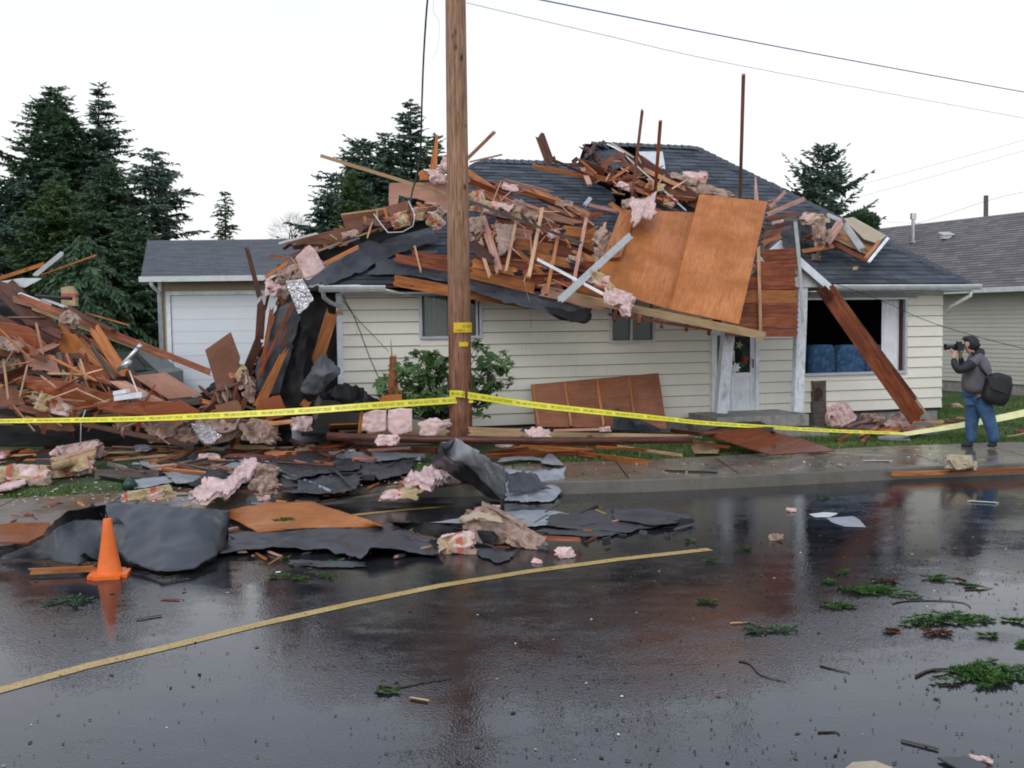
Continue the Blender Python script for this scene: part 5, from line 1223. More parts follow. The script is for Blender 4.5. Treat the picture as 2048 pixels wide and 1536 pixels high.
o = MB(); pts = [DD(655,874,14.5),DD(760,878,14.45),DD(900,881,14.4),DD(1050,883,14.35),DD(1200,883,14.3),DD(1385,881,14.3)]
o.tube([p+Vector((0,0,.01)) for p in pts], .065, 12, r2=.05); o = o.build('fallen_log', M['brown'], None, True); tag(o, 'long dark round log lying behind the pole', 'log')
Bd('plank', 'long dark red plank lying in front of the log left of the pole', g(LZ+.05), 660,893, 878,902, 14, 'brown', tilt=.2, th=.05)
Bd('plank', 'long pale tan plank left of the dark red one', g(LZ+.06), 450,896, 632,892, 8, 'tan', tilt=0)
Bd('plank', 'very long thin tan board along the ground at left', g(LZ+.1), 20,911, 640,893, 4, 'tan', tilt=0)
Bd('plank', 'thin tan board under the very long one', g(LZ+.05), 290,925, 640,900, 5, 'greywood', tilt=0)
Cl('insulation_batt', 'pink batt leaning under the tape, left of the pair', [(728,826),(750,819),(774,820)], [(726,856),(745,864),(773,860)], ['pinkclean'], kind=d(14.6), th=.09, amp=.02, fuzz=.015, cat='insulation', nu=18, nv=14, ragged=.012)
Cl('insulation_batt', 'pink batt leaning under the tape, right of the pair', [(777,820),(800,816),(824,818)], [(778,858),(790,870),(827,862)], ['pinkclean'], kind=d(14.55), th=.09, amp=.02, fuzz=.015, cat='insulation', nu=18, nv=14, ragged=.012)
Cl('insulation_batt', 'pink crumpled batt beside the foot of the pole', [(833,845),(850,837),(880,840),(900,838)], [(850,876),(862,870),(880,862),(902,850)], ['pinkclean'], kind=d(14.5), th=.09, amp=.05, fuzz=.02, cat='insulation', nu=20, nv=12)
Lu('insulation', 'small pink piece on the log left of the pole', d(14.2), 775,880, 46,18, 'pinkclean')
Lu('insulation', 'small pink piece above the grey felt at the opening', d(14.9), 603,848, 44,26, 'pink')
Lu('insulation', 'pink and red insulation lying on the laminated beam', d(14.6), 1078,868, 46,26, 'pink')
Lu('insulation', 'dirty pink tuft on the orange boards right of the pole', g(LZ), 1008,888, 34,14, 'pink')
Lu('insulation', 'pink shred at the foot of the leaning panel', d(14.8), 1210,858, 24,10, 'pink', sub=3)
Bd('red_strip', 'thin red strip on the slim tan beam', d(14.7), 1105,861, 1205,858, 5, 'pinkwood', tilt=0, cat='strip')
Sh('sheathing_panel', 'brown plywood panel with four studs leaning on the siding', [(1062,769,w_(.18)),(1317,746,w_(.18)),(1334,857,w_(.62)),(1072,853,w_(.62))], 'osb', th=.018, cat='panel').name = 'leaning_panel'
pan = COL.objects[[o_.name for o_ in COL.objects if o_.name.startswith('leaning_panel')][0]]
for (x0,y0,x1,y1) in ((1066,772,1078,852),(1130,766,1143,853),(1194,760,1208,854),(1258,755,1272,856)):
    part(Bd('stud', '', w_(.21), x0,y0,x1,y1,5,'orange', k1=w_(.66), tilt=0, th=.05, spl=.05), pan, 'stud')
Cl('roofing_felt', 'dark felt triangle at the foot of the leaning panel', [(1231,815),(1260,828),(1322,858)], [(1224,860),(1270,862),(1322,862)], ['felt','feltback'], kind=w_(.75), amp=.02, ragged=.01)
for i,(x0,y0,x1,y1,wd,mt,lb) in enumerate([(1026,893,1186,903,10,'orange','wide orange board on the grass right of the pole'),(1130,903,1296,925,9,'orange','long orange board ending on the sidewalk edge'),
    (970,912,1190,904,8,'red','red board crossing under the orange ones right of the pole'),(975,906,1060,898,10,'red','short red board close to the pole foot'),
    (1030,888,1235,891,5,'red','thin red board along the grass behind the orange ones'),(1235,893,1365,911,5,'pale','thin pale board on the grass toward the hexagonal piece'),
    (1190,894,1300,900,5,'orange','thin orange board on the grass in the middle'),(1340,860,1480,880,8,'brown','dark board behind the glossy red plywood'),
    (1330,876,1460,895,5,'red','narrow red board left of the glossy plywood'),(1385,852,1500,850,6,'pinkwood','pinkish board lying on the porch step')]):
    Bd('plank', lb, g(LZ+.05+.012*i), x0,y0,x1,y1,wd,mt, tilt=.3, th=.03)
Cl('roofing_felt', 'small grey felt triangle standing on the sidewalk edge', [(1080,922),(1100,906),(1112,915)], [(1084,927),(1105,931),(1128,930)], ['feltgrey','feltback'], kind=g(.2), amp=.02, ragged=.01)
Cl('roofing_felt', 'small black felt scrap on the grass before the log', [(1183,872),(1198,872),(1212,884)], [(1180,884),(1200,888),(1222,888)], ['felt','feltback'], kind=g(.2), amp=.02)
Cl('roofing_felt', 'pale grey curled felt strip on the grass by the orange boards', [(1000,918),(1040,913),(1082,916)], [(998,924),(1040,921),(1086,922)], ['feltgrey','feltback'], kind=g(.2), amp=.02)
Sh('plywood_sheet', 'glossy dark red plywood sheet lying on the sidewalk', [(1400,864,g(.48)),(1515,856,g(.50)),(1606,878,g(.36)),(1671,901,g(.20)),(1540,909,g(.24)),(1508,899,g(.26))], 'plywet', th=.02)
Cl('roofing_felt', 'black felt crest on the porch step above the glossy plywood', [(1395,866),(1470,845),(1520,843),(1545,856)], [(1400,874),(1470,862),(1520,860),(1548,866)], ['feltback','feltback'], kind=g(.45), amp=.03)
Sh('hexagonal_board', 'tan hexagonal plywood piece on the grass', [(1382,893),(1400,885),(1428,882),(1441,896),(1436,903),(1388,903)], 'tan', kind=g(.22), th=.03, cat='board')
Lu('insulation', 'pink shreds left of the porch', g(LZ), 1352,850, 26,22, 'pink')
Lu('insulation', 'pink shreds under the glossy plywood edge', g(LZ), 1385,872, 36,14, 'dirtypink')
# right of the porch
Lu('insulation', 'big pink insulation clump right of the porch', g(LZ), 1670,832, 62,52, 'pinkclean', rot=35)
Lu('insulation', 'paper-faced insulation with red mark beside the hollow log', g(LZ), 1643,836, 38,30, 'kraft', rot=40)
Lu('insulation', 'brown insulation under the foundation vent', g(LZ), 1742,840, 48,24, 'dirtypink')
Lu('insulation', 'pink insulation clump at the foot of the leaning beam', g(LZ), 1797,848, 52,34, 'pinkclean', rot=40)
Lu('insulation', 'small brown insulation beside the felt tent', g(LZ), 1592,862, 44,14, 'dirtypink')
Cl('roofing_felt', 'black felt sheet draped like a tent right of the porch', [(1680,858),(1700,840),(1722,832),(1750,848),(1758,858)], [(1668,872),(1700,876),(1730,876),(1758,868)], ['felt','feltback'], kind=g(LZ+.02), amp=.05, arch=.10)
Cl('roofing_felt', 'black felt at the foot of the leaning beam', [(1800,850),(1840,838),(1872,846)], [(1800,862),(1850,872),(1892,866)], ['felt','feltback'], kind=g(LZ+.03), amp=.04, arch=.06)
Cl('roofing_felt', 'grey felt scraps on the grass edge at right', [(1752,868),(1800,866),(1822,870)], [(1758,880),(1795,882),(1820,882)], ['feltgrey','feltback'], kind=g(LZ+.03), amp=.03)
jumble('broken_board', 'on the grass near the beam foot', 'boards on the grass near the leaning beam', ('g',(.16,.26)), [(1660,855),(1720,845),(1800,845),(1930,835),(1935,860),(1850,868),(1700,874)], 24, (25,80), (4,9), (5,14), ['red','brown','tan','orange'], 71)
jumble('broken_board', 'on the side lawn behind the photographer', 'boards on the lawn behind the photographer', ('g',(.14,.2)), [(1880,835),(2060,800),(2060,875),(1930,860)], 9, (20,60), (3,8), (8,14), ['red','tan','greywood','pinkwood'], 73)
Lu('insulation', 'small pink roll on the side lawn by the wall corner', g(LZ), 1915,812, 22,10, 'dirtypink', sub=3)
# hollow log planter
c0 = G(1634, 853, LZ); k0 = kpx(c0); h = 92/k0; rad = 17/k0
vs = []; fs = []; nn = 28; hh = 16
for j in range(hh+1):
    for i in range(nn):
        a = 2*math.pi*i/nn; t = j/hh; rr = rad*(1.12 - .15*t + .08*noise.noise(Vector((math.cos(a)*2, math.sin(a)*2, t*3)))); vs.append(c0 + Vector((math.cos(a)*rr, math.sin(a)*rr, h*t + (.03*noise.noise(Vector((a*2,0,9))) if j == hh else 0))))
for j in range(hh):
    for i in range(nn): fs.append((j*nn+i, j*nn+(i+1)%nn, (j+1)*nn+(i+1)%nn, (j+1)*nn+i))
fs.append(tuple(hh*nn+i for i in range(nn)))
pl = mobj('hollow_log', vs, fs, M['greywood'], smooth=False); tag(pl, 'short grey hollow log standing right of the porch post', 'hollow log')
kn = MB(); q = c0 + Vector((-.02,-rad*1.03,h*.72)); ring = []
for i in range(16): a = 2*math.pi*i/16; ring.append(q + Vector((math.cos(a)*.06, 0, math.sin(a)*.09)))
kn.add(ring, [tuple(range(16))[::-1]]); part(kn.build('hole', M['dark'], pl), pl, 'hole')
kn = MB(); kn.tube([q + Vector((math.cos(2*math.pi*i/16)*.075, .01, math.sin(2*math.pi*i/16)*.11)) for i in range(17)], .016, 6); kn.build('rim', M['brown'], pl)
# ------------------------------------------------------------------ left ground strip and sidewalk
jumble('broken_board', 'on the ground before the left wreckage', 'boards on the ground before the left wreckage', ('g',(.15,.28)), [(-30,895),(300,890),(660,885),(700,905),(450,925),(250,918),(-30,925)], 50, (30,120), (3,9), (2,9), ['red','brown','tan','orange','red','pinkwood'], 81)
Lu('insulation', 'heap of pink insulation on the ground at left', g(.15), 160,905, 90,34, 'pink', rot=5)
Lu('insulation', 'pale pink wad on the right of the left insulation heap', g(.15), 190,905, 44,20, 'pinkclean')
Cl('insulation_batt', 'slim tan paper roll on the ground at left', [(102,930),(140,918),(195,906)], [(106,942),(145,932),(192,922)], ['kraft'], kind=g(.30), th=.09, amp=.02, fuzz=.01, cat='insulation', nv=6)
Lu('insulation', 'long paper-faced roll with red band on the ground at left', g(.15), 132,940, 108,28, 'kraft', rot=12, amp=.15)
Lu('insulation', 'tan and red paper insulation at the left frame edge', g(.15), 40,950, 116,40, 'kraft', rot=-8)
Lu('insulation', 'small brown wad right of the long paper roll', g(.15), 80,965, 40,14, 'dirtypink')
Cl('white_strip', 'curled white and pink strip at the left frame edge', [(-20,978),(20,968),(52,962)], [(-20,986),(20,982),(50,970)], ['pinkclean'], kind=g(.20), th=.03, amp=.02, cat='insulation', nv=5)
Lu('insulation', 'small pink wad at the left frame edge above the paper', g(.15), 2,915, 22,26, 'pink', sub=3)
Cl('roofing_felt', 'dark rounded felt piece between the insulation heaps at left', [(74,912),(92,905),(112,912)], [(66,932),(90,938),(104,930)], ['felt','feltback'], kind=g(.25), amp=.03)
Bd('sleeper', 'dark grey square timber lying on the moss at left', g(.22), 193,947, 322,948, 16, 'greywood', tilt=0, th=.12, spl=.05, cat='timber')
cpt = MB(); p = G(256, 980, .16); a = []
for i in range(7): pass
cpt.tube([p+Vector((-.03,0,.0)), p+Vector((.02,0,.06)), p+Vector((.06,.01,.11))], .065, 14, r2=.085); o = cpt.build('flower_pot', plain('dark green plastic', (.012,.05,.04), .35), None, True); tag(o, 'dark green plastic pot tipped over on the sidewalk edge', 'pot')
Cl('roofing_felt', 'grey felt tongue beside the green pot', [(270,960),(310,955),(352,950)], [(268,978),(300,974),(345,965)], ['feltgrey','feltback'], kind=g(.19), amp=.02)
Lu('insulation', 'paper-faced insulation with red print on the sidewalk by the pot', g(.16), 296,990, 98,24, 'kraft', rot=6, amp=.2)
Cl('roofing_felt', 'long curved grey felt sheet on the ground left of centre', [(278,922),(300,925),(340,938),(360,940),(420,925),(515,912)], [(282,932),(330,948),(350,968),(420,968),(500,945),(560,935)], ['feltgrey','feltback'], kind=g(.20), amp=.04, nu=50)
Bd('plank', 'dark red board under the pink blanket', g(.24), 290,980, 520,984, 6, 'brown', tilt=0)
Bd('plank', 'dark board edge right of the pink blanket', g(.2), 480,985, 600,975, 6, 'brown', tilt=0)
Cl('roofing_felt', 'black rolled felt behind the pink blanket', [(378,966),(420,950),(448,942),(470,962)], [(376,972),(410,978),(440,978),(472,972)], ['feltback','feltback'], kind=g(.22), amp=.05, arch=.12)
Cl('insulation_batt', 'long pink blanket folded over, left of centre', [(378,1000),(410,968),(460,962),(490,928),(508,924)], [(402,1012),(440,1010),(470,985),(500,960),(520,940)], ['pink'], kind=g(.25), th=.06, amp=.11, fr=3.5, fuzz=.03, cat='insulation', nu=48, nv=20, ragged=.06)
Lu('insulation', 'loop of brown pink insulation at the blanket end', g(.16), 532,948, 44,36, 'dirtypink', rot=-20)
Lu('insulation', 'dirty pink insulation lump right of the blanket', g(.16), 530,972, 52,34, 'dirtypink')
Cl('roofing_felt', 'dark felt sheet with a raised crest behind the sidewalk', [(545,918),(600,902),(650,897),(690,915),(722,925)], [(545,935),(590,960),(640,950),(690,945),(720,938)], ['felt','feltback'], kind=g(.24), amp=.07, nu=50)
Cl('roofing_felt', 'grey felt sheet behind the crested dark one', [(660,902),(760,905),(850,908)], [(670,918),(740,925),(848,913)], ['feltgrey','feltback'], kind=g(.24), amp=.03)
Cl('roofing_felt', 'black felt sheet on the ground toward the pole', [(650,925),(720,922),(800,920)], [(640,950),(720,945),(780,935)], ['felt','feltback'], kind=g(.2), amp=.05)
Cl('roofing_felt', 'black felt corner on the sidewalk right of the pink lumps', [(560,955),(590,958),(605,965)], [(565,985),(590,985),(602,978)], ['felt','feltback'], kind=g(.19), amp=.02)
Cl('roofing_felt', 'pale grey felt piece on the sidewalk', [(592,1000),(610,991),(636,995)], [(590,1005),(615,1007),(640,1003)], ['feltgrey','feltback'], kind=g(.07), amp=.01)
Cl('roofing_felt', 'grey felt piece beside the orange plywood on the sidewalk', [(498,1000),(520,996),(545,1006)], [(505,1010),(530,1012),(548,1008)], ['feltgrey','feltback'], kind=g(.07), amp=.01)
Lu('insulation', 'small pink scrap on the grey felt by the plywood', g(.09), 528,996, 28,12, 'pink', sub=3)
Cl('insulation_batt', 'pink insulation spread on the sidewalk by the felt tent', [(808,968),(850,945),(890,932)], [(812,978),(860,984),(900,962)], ['pinkclean'], kind=g(.22), th=.08, amp=.06, fuzz=.04, cat='insulation', nu=30, nv=16)
Lu('insulation', 'red and tan paper insulation at the kerb', g(.14), 800,990, 84,22, 'kraft', rot=6)
Cl('roofing_felt', 'black felt roll lying along the kerb', [(752,997),(830,996),(905,998)], [(755,1004),(830,1006),(908,1007)], ['felt','feltback'], kind=g(.06), amp=.02)
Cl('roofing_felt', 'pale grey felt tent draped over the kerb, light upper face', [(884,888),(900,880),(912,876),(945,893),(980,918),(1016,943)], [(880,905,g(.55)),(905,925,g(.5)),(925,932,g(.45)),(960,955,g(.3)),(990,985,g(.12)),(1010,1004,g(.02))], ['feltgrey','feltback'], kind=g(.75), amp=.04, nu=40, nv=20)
Cl('roofing_felt', 'dark flap under the pale felt tent', [(883,890,g(.7)),(890,910,g(.6)),(925,930,g(.5)),(965,955,g(.32)),(998,990,g(.1))], [(862,932,g(.3)),(900,950,g(.25)),(940,970,g(.12)),(970,990,g(.05)),(998,1000,g(.01))], ['felt','feltback'], kind=g(.3), amp=.04)  # darker felt than the tent's upper face
Cl('roofing_felt', 'flat grey felt tail right of the pale felt tent', [(1000,935,g(.3)),(1050,940,g(.25)),(1100,942,g(.24)),(1130,935,g(.26))], [(1008,1003,g(.01)),(1060,1006,g(.01)),(1105,1002,g(.01)),(1127,985,g(.02))], ['feltgrey','feltback'], kind=g(.1), amp=.06, nu=40, nv=20, ragged=.06)
Cl('roofing_felt', 'darker felt fold lying on the flat grey tail by the kerb', [(1012,945,g(.34)),(1040,942,g(.32)),(1075,955,g(.25))], [(1015,985,g(.12)),(1050,984,g(.10)),(1100,975,g(.14))], ['felt','feltback'], kind=g(.2), amp=.05, nu=26, nv=16, ragged=.07)
# ------------------------------------------------------------------ on the road
Cl('roofing_felt', 'huge grey felt sheet hanging in a fold behind the traffic cone', [(210,1006,g(.42)),(325,1012,g(.42)),(400,1016,g(.42)),(460,1021,g(.42))], [(235,1100,g(.07)),(260,1126,g(.06)),(327,1147,g(.05)),(390,1138,g(.05)),(432,1113,g(.06)),(450,1088,g(.07))], ['felt','feltback'], kind=g(.3), amp=.035, nu=50, nv=24, ragged=.02)
Cl('roofing_felt', 'grey felt sheet spread out left of the traffic cone', [(0,1113,g(.05)),(60,1092,g(.15)),(110,1060,g(.3)),(150,1037,g(.36)),(210,1040,g(.36))], [(0,1120,g(.02)),(60,1117,g(.02)),(110,1124,g(.02)),(155,1131,g(.02)),(207,1112,g(.04))], ['felt','feltback'], kind=g(.1), amp=.04, nu=44, nv=18, ragged=.02)
Cl('roofing_felt', 'black arched felt edge behind the left felt sheet', [(88,1068,g(.1)),(110,1040,g(.32)),(135,1022,g(.44)),(185,1012,g(.5)),(210,1010,g(.5))], [(90,1072,g(.1)),(120,1056,g(.25)),(150,1040,g(.34)),(190,1040,g(.34)),(212,1040,g(.34))], ['feltback','feltback'], kind=g(.3), amp=.02, ragged=.03)
Cl('roofing_felt', 'dark folded felt tip standing above the traffic cone', [(183,1004,g(.5)),(188,1008,g(.5)),(208,1030,g(.4))], [(180,1012,g(.45)),(195,1032,g(.38)),(206,1036,g(.36))], ['feltback','feltback'], kind=g(.4), amp=.02, nu=12, nv=8)
Cl('roofing_felt', 'curled felt fold right behind the cone body', [(225,1040,g(.3)),(245,1048,g(.28)),(258,1062,g(.2))], [(228,1085,g(.1)),(245,1080,g(.1)),(254,1072,g(.12))], ['felt','feltback'], kind=g(.2), amp=.05, nu=14, nv=10)
Cl('roofing_felt', 'black felt roll at the left of the cone base', [(156,1106,g(.12)),(170,1102,g(.14)),(200,1118,g(.1))], [(158,1116,g(.03)),(172,1122,g(.02)),(198,1124,g(.02))], ['feltback','feltback'], kind=g(.1), amp=.03, nu=16, nv=8)
Bd('plank', 'orange plank on the road left of the traffic cone', g(.05), 58,1143, 195,1137, 11, 'orange', tilt=.2, th=.05)
Sh('plywood_sheet', 'red plywood sheet on the road at the left frame edge', [(-20,1052),(25,1045),(102,1045),(86,1070),(57,1084),(-20,1084)], 'plyred', kind=g(.10), th=.015, jg=.005)
Bd('white_strip', 'white strip under the red plywood at the left frame edge', g(.03), -10,1091, 30,1086, 5, 'white', tilt=0, cat='strip')
Cl('plywood_sheet', 'orange plywood sheet lying wet on the road', [(455,1020,g(.12)),(540,1009,g(.13)),(625,1006,g(.12)),(767,1051,g(.10))], [(462,1037,g(.03)),(517,1067,g(.03)),(610,1058,g(.03)),(695,1056,g(.03)),(765,1052,g(.05))], ['ply'], kind=g(.06), amp=.015, th=.015, cat='plywood', ragged=.004)
Bd('stick', 'short red stick left of the wet orange plywood', g(.05), 447,1062, 478,1056, 6, 'pinkwood')
Cl('roofing_felt', 'long dark felt sheet with a curled front edge on the road', [(432,1068,g(.02)),(560,1062,g(.02)),(700,1055,g(.02)),(795,1050,g(.03)),(850,1080,g(.02))], [(430,1108,g(.04)),(550,1098,g(.05)),(655,1098,g(.06)),(720,1118,g(.05)),(745,1093,g(.14)),(840,1110,g(.03)),(888,1116,g(.02))], ['felt','feltback'], kind=g(.05), amp=.045, nu=60, nv=18, ragged=.03)
Cl('roofing_felt', 'long black felt roll beside the tan insulation on the road', [(782,1044,g(.10)),(850,1045,g(.12)),(920,1058,g(.14)),(988,1062,g(.14))], [(786,1050,g(.01)),(850,1072,g(.01)),(920,1082,g(.01)),(990,1092,g(.01))], ['feltback','feltback'], kind=g(.1), amp=.05, nu=40, nv=12)
Lu('insulation', 'large tan and pink insulation bundle on the road', g(0), 990,1056, 110,58, 'dirtypink', rot=-25, sub=5)
Cl('insulation_batt', 'pale paper top of the tan insulation bundle on the road', [(922,1035,g(.25)),(950,1024,g(.3)),(1000,1030,g(.3))], [(930,1045,g(.2)),(960,1042,g(.24)),(1008,1048,g(.22))], ['tanpanel'], kind=g(.2), th=.03, amp=.03, cat='insulation', nv=8)
Lu('insulation', 'tail of the insulation bundle toward the red board', g(0), 1052,1078, 84,34, 'dirtypink', rot=-20)
Lu('insulation', 'pink and paper wad in front of the black felt roll', g(0), 912,1088, 70,34, 'kraft', rot=10)
Lu('insulation', 'small reddish scrap right of the paper wad', g(0), 938,1104, 34,10, 'dirtypink', sub=3)
Bd('plank', 'red board sticking out right of the insulation bundle', g(.07), 1083,1075, 1163,1079, 9, 'red', tilt=0, th=.05)
Cl('roofing_felt', 'pale wet felt sheet on the road behind the bundle', [(985,1027),(1050,1020),(1120,1022),(1138,1028)], [(860,1046),(1000,1048),(1060,1056),(1105,1050)], ['feltgrey','feltback'], kind=g(.015), amp=.012, nu=40)
Cl('roofing_felt', 'dark felt sheet on the road, middle layer right of the bundle', [(1100,1030),(1160,1020),(1240,1018),(1320,1030)], [(1095,1052),(1160,1060),(1250,1066),(1325,1052)], ['felt','feltback'], kind=g(.02), amp=.02, nu=40)
Cl('roofing_felt', 'dark felt sheet farthest right of the felt pieces on the road', [(1225,1020),(1300,1018),(1385,1032)], [(1230,1040),(1310,1052),(1388,1042)], ['felt','feltback'], kind=g(.04), amp=.025, nu=40)
Cl('roofing_felt', 'dark felt strip in front of the middle felt layer', [(1080,1058),(1160,1062),(1240,1064)], [(1085,1068),(1160,1074),(1230,1072)], ['felt','feltback'], kind=g(.015), amp=.012, nu=30, nv=6)
Cl('roofing_felt', 'black torn felt flap raised on the right felt sheet', [(1322,1048,g(.02)),(1350,1040,g(.06)),(1388,1036,g(.08))], [(1330,1056,g(.01)),(1355,1054,g(.01)),(1384,1050,g(.01))], ['feltback','feltback'], kind=g(.02), amp=.02, nu=20, nv=8)
Cl('roofing_felt', 'flat dark felt scrap on the road below the paper wad', [(948,1098),(990,1096),(1025,1106)], [(965,1114),(995,1126),(1022,1116)], ['felt','feltback'], kind=g(.012), amp=.008)
Cl('roofing_felt', 'thin felt scrap on the road under the long sheet', [(575,1120),(650,1122),(730,1124)], [(580,1130),(650,1136),(735,1134)], ['felt','feltback'], kind=g(.01), amp=.008)
Lu('insulation', 'pink tuft on the road near the yellow line', g(0), 1130,1106, 38,20, 'pinkclean')
Lu('insulation', 'tiny pink tuft on the road left of the larger one', g(0), 1074,1122, 22,9, 'pinkclean', sub=3)
Lu('insulation', 'small pink piece alone on the road before the porch', g(0), 1582,1020, 20,8, 'pinkclean', sub=3)
Lu('insulation', 'small red shreds on the road under the felt tent', g(0), 988,1014, 32,8, 'pink', sub=3)
Lu('rubble_piece', 'small brown clump on the road in front of the porch', g(0), 1552,1075, 30,14, 'dirtypink', sub=3, cat='rubble')
Lu('cardboard_clump', 'crumpled tan clump on the sidewalk edge behind the kerb', g(.16), 1922,926, 58,28, 'tanpanel', amp=.5, cat='clump')
Bd('plank', 'long orange plank lying in the gutter at the right', g(.09), 1780,948, 2080,939, 8, 'orange', tilt=.2)
Bd('plank', 'second orange plank in the gutter reaching the right frame edge', g(.12), 1900,942, 2090,937, 5, 'red', tilt=.2)
sm = [(1502,966,1548,966,5,'blueplastic','pale blue strip on the road by the kerb',.01),(1412,972,1458,975,3,'trim','thin pale strip on the road by the kerb',.01),(1608,958,1626,958,3,'white','small white chip in the gutter',.01),
      (1324,940,1435,944,5,'felt','black strip lying on the sidewalk',.17),(1725,922,1785,922,6,'trim','pale wet sheet on the sidewalk',.17),(1935,1002,1998,1006,5,'trim','white wet paper strip on the road at right',.01),
      (1460,1246,1495,1245,3,'pale','small bright wood chip on the road',.01),(818,1395,860,1402,6,'tan','tan scrap on the near road',.01),(320,1197,360,1198,3,'red','red sliver on the road right of the cone',.01),
      (272,1238,326,1229,3,'greywood','grey stick on the road below the cone',.01),(1800,1478,1880,1498,5,'greywood','brown twig piece at the lower right',.01)]
M['blueplastic'] = plain('pale blue plastic', (.35,.62,.68), .4, bmp=0)
for x0,y0,x1,y1,wd,mt,lb,z in sm: Bd('strip', lb, g(z), x0,y0,x1,y1,wd,mt, tilt=1.2, th=.008, cat='strip', spl=.8)
Sh('paper_sheet', 'white wet paper on the road before the picture window', [(1618,1028),(1650,1024),(1676,1026),(1660,1034),(1630,1034)], 'trim', kind=g(.012), th=.003, jg=.01, cat='paper')
Sh('plastic_sheet', 'translucent grey sheet on the road beside the white paper', [(1652,1036),(1705,1032),(1720,1040),(1732,1054),(1690,1053),(1668,1046)], 'feltgrey', kind=g(.012), th=.003, jg=.01, cat='sheet')
Sh('paper_plate', 'pale beige scrap at the bottom edge of the photo', [(1686,1540),(1705,1524),(1750,1521),(1785,1535),(1795,1560),(1680,1560)], 'tanpanel', kind=g(.02), th=.01, cat='scrap')
Sh('dark_slate', 'dark flat scrap with pink end at the lower right corner', [(1875,1514),(1935,1512),(1975,1530),(1960,1545),(1915,1536)], 'felt', kind=g(.02), th=.01, cat='scrap')
Lu('insulation', 'tiny pink scrap at the lower right corner', g(0), 1962,1518, 46,10, 'pink', sub=3)

for i,(pp,mt,dy,lb) in enumerate([
 ([(-10,640),(60,655),(95,690),(40,705),(-10,695)],'plyred',16.1,'broken reddish panel at the far left below the dark plank'),
 ([(95,655),(150,668),(185,705),(130,715)],'ply',16.3,'orange broken panel under the long beams at left'),
 ([(30,705),(110,712),(120,745),(40,740)],'plypink',15.9,'pinkish broken panel above the grey beam at left'),
 ([(160,720),(225,742),(215,770),(150,752)],'plyred',15.7,'red broken panel behind the white rod'),
 ([(-10,775),(30,772),(50,808),(-10,815)],'plybrown',15.4,'brown broken panel left of the curved plywood'),
 ([(290,812),(360,800),(400,822),(350,848),(300,838)],'plyred',15.0,'dark red broken panel under the pink wet panel'),
 ([(70,822),(140,832),(150,862),(80,858)],'plybrown',15.5,'brown broken panel hanging in the shade at left'),
 ([(520,800),(560,790),(575,830),(535,842)],'plyred',15.1,'small red panel beside the torn orange strip'),
 ([(430,810),(475,800),(490,835),(440,848)],'plybrown',15.0,'brown panel piece at the foot of the garage heap')]):
    Sh('plywood_fragment', lb, pp, mt, kind=d(dy), th=.015, jg=.03)
jumble('wood_scrap', 'on the sidewalk and kerb', 'wood scraps on the left sidewalk', ('g',(.06,.17)), [(-20,1000),(300,985),(700,958),(900,940),(1050,935),(700,1000),(250,1030),(-20,1050)], 46, (8,34), (2,6), (3,20), ['orange','brown','tan','red','pinkwood'], 91, th=.02)
jumble('felt_scrap', 'on the sidewalk and road edge', 'felt scraps along the road edge', ('g',(.012,.03)), [(440,1070),(900,1040),(1100,1000),(1420,1030),(1400,1075),(1000,1120),(600,1140),(440,1120)], 34, (10,50), (3,9), (0,14), ['felt','feltback','felt'], 93, th=.012, cat='roofing felt')
jumble('wood_scrap', 'on the road among the felt', 'wood scraps among the felt on the road', ('g',(.01,.05)), [(440,1060),(1000,1010),(1420,1020),(1300,1080),(800,1130),(440,1140)], 26, (8,36), (2,5), (3,18), ['orange','red','tan','pinkwood'], 95, th=.015)

jumble('broken_board', 'left of the pole', 'boards on the ground between left pile and pole', ('g',(.16,.32)), [(200,900),(650,885),(870,900),(860,930),(560,950),(380,955),(200,940)], 44, (30,130), (3,9), (0,14), ['brown','red','tan','orange','greywood','pinkwood'], 101)
jumble('felt_scrap', 'left of the pole', 'felt scraps between left pile and pole', ('g',(.14,.25)), [(200,925),(600,900),(880,915),(820,950),(500,985),(220,965)], 40, (20,80), (4,14), (0,16), ['felt','feltback','felt','feltgrey'], 103, th=.012, cat='roofing felt')
for i,(tp,bt,lb) in enumerate([([(340,905),(400,898),(470,905)],[(345,930),(410,935),(480,928)],'black crumpled felt under the tape left of centre'),
    ([(700,930),(760,915),(830,925)],[(690,955),(760,960),(825,945)],'black crumpled felt on the sidewalk left of the felt tent'),
    ([(600,955),(660,945),(720,955)],[(590,985),(660,990),(715,980)],'dark torn felt on the sidewalk behind the orange plywood'),
    ([(120,1000),(180,990),(240,1000)],[(115,1012),(180,1016),(245,1010)],'dark thin felt lying on the sidewalk at left')]):
    Cl('roofing_felt', lb, tp, bt, ['felt','feltback'], kind=g(.2 if i < 3 else .1), amp=.09, fr=3.5, ragged=.09)
for i,(x,y,ww,hh,mt,lb) in enumerate([(610,905,40,16,'dirtypink','brown tuft on the ground under the tape'),(420,915,44,16,'pink','pink tuft on the boards left of the crested felt'),(330,940,24,10,'pink','small pink tuft beside the grey timber'),(700,905,34,12,'pinkclean','small pink tuft before the dark red plank')]):
    Lu('insulation', lb, g(.2), x,y,ww,hh,mt, sub=3)

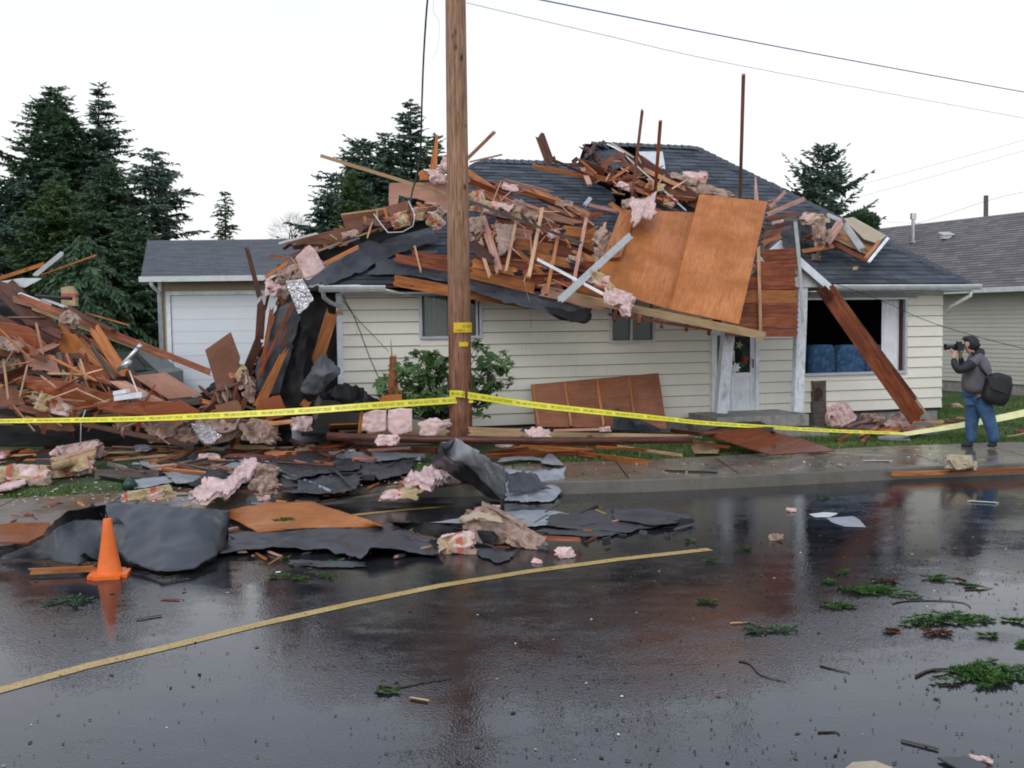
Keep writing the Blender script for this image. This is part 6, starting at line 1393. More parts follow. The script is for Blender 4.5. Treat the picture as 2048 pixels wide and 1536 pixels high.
Cl('roofing_felt', 'added black layer darkening the road under the huge grey sheet', [(212,1050),(330,1052),(452,1048)], [(236,1106),(262,1132),(327,1150),(390,1141),(432,1117),(452,1088)], ['feltback','feltback'], kind=g(.006), amp=.0, ragged=.01)  # added black layer, hides the bright wall reflection in the road below the sheet
Cl('roofing_felt', 'added black backing blocking light behind the huge grey sheet', [(212,1008,g(.39)),(330,1015,g(.39)),(458,1023,g(.39))], [(213,1070,g(.01)),(330,1078,g(.01)),(457,1080,g(.01))], ['feltback','feltback'], kind=g(.2), amp=.0, ragged=.0)  # added backing, stops light passing through beneath the raised sheet
# ------------------------------------------------------------------ utility pole
PB = G(922, 915, LZ); PY = PB.y
pole = empty('utility_pole', PB, 'tall weathered wooden utility pole standing before the wrecked house', 'utility pole')
ptop = DD(906, -420, PY); ax = (ptop - PB); mb = MB(); pv = []; pf_ = []
nr_, ns_ = 80, 36; r0, r1 = 23.5/kpx(PB), 18.5/kpx(PB)
for j in range(nr_+1):
    t = j/nr_; c = PB - Vector((0,0,.1)) + ax*t; rr = r0+(r1-r0)*t
    for i in range(ns_):
        a = 2*math.pi*i/ns_; q = rr*(1 + .012*noise.noise(Vector((math.cos(a)*6, math.sin(a)*6, c.z*.4))) - .03*max(0, noise.noise(Vector((math.cos(a)*9+5, math.sin(a)*9, c.z*.3)))))
        pv.append(c + Vector((math.cos(a)*q, math.sin(a)*q, 0)))
for j in range(nr_):
    for i in range(ns_): pf_.append((j*ns_+i, j*ns_+(i+1)%ns_, (j+1)*ns_+(i+1)%ns_, (j+1)*ns_+i))
pf_.append(tuple(nr_*ns_+i for i in range(ns_)))
def scalec2(nt, c, k):
    n = N(nt, 'ShaderNodeVectorMath', operation='MULTIPLY'); nt.links.new(c, n.inputs[0]); n.inputs[1].default_value = k; return n.outputs[0]
def polemat():
    m, nt, b = newmat('creosoted pole wood')
    v = coords(nt, (22,22,1.3), 'Object', False); gr = tex(nt, v, 1.6, 9, .72, .3)
    c = ramp(nt, gr, [(.30, (.045,.019,.010)), (.42, (.19,.09,.045)), (.54, (.34,.18,.10)), (.70, (.52,.32,.20))])
    bl = tex(nt, coords(nt, (2.2,2.2,1.1), 'Object', False), 1.6, 6, .65)
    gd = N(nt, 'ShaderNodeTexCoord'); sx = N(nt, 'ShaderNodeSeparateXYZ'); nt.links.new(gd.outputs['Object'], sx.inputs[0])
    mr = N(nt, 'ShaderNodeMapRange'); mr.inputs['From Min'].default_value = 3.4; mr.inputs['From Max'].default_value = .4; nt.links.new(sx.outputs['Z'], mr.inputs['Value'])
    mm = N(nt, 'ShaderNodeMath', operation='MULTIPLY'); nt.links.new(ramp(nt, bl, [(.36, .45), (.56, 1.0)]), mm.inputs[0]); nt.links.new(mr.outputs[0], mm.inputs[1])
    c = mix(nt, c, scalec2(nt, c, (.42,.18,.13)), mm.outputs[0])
    vo = N(nt, 'ShaderNodeTexVoronoi'); vo.inputs['Scale'].default_value = 1.0; nt.links.new(coords(nt, (6,6,2.9), 'Object', False), vo.inputs['Vector'])
    c = mix(nt, c, (.03,.016,.01), ramp(nt, vo.outputs['Distance'], [(.10, 1.0), (.19, 0.0)]))
    nt.links.new(c, b.inputs['Base Color']); b.inputs['Roughness'].default_value = .6; bump(nt, b, gr, .8, .01); return m
M['pole'] = polemat()
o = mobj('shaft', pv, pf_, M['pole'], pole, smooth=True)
# move object-space origin to the pole base for vertical gradient
for v_ in o.data.vertices: v_.co = v_.co - PB
o.parent = pole; o.matrix_parent_inverse = Matrix(); o.matrix_basis = Matrix()
M['tagyellow'] = plain('yellow plastic tag', (.72,.50,.015), .4, var=.06, bmp=0)
M['ink'] = plain('black ink', (.02,.018,.015), .6, bmp=0)
def textmesh(body, size):
    cu = bpy.data.curves.new('t', 'FONT'); cu.body = body; cu.size = size; cu.resolution_u = 2
    ob = bpy.data.objects.new('t', cu); COL.objects.link(ob); dg = bpy.context.evaluated_depsgraph_get()
    me = ob.evaluated_get(dg).to_mesh(); vs = [v_.co.copy() for v_ in me.vertices]; fs = [tuple(p.vertices) for p in me.polygons]
    bpy.data.objects.remove(ob); bpy.data.curves.remove(cu); return vs, fs
def ptag(x0, y0, x1, y1, name, label, texts):
    py_ = PY - r0*1.02; c = DD((x0+x1)/2, (y0+y1)/2, py_); k = kpx(c); wd = (x1-x0)/k; hh = (y1-y0)/k; vs = []; fs = []
    n = 10; cx = DD(921, (y0+y1)/2, PY).x; rr = r0*1.0
    def on(s, t, e=0.0):
        x = c.x + s - cx; x = max(-rr*.98, min(rr*.98, x)); return Vector((c.x+s, PY - math.sqrt(max(0, rr*rr-x*x)) - .006 - e, c.z + t))
    for i in range(n+1):
        s = -wd/2 + wd*i/n; vs += [on(s, -hh/2), on(s, hh/2)]
    fs = [(2*i, 2*i+2, 2*i+3, 2*i+1) for i in range(n)]
    bk = [v_ + Vector((0,.004,0)) for v_ in vs]; m_ = len(vs)
    tg = mobj(name, vs+bk, fs+[tuple(q+m_ for q in f[::-1]) for f in fs], M['tagyellow'], pole, smooth=True); tg['label'] = label
    allv = []; allf = []
    for body, sz, ox, oy in texts:
        tv, tf = textmesh(body, sz); b = len(allv); allv += [on(v_.x+ox, v_.y+oy, .002) for v_ in tv]; allf += [tuple(q+b for q in f) for f in tf]
    if allv: mobj('lettering', allv, allf, M['ink'], tg)
ptag(907, 645, 943, 665, 'number_tag', 'larger yellow number tag', [('02 02', .052, .0, .0), ('128021', .052, -.115, -.06)])
ptag(918, 684, 936, 693, 'small_tag', 'smaller yellow tag', [])
# ------------------------------------------------------------------ barrier tape
def tapemat(name, c):
    m, nt, b = newmat(name); g_ = tex(nt, coords(nt, (1,1,1), 'Object', False), 9, 5, .6); nt.links.new(ramp(nt, g_, [(.3, tuple(x*.82 for x in c)), (.7, c)]), b.inputs['Base Color'])
    b.inputs['Roughness'].default_value = .3; bump(nt, b, g_, .3, .01); return m
M['tape'] = tapemat('yellow tape', (.88,.82,.05)); M['tapeback'] = tapemat('pale yellow tape back', (.84,.84,.38))
def crom(P, n):
    out = []
    for i in range(len(P)-1):
        p0, p1, p2, p3 = P[max(i-1,0)], P[i], P[i+1], P[min(i+2,len(P)-1)]
        for k in range(n):
            t = k/n; out.append(.5*((2*p1)+(p2-p0)*t+(2*p0-5*p1+4*p2-p3)*t*t+(3*p1-p0-3*p2+p3)*t**3))
    return out + [P[-1]]
def tape(label, pts, text=True, mat='tape', wd=.10):
    """pts: (px, py, depth, apparent px width)"""
    P = [DD(x, y, dy) for x, y, dy, w__ in pts]; pc = crom(P, 24); wp = []
    for i in range(len(pts)-1):
        for k in range(24): wp.append(pts[i][3] + (pts[i+1][3]-pts[i][3])*k/24)
    wp.append(pts[-1][3]); L = [0]
    for a, b_ in zip(pc, pc[1:]): L.append(L[-1]+(b_-a).length)
    up = []
    for p, w__, i in zip(pc, wp, range(9999)):
        cs = min(1, w__/kpx(p)/wd); t = (pc[min(i+1,len(pc)-1)]-pc[max(i-1,0)]).normalized(); u = (Vector((0,0,1)) - t*t.z).normalized(); f = u.cross(t).normalized()
        if f.dot(CO-p) < 0: f = -f
        sn = math.sqrt(max(0, 1-cs*cs)); wob = .12*noise.noise(Vector((L[i]*1.7, 3, 0)))
        up.append(((u*cs - f*(sn+wob)*.9).normalized(), (f*cs + u*sn).normalized()))
    def at(s, t, e=0):
        s = max(0, min(L[-1]-1e-5, s)); i = 0; lo, hi = 0, len(L)-1
        while hi-lo > 1:
            m_ = (lo+hi)//2
            if L[m_] <= s: lo = m_
            else: hi = m_
        q = (s-L[lo])/max(1e-6, L[hi]-L[lo]); return pc[lo].lerp(pc[hi], q) + up[lo][0].lerp(up[hi][0], q)*t + up[lo][1].lerp(up[hi][1], q)*e
    vs = []; fs = []
    n = len(pc)
    for e in (0.0, -.0015):
        for i in range(n): vs += [at(L[i], -wd/2, e), at(L[i], wd/2, e)]
    for i in range(n-1): fs.append((2*i, 2*i+2, 2*i+3, 2*i+1)); fs.append(tuple(2*n+q for q in (2*i+1, 2*i+3, 2*i+2, 2*i)))
    o = mobj('barrier_tape', vs, fs, M[mat], smooth=True); tag(o, label, 'tape')
    if text:
        tv, tf = textmesh('FIRE LINE DO NOT CROSS', .066); tw = max(v_.x for v_ in tv); s = .03; av = []; af = []
        while s + tw*.62 < L[-1]:
            b = len(av); av += [at(s + v_.x*.62, v_.y*.95 - .022, .002) for v_ in tv]; af += [tuple(q+b for q in f) for f in tf]; s += tw*.62 + .06
        mobj('lettering', av, af, M['ink'], o)
    return o
PF = PY - r0 - .03
tape('yellow fire line tape running left from the utility pole', [(-80,843,14.5,6),(0,842,14.5,6.5),(256,838,14.55,9),(450,830,14.6,11),(600,822,14.65,12),(750,811,14.7,13),(897,801,PF,13),(946,799,PF+.12,13)])
tape('yellow fire line tape running right from the utility pole', [(899,787,PF+.1,16),(922,788,PF-.015,16),(946,792,PF+.1,16),(1062,809,15.2,12),(1200,824,15.5,10),(1325,837,15.8,8),(1412,846,16.0,7),(1535,854,16.2,6),(1655,861,16.4,5),(1780,866,16.6,4.5),(1812,868,16.7,5)])
tape('pale yellow tape end rising behind the photographer legs', [(1808,868,16.7,6),(1870,859,16.6,7),(1930,849,16.5,9),(2000,836,16.4,12),(2070,821,16.2,14)], False, 'tapeback', .12)
# ------------------------------------------------------------------ traffic cone
cb = G(219, 1152, 0.0); kc = kpx(cb)
cone = empty('traffic_cone', cb, 'orange traffic cone standing on the wet road at left', 'traffic cone', mw=Matrix.Translation(cb) @ Matrix.Rotation(math.radians(12), 4, 'Z'))
def conemat():
    m, nt, b = newmat('orange cone rubber'); g_ = tex(nt, coords(nt, (1,1,.5), 'Object', False), 14, 7, .75)
    c = ramp(nt, g_, [(.3, (.78,.13,.012)), (.7, (.86,.19,.02))]); c = mix(nt, c, (.10,.05,.03), ramp(nt, tex(nt, coords(nt, (1,1,1), 'Object', False), 30, 6, .8), [(.60, 0.0), (.76, .8)]))
    nt.links.new(c, b.inputs['Base Color']); b.inputs['Roughness'].default_value = .45; return m
M['cone'] = conemat(); hb = .165; ch = 116/kc
mb = MB(); 
prof = [(.112,.03),(.108,.045),(.102,.06),(.075,ch*.42),(.05,ch*.75),(.036,ch-.01),(.032,ch),(.022,ch),(.02,ch-.03)]; nn = 40; vs = []; fs = []
for r__, z_ in prof:
    for i in range(nn): a = 2*math.pi*i/nn; vs.append(Vector((math.cos(a)*r__, math.sin(a)*r__, z_)))
for j in range(len(prof)-1):
    for i in range(nn): fs.append((j*nn+i, j*nn+(i+1)%nn, (j+1)*nn+(i+1)%nn, (j+1)*nn+i))
o = mobj('body', vs, fs, M['cone'], smooth=True); o.parent = cone
bm = bmesh.new(); bmesh.ops.create_cube(bm, size=1)
for v_ in bm.verts: v_.co = Vector((v_.co.x*hb*2, v_.co.y*hb*2, v_.co.z*.032 + .018))
bmesh.ops.bevel(bm, geom=[e for e in bm.edges if abs(e.verts[0].co.z-e.verts[1].co.z) > .01], offset=.05, segments=2, affect='EDGES')
me = bpy.data.meshes.new('base'); bm.to_mesh(me); bm.free(); me.materials.append(M['cone']); o = link(bpy.data.objects.new('base', me)); o.parent = cone
# ------------------------------------------------------------------ wires
def wire(label, pts, rad, mat='black', name='overhead_wire'):
    m = MB(); m.tube(crom(pts, 8), rad, 6); o = m.build(name, M[mat], None, True); tag(o, label, 'wire'); return o
M['wireblue'] = plain('blue grey cable jacket', (.24,.28,.38), .4, bmp=0)
wire('thick bluish overhead cable crossing the sky to the right', [DD(900,-38,10), DD(1084,0,11), DD(1570,96,14), DD(2048,184,17), DD(2200,209,18)], .0085, 'wireblue')
wire('thin overhead wire running from the pole down to the right', [DD(931,5,PY-.2), DD(1200,68,16), DD(1486,132,18), DD(2048,236,22), DD(2200,262,23)], .006, 'trim')
wire('dark service cable drooping from above left of the pole onto the roof', [DD(862,-40,15.6), DD(855,0,15.7), DD(848,100,16.2), DD(844,200,16.6), DD(841,300,16.9), DD(834,350,17), DD(824,385,17), DD(819,425,16.9)], .015)
wire('thin short wire loop hanging left of the pole top', [DD(872,-30,15.0), DD(867,20,15.1), DD(878,45,15.1), DD(876,90,15.1), DD(866,118,15.1)], .003, 'trim')
wire('faint upper distant wire behind the right spruce', [DD(1500,425,60), DD(1740,364,56), DD(2100,266,50)], .010, 'greypaint')
wire('faint second distant wire behind the right spruce', [DD(1500,450,60), DD(1740,388,56), DD(2100,286,50)], .010, 'greypaint')
wire('distant wire descending left from the far pole', [DD(1660,492,58), DD(1830,448,52), DD(1972,402,45)], .010, 'greypaint')
wire('distant wire rising right from the far pole', [DD(1974,402,45), DD(2010,392,46), DD(2100,372,47)], .010, 'greypaint')
wire('faint level distant wire above the beige house', [DD(1700,441,58), DD(1860,448,55), DD(2100,458,50)], .008, 'greypaint')
wire('thin loose wire crossing the white curtain window to the right edge', [W(1672,568,.7), W(1760,600,.8), W(1850,640,1.0), W(1950,672,2.2), W(2060,700,3.4)], .006)
wp = DD(1972, 600, 45); m_ = MB(); m_.tube([Vector((wp.x, 45, -.1)), DD(1972, 391, 45)], .115, 10, r2=.10); o = m_.build('far_pole', M['greywood'], None, True); tag(o, 'distant utility pole rising behind the beige house roof', 'utility pole')
# ------------------------------------------------------------------ trees
def conifer(name, label, px, ytop, depth, hw, mat, seed, style='fir', zb=.3, dens=1.0, gap=.0, lean=0.0, asym=0.0, group=None):
    r = random.Random(seed); base = DD(px, 650, depth); base.z = .05; hw *= 1.62; top = DD(px + lean, ytop, depth); H = top.z - .05; Rm = hw/ (F/depth)
    t = empty(name, base, label, 'tree', group)
    m = MB(); 
    m.tube([base + (top-base)*(i/8) + Vector((.05*noise.noise(Vector((i, seed, 0))), 0, 0)) for i in range(9)], .02*H*.9, 8, r2=.015)
    ts = [m]; vs = []; fs = []
    def card(p, d_, L, wd):
        a = Vector((r.uniform(-1,1), r.uniform(-1,1), r.uniform(-1,1))); s = d_.cross(a)
        if s.length < 1e-4: return
        s = s.normalized()*wd; b = len(vs); vs.extend([p - s*.4, p + d_*L*.45 - s, p + d_*L, p + d_*L*.45 + s, p + s*.4]); fs.append((b, b+1, b+2, b+3, b+4))
    z = H*.985; step = .26 if style != 'sparse' else .34
    ph = r.uniform(0, 6)
    while z > zb:
        f = (H - z)/H
        rad = Rm * (f**.66 if style == 'fir' else f**.56) * (1 + .28*noise.noise(Vector((z*.55, seed, 0)))) + .12
        nb_ = int(r.uniform(5, 8)*dens)
        for b_ in range(nb_):
            zz = z + r.uniform(-.8,.8)*step*(1+2*f)
            an = ph + 2*math.pi*b_/max(1, nb_) + r.uniform(-.5,.5); ph += .37
            if noise.noise(Vector((z*.8, an*1.2, seed))) < -.33 + gap*.5 - .2: continue
            L = rad * (r.uniform(.45, 1.05) if r.random() < .8 else r.uniform(1.0,1.35)) * (1 + asym*math.cos(an))
            d0 = Vector((math.cos(an), math.sin(an), 0)); c0 = base + (top-base)*(min(H, max(.1, zz))/H)
            rise = {'fir': .42, 'cedar': .12, 'sparse': .45, 'up': .55}[style] + r.uniform(-.25,.25); droop = {'fir': .45, 'cedar': .7, 'sparse': .35, 'up': .25}[style]
            n = max(4, int(L/.16)); pp = None; pts_ = []
            for i in range(n+1):
                s = i/n; p = c0 + d0*L*s + Vector((0,0,1))*(rise*L*s - droop*L*s*s + (.22*L*s**3 if style in ('fir','up') else 0)); pts_.append(p)
            if L > .5: ts[0].tube([pts_[0], pts_[len(pts_)//2], pts_[-1]], .018, 3, r2=.006, cap=False)
            for i in range(1, n+1):
                p = pts_[i]; dr = (pts_[i]-pts_[i-1]).normalized(); s = i/n
                side = dr.cross(Vector((0,0,1))).normalized(); tw = (.42*L*(1-s)**.7*.8 + .12) if L > .4 else .14
                for sg in (-1, 1, 0):
                    m_ = 2 if dens >= 1 else 1
                    for q in range(m_):
                        dd_ = (side*sg*r.uniform(.7,1.1) + dr*r.uniform(.3,.9) + Vector((0,0,r.uniform(-.45,.18) - (.5 if style == 'cedar' else 0)))).normalized()
                        l_ = min(.5, tw)*r.uniform(.45,1.15) if sg else .16
                        card(p + dr*r.uniform(-.08,.08), dd_, l_, l_*.11 + .010)
                        if l_ > .25:
                            for e in range(3):
                                p2 = p + dd_*l_*r.uniform(.25,.85); d2 = (dd_ + Vector((r.uniform(-.8,.8), r.uniform(-.8,.8), r.uniform(-.7,.3)))).normalized(); card(p2, d2, l_*.55, l_*.08 + .010)
        z -= step*(.62 + .4*f)*r.uniform(.8,1.2)
    ts[0].build('trunk', M['bark'], t)
    mobj('crown', vs, fs, M[mat], t); return t
T = conifer
T('conifer_tree', 'tall dark fir, left one of the two highest at left', 108,176,46,120,'fir',1,'fir',dens=1.35)
T('conifer_tree', 'tall dark fir, right one of the two highest at left', 197,172,47,70,'firblue',2,'fir',dens=1.15,asym=.2)
T('conifer_tree', 'bright green cedar in front of the two tallest firs', 118,366,38,95,'cedar',3,'fir',dens=1.4)
T('conifer_tree', 'dense dark fir filling the gap left of the garage', 215,330,41,105,'fir',4,'fir',dens=1.4)
T('conifer_tree', 'lower green cedar directly left of the garage', 262,420,36,80,'fir',5,'fir',dens=1.4)
T('conifer_tree', 'dark fir low at the left frame edge', 25,440,40,120,'firblue',6,'fir',dens=1.2)
T('conifer_tree', 'dark dense fir low behind the left wreckage', 170,470,35,110,'fir',7,'cedar',dens=1.4)
T('conifer_tree', 'dark fir between the two tallest at left', 155,255,48,100,'fir',21,'fir',dens=1.3)
T('conifer_tree', 'dark fir rising at the upper left edge below the tallest', 45,330,45,110,'firblue',22,'fir',dens=1.3)
T('conifer_tree', 'loose feathery conifer rising behind the garage roof', 304,298,42,95,'firpale',8,'sparse',dens=1.1,gap=.1)
T('conifer_tree', 'small conifer peeking over the garage roof', 450,388,44,34,'cedar',9,'sparse',dens=1.0)
T('conifer_tree', 'dark fir left of centre behind the lifted roof', 725,282,40,125,'firblue',10,'fir',dens=1.3)
T('conifer_tree', 'slim fir between the two larger ones left of the pole', 771,268,41,85,'fir',11,'fir',dens=1.2)
T('conifer_tree', 'tallest fir directly left of the pole', 825,203,42,72,'firblue',12,'fir',dens=1.25,lean=-4)
T('conifer_tree', 'dark fir whose right half hides behind the pole', 868,275,41,62,'fir',13,'fir',dens=1.2)
T('conifer_tree', 'yellowish green conifer in front of the dark firs left of the pole', 708,346,36,62,'cedar',14,'fir',dens=1.4)
T('conifer_tree', 'low dark conifer flank above the garage roof end', 655,372,39,90,'firblue',15,'fir',dens=1.3)
T('spruce_tree', 'spiky spruce standing alone behind the right roof slope', 1645,294,32,88,'firblue',16,'up',dens=1.1,gap=.15)
def bushy(name, label, px, py, depth, wpx, hpx, mat, n, seed, cat='shrub', bare=False):
    r = random.Random(seed); c = DD(px, py, depth); k = F/depth; t = empty(name, Vector((c.x, depth, .1)), label, cat); vs = []; fs = []; m = MB()
    for i in range(14):
        a = r.uniform(0, 6.28); e = c + Vector((math.cos(a)*wpx/k*.4*r.random(), math.sin(a)*.5, r.uniform(-.4,.9)*hpx/k*.5)); m.tube([Vector((c.x+r.uniform(-.3,.3), depth, .1)), (c+e)/2+Vector((r.uniform(-.2,.2),0,-.2)), e], .02, 4, r2=.005)
    for i in range(n):
        while True:
            q = Vector((r.uniform(-1,1), r.uniform(-1,1), r.uniform(-1,1)))
            if q.length < 1 and noise.noise(q*2.2+Vector((seed,0,0))) > -.25: break
        p = c + Vector((q.x*wpx/k/2, q.y*wpx/k/2, q.z*hpx/k/2)); d_ = (q + Vector((r.uniform(-.6,.6), r.uniform(-.6,.6), r.uniform(-.3,.8)))).normalized(); s = d_.cross(Vector((r.random(), r.random(), r.random()))).normalized()
        L = .16 if not bare else .5; wd = .03 if not bare else .006; b = len(vs); vs.extend([p, p+d_*L*.5-s*wd, p+d_*L, p+d_*L*.5+s*wd]); fs.append((b,b+1,b+2,b+3))
    m.build('stems', M['bark'], t); mobj('foliage', vs, fs, M[mat], t); return t
bushy('round_shrub', 'round dark shrub top behind the tan hardboard at the right roof', 1722,448,30,60,46,'fir',2200,3)
bushy('bare_bush', 'bare twiggy bush above the end of the garage roof', 583,468,42,70,60,'bark',500,5,bare=True)
0 and bushy('bare_bush', 'dark brushy weeds at the left end of the porch', 1372,835,17.6,40,14,'bark',160,6,bare=True)
# rhododendron
rh = empty('rhododendron', DD(880, 845, 16.3), 'leafy green shrub growing behind the foot of the utility pole', 'shrub')
r = random.Random(12); m = MB(); lv = []; lf = []
def rosette(p, d_, s=1.0):
    for i in range(9):
        a = 2*math.pi*i/9 + r.uniform(-.3,.3); u_ = d_.orthogonal().normalized(); v_ = d_.cross(u_); o_ = (u_*math.cos(a)+v_*math.sin(a)); l_ = (o_ + d_*r.uniform(-.25,.7)).normalized()
        w2 = l_.cross(d_).normalized()*.019*s; L = .095*s*r.uniform(.7,1.2); b = len(lv); dn = Vector((0,0,-.012))
        lv.extend([p, p+l_*L*.35-w2+dn*.3, p+l_*L*.75-w2*.9+dn, p+l_*L+dn*2, p+l_*L*.75+w2*.9+dn, p+l_*L*.35+w2+dn*.3]); lf.append((b,b+1,b+2,b+3,b+4,b+5))
blobs = [(800,760,60,50,70),(850,735,60,46,95),(880,770,50,70,95),(830,800,60,40,80),(780,800,40,40,40),(880,820,50,34,70),(960,760,38,60,60),(985,730,30,40,46),(1005,725,22,30,16),(955,700,24,30,18),(975,780,40,34,34),(1010,765,18,20,8),(960,820,30,24,18)]
for bx, by, bw, bh, n in blobs:
    for i in range(int(n*.72)):
        a = r.uniform(0, 6.28); q = math.sqrt(r.random()); p = DD(bx + math.cos(a)*bw*.8*q, by + math.sin(a)*bh*.72*q, 16.15 + r.uniform(-.4,.35)); rosette(p, Vector((r.uniform(-.6,.6), r.uniform(-.9,.2), r.uniform(.2,1))).normalized())
        if i % 4 == 0:
            b0 = DD(880 + r.uniform(-14,14), 846, 16.3); mid_ = (b0+p)/2 + Vector((r.uniform(-.1,.1), 0, r.uniform(-.12,.05))); m.tube([b0, mid_, p], .008, 4, r2=.003)
m.build('stems', M['bark'], rh); mobj('leaves', lv, lf, M['shrub'], rh)
# ------------------------------------------------------------------ parked car glimpsed left of the garage
car = empty('parked_car', DD(220, 790, 24.5), 'dark green parked car glimpsed between wreckage and garage', 'car')
M['carpaint'] = plain('dark green car paint', (.012,.03,.027), .18, var=.05, bmp=0); M['tyre'] = plain('tyre rubber', (.02,.02,.02), .8)
cx = DD(318, 700, 24.5).x - 4.5; yb = 24.5
def ext(profile, y0, y1, inset=0):
    n = len(profile); vs = [Vector((cx+a, y0+ (inset if b_ > 1.0 else 0), b_+.1)) for a, b_ in profile] + [Vector((cx+a, y1-(inset if b_ > 1.0 else 0), b_+.1)) for a, b_ in profile]
    fs = [tuple(range(n)), tuple(range(2*n-1, n-1, -1))] + [(i, i+n, (i+1)%n+n, (i+1)%n) for i in range(n)]; return vs, fs
body = [(0,.35),(.0,.75),(.15,.92),(1.15,1.0),(1.85,1.44),(2.3,1.5),(3.9,1.5),(4.35,1.05),(4.5,.95),(4.5,.35),(3.9,.28),(.6,.28)]
vs, fs = ext(body, yb, yb+1.75, .14); mobj('body', vs, fs, M['carpaint'], car)
for a in (((1.35,1.03),(1.9,1.38),(2.55,1.42),(2.55,1.03)), ((2.62,1.03),(2.62,1.42),(3.4,1.42),(3.4,1.03)), ((3.47,1.03),(3.47,1.42),(3.85,1.42),(4.15,1.05))):
    vs = [Vector((cx+x, yb+.125-.02, z_+.1)) for x, z_ in a]; mobj('window', vs, [(0,3,2,1)] , M['glassdark'], car)
for xw in (.85, 3.65):
    m = MB(); m.tube([Vector((cx+xw, yb-.02, .43)), Vector((cx+xw, yb+.2, .43))], .33, 24); m.build('wheel', M['tyre'], car)
m = MB(); m.box((cx+4.42, yb-.005, .85), (.09,0,0), (0,.15,0), (0,0,.22)); m.build('tail_light', plain('red lens', (.3,.01,.01), .2, bmp=0), car)
# grey wooden fence glimpse at far left
fen = empty('fence', DD(20, 810, 19), 'grey board fence glimpsed behind the left wreckage', 'fence')
m = MB(); x = -10.6
while x < -8.4: m.box((x, 19.2, .1), (.13,0,0), (0,.02,0), (0,0,1.0)); x += .15
m.build('boards', M['greywood'], fen)
# ------------------------------------------------------------------ photographer
KD = 15.57
def PP(px, py, dy=0.0): return DD(px, py, KD + dy)
person = empty('person', PP(1958, 892), 'person in grey jacket and blue jeans photographing the wreck on the sidewalk', 'person')
def skin(name, pts, edges, mat, par, lv=2):
    me = bpy.data.meshes.new(name); org = par.matrix_world.translation
    me.from_pydata([tuple(p[0]-org) for p in pts], edges, []); me.materials.append(mat); o = link(bpy.data.objects.new(name, me)); o.parent = par
    sm = o.modifiers.new('skin', 'SKIN'); sm.use_smooth_shade = True; sv = me.skin_vertices[0].data if me.skin_vertices else None
    if sv is None: o.modifiers.remove(sm); sm = o.modifiers.new('skin', 'SKIN'); sm.use_smooth_shade = True; sv = me.skin_vertices[0].data
    for i, p in enumerate(pts):
        rr = p[1]; sv[i].radius = rr if isinstance(rr, tuple) else (rr, rr)
    sv[0].use_root = True
    ss = o.modifiers.new('sub', 'SUBSURF'); ss.levels = lv; ss.render_levels = lv; return o
def ensure_skin(me): pass
M['skin'] = plain('skin', (.55,.31,.24), .5, var=.05, bmp=0)
M['jacket'] = plain('grey purple jacket', (.12,.11,.125), .75, nscale=5, var=.25)
M['jacketdark'] = plain('black jacket fabric', (.016,.018,.022), .7, nscale=8, var=.3)
M['jeans'] = plain('blue jeans', (.045,.105,.21), .85, nscale=9, var=.45)
M['bag'] = plain('black bag nylon', (.010,.010,.012), .55, nscale=10, var=.3)
pts = []; ed = []
def add(p, r_, par=None):
    pts.append((p, r_)); 
    if par is not None: ed.append((par, len(pts)-1))
    return len(pts)-1
pel = add(PP(1960,778), .08); wa = add(PP(1960,756), .09, pel); chs = add(PP(1956,724), .10, wa); nk = add(PP(1944,705), .05, chs); hb_ = add(PP(1937,698), .062, nk); hd = add(PP(1936,688), .078, hb_); ht = add(PP(1939,681), .055, hd)
def arm(sx, sy, dy, ex, ey, edy, wx, wy, wdy, hx, hy, hdy, fdir):
    s = add(PP(sx,sy,dy*.8), .04, chs); e = add(PP(ex,ey,edy), .032, s); w__ = add(PP(wx,wy,wdy), .027, e); h = add(PP(hx,hy,hdy), .034, w__)
    for i in range(4):
        a = add(PP(hx,hy,hdy) + Vector((-.030+.006*i, -.035+.022*i, .030)), .011, h); b_ = add(pts[a][0] + Vector((-.018,.004,.028-.003*i)), .010, a); add(pts[b_][0] + Vector((.006,.016,.020)), .008, b_)
    t_ = add(PP(hx,hy,hdy) + Vector((.028,-.02,.018)), .012, h); add(pts[t_][0] + Vector((.006,0,.03)), .010, t_)
arm(1957,716,-.17, 1913,741,-.20, 1908,716,-.10, 1907,707,-.06, 1)
arm(1951,716,.17, 1928,737,.20, 1921,714,.12, 1920,706,.07, 1)
for (kx,ky,kdy,ax_,ay,ady,tx) in ((1944,836,.12,1940,884,.12,1926),(1978,836,-.12,1989,884,-.12,1978)):
    hpj = add(PP(1960,790,kdy*.6), .06, pel); kn = add(PP(kx,ky,kdy), .04, hpj); an_ = add(PP(ax_,ay,ady), .028, kn); add(PP(tx+5,889,ady), .02, an_)
skin('body', pts, ed, M['skin'], person)
# jacket
def chain(name, lst, mat, par=person, lv=2):
    P = [(PP(*a[:3]), a[3]) for a in lst]; return skin(name, P, [(i, i+1) for i in range(len(P)-1)], mat, par, lv)
jp = [(PP(1952,790), .235), (PP(1953,768), .235), (PP(1954,744), .235), (PP(1954,724), .215), (PP(1950,709), .10), (PP(1958,717,-.17), .09), (PP(1938,730,-.20), .08), (PP(1959,717,.17), .09), (PP(1940,728,.2), .075)]
skin('jacket', jp, [(0,1),(1,2),(2,3),(3,4),(3,5),(5,6),(3,7),(7,8)], M['jacket'], person)
chain('sleeve', [(1950,724,-.19,.085),(1938,731,-.205,.084),(1917,742,-.21,.078),(1909,730,-.16,.06),(1908,716,-.10,.045)], M['jacketdark'])
chain('sleeve', [(1943,727,.20,.07),(1929,737,.20,.062),(1923,725,.15,.05),(1921,714,.12,.04)], M['jacketdark'])
chain('collar', [(1966,714,0,.14),(1952,709,0,.135),(1944,704,0,.10)], M['jacketdark'])
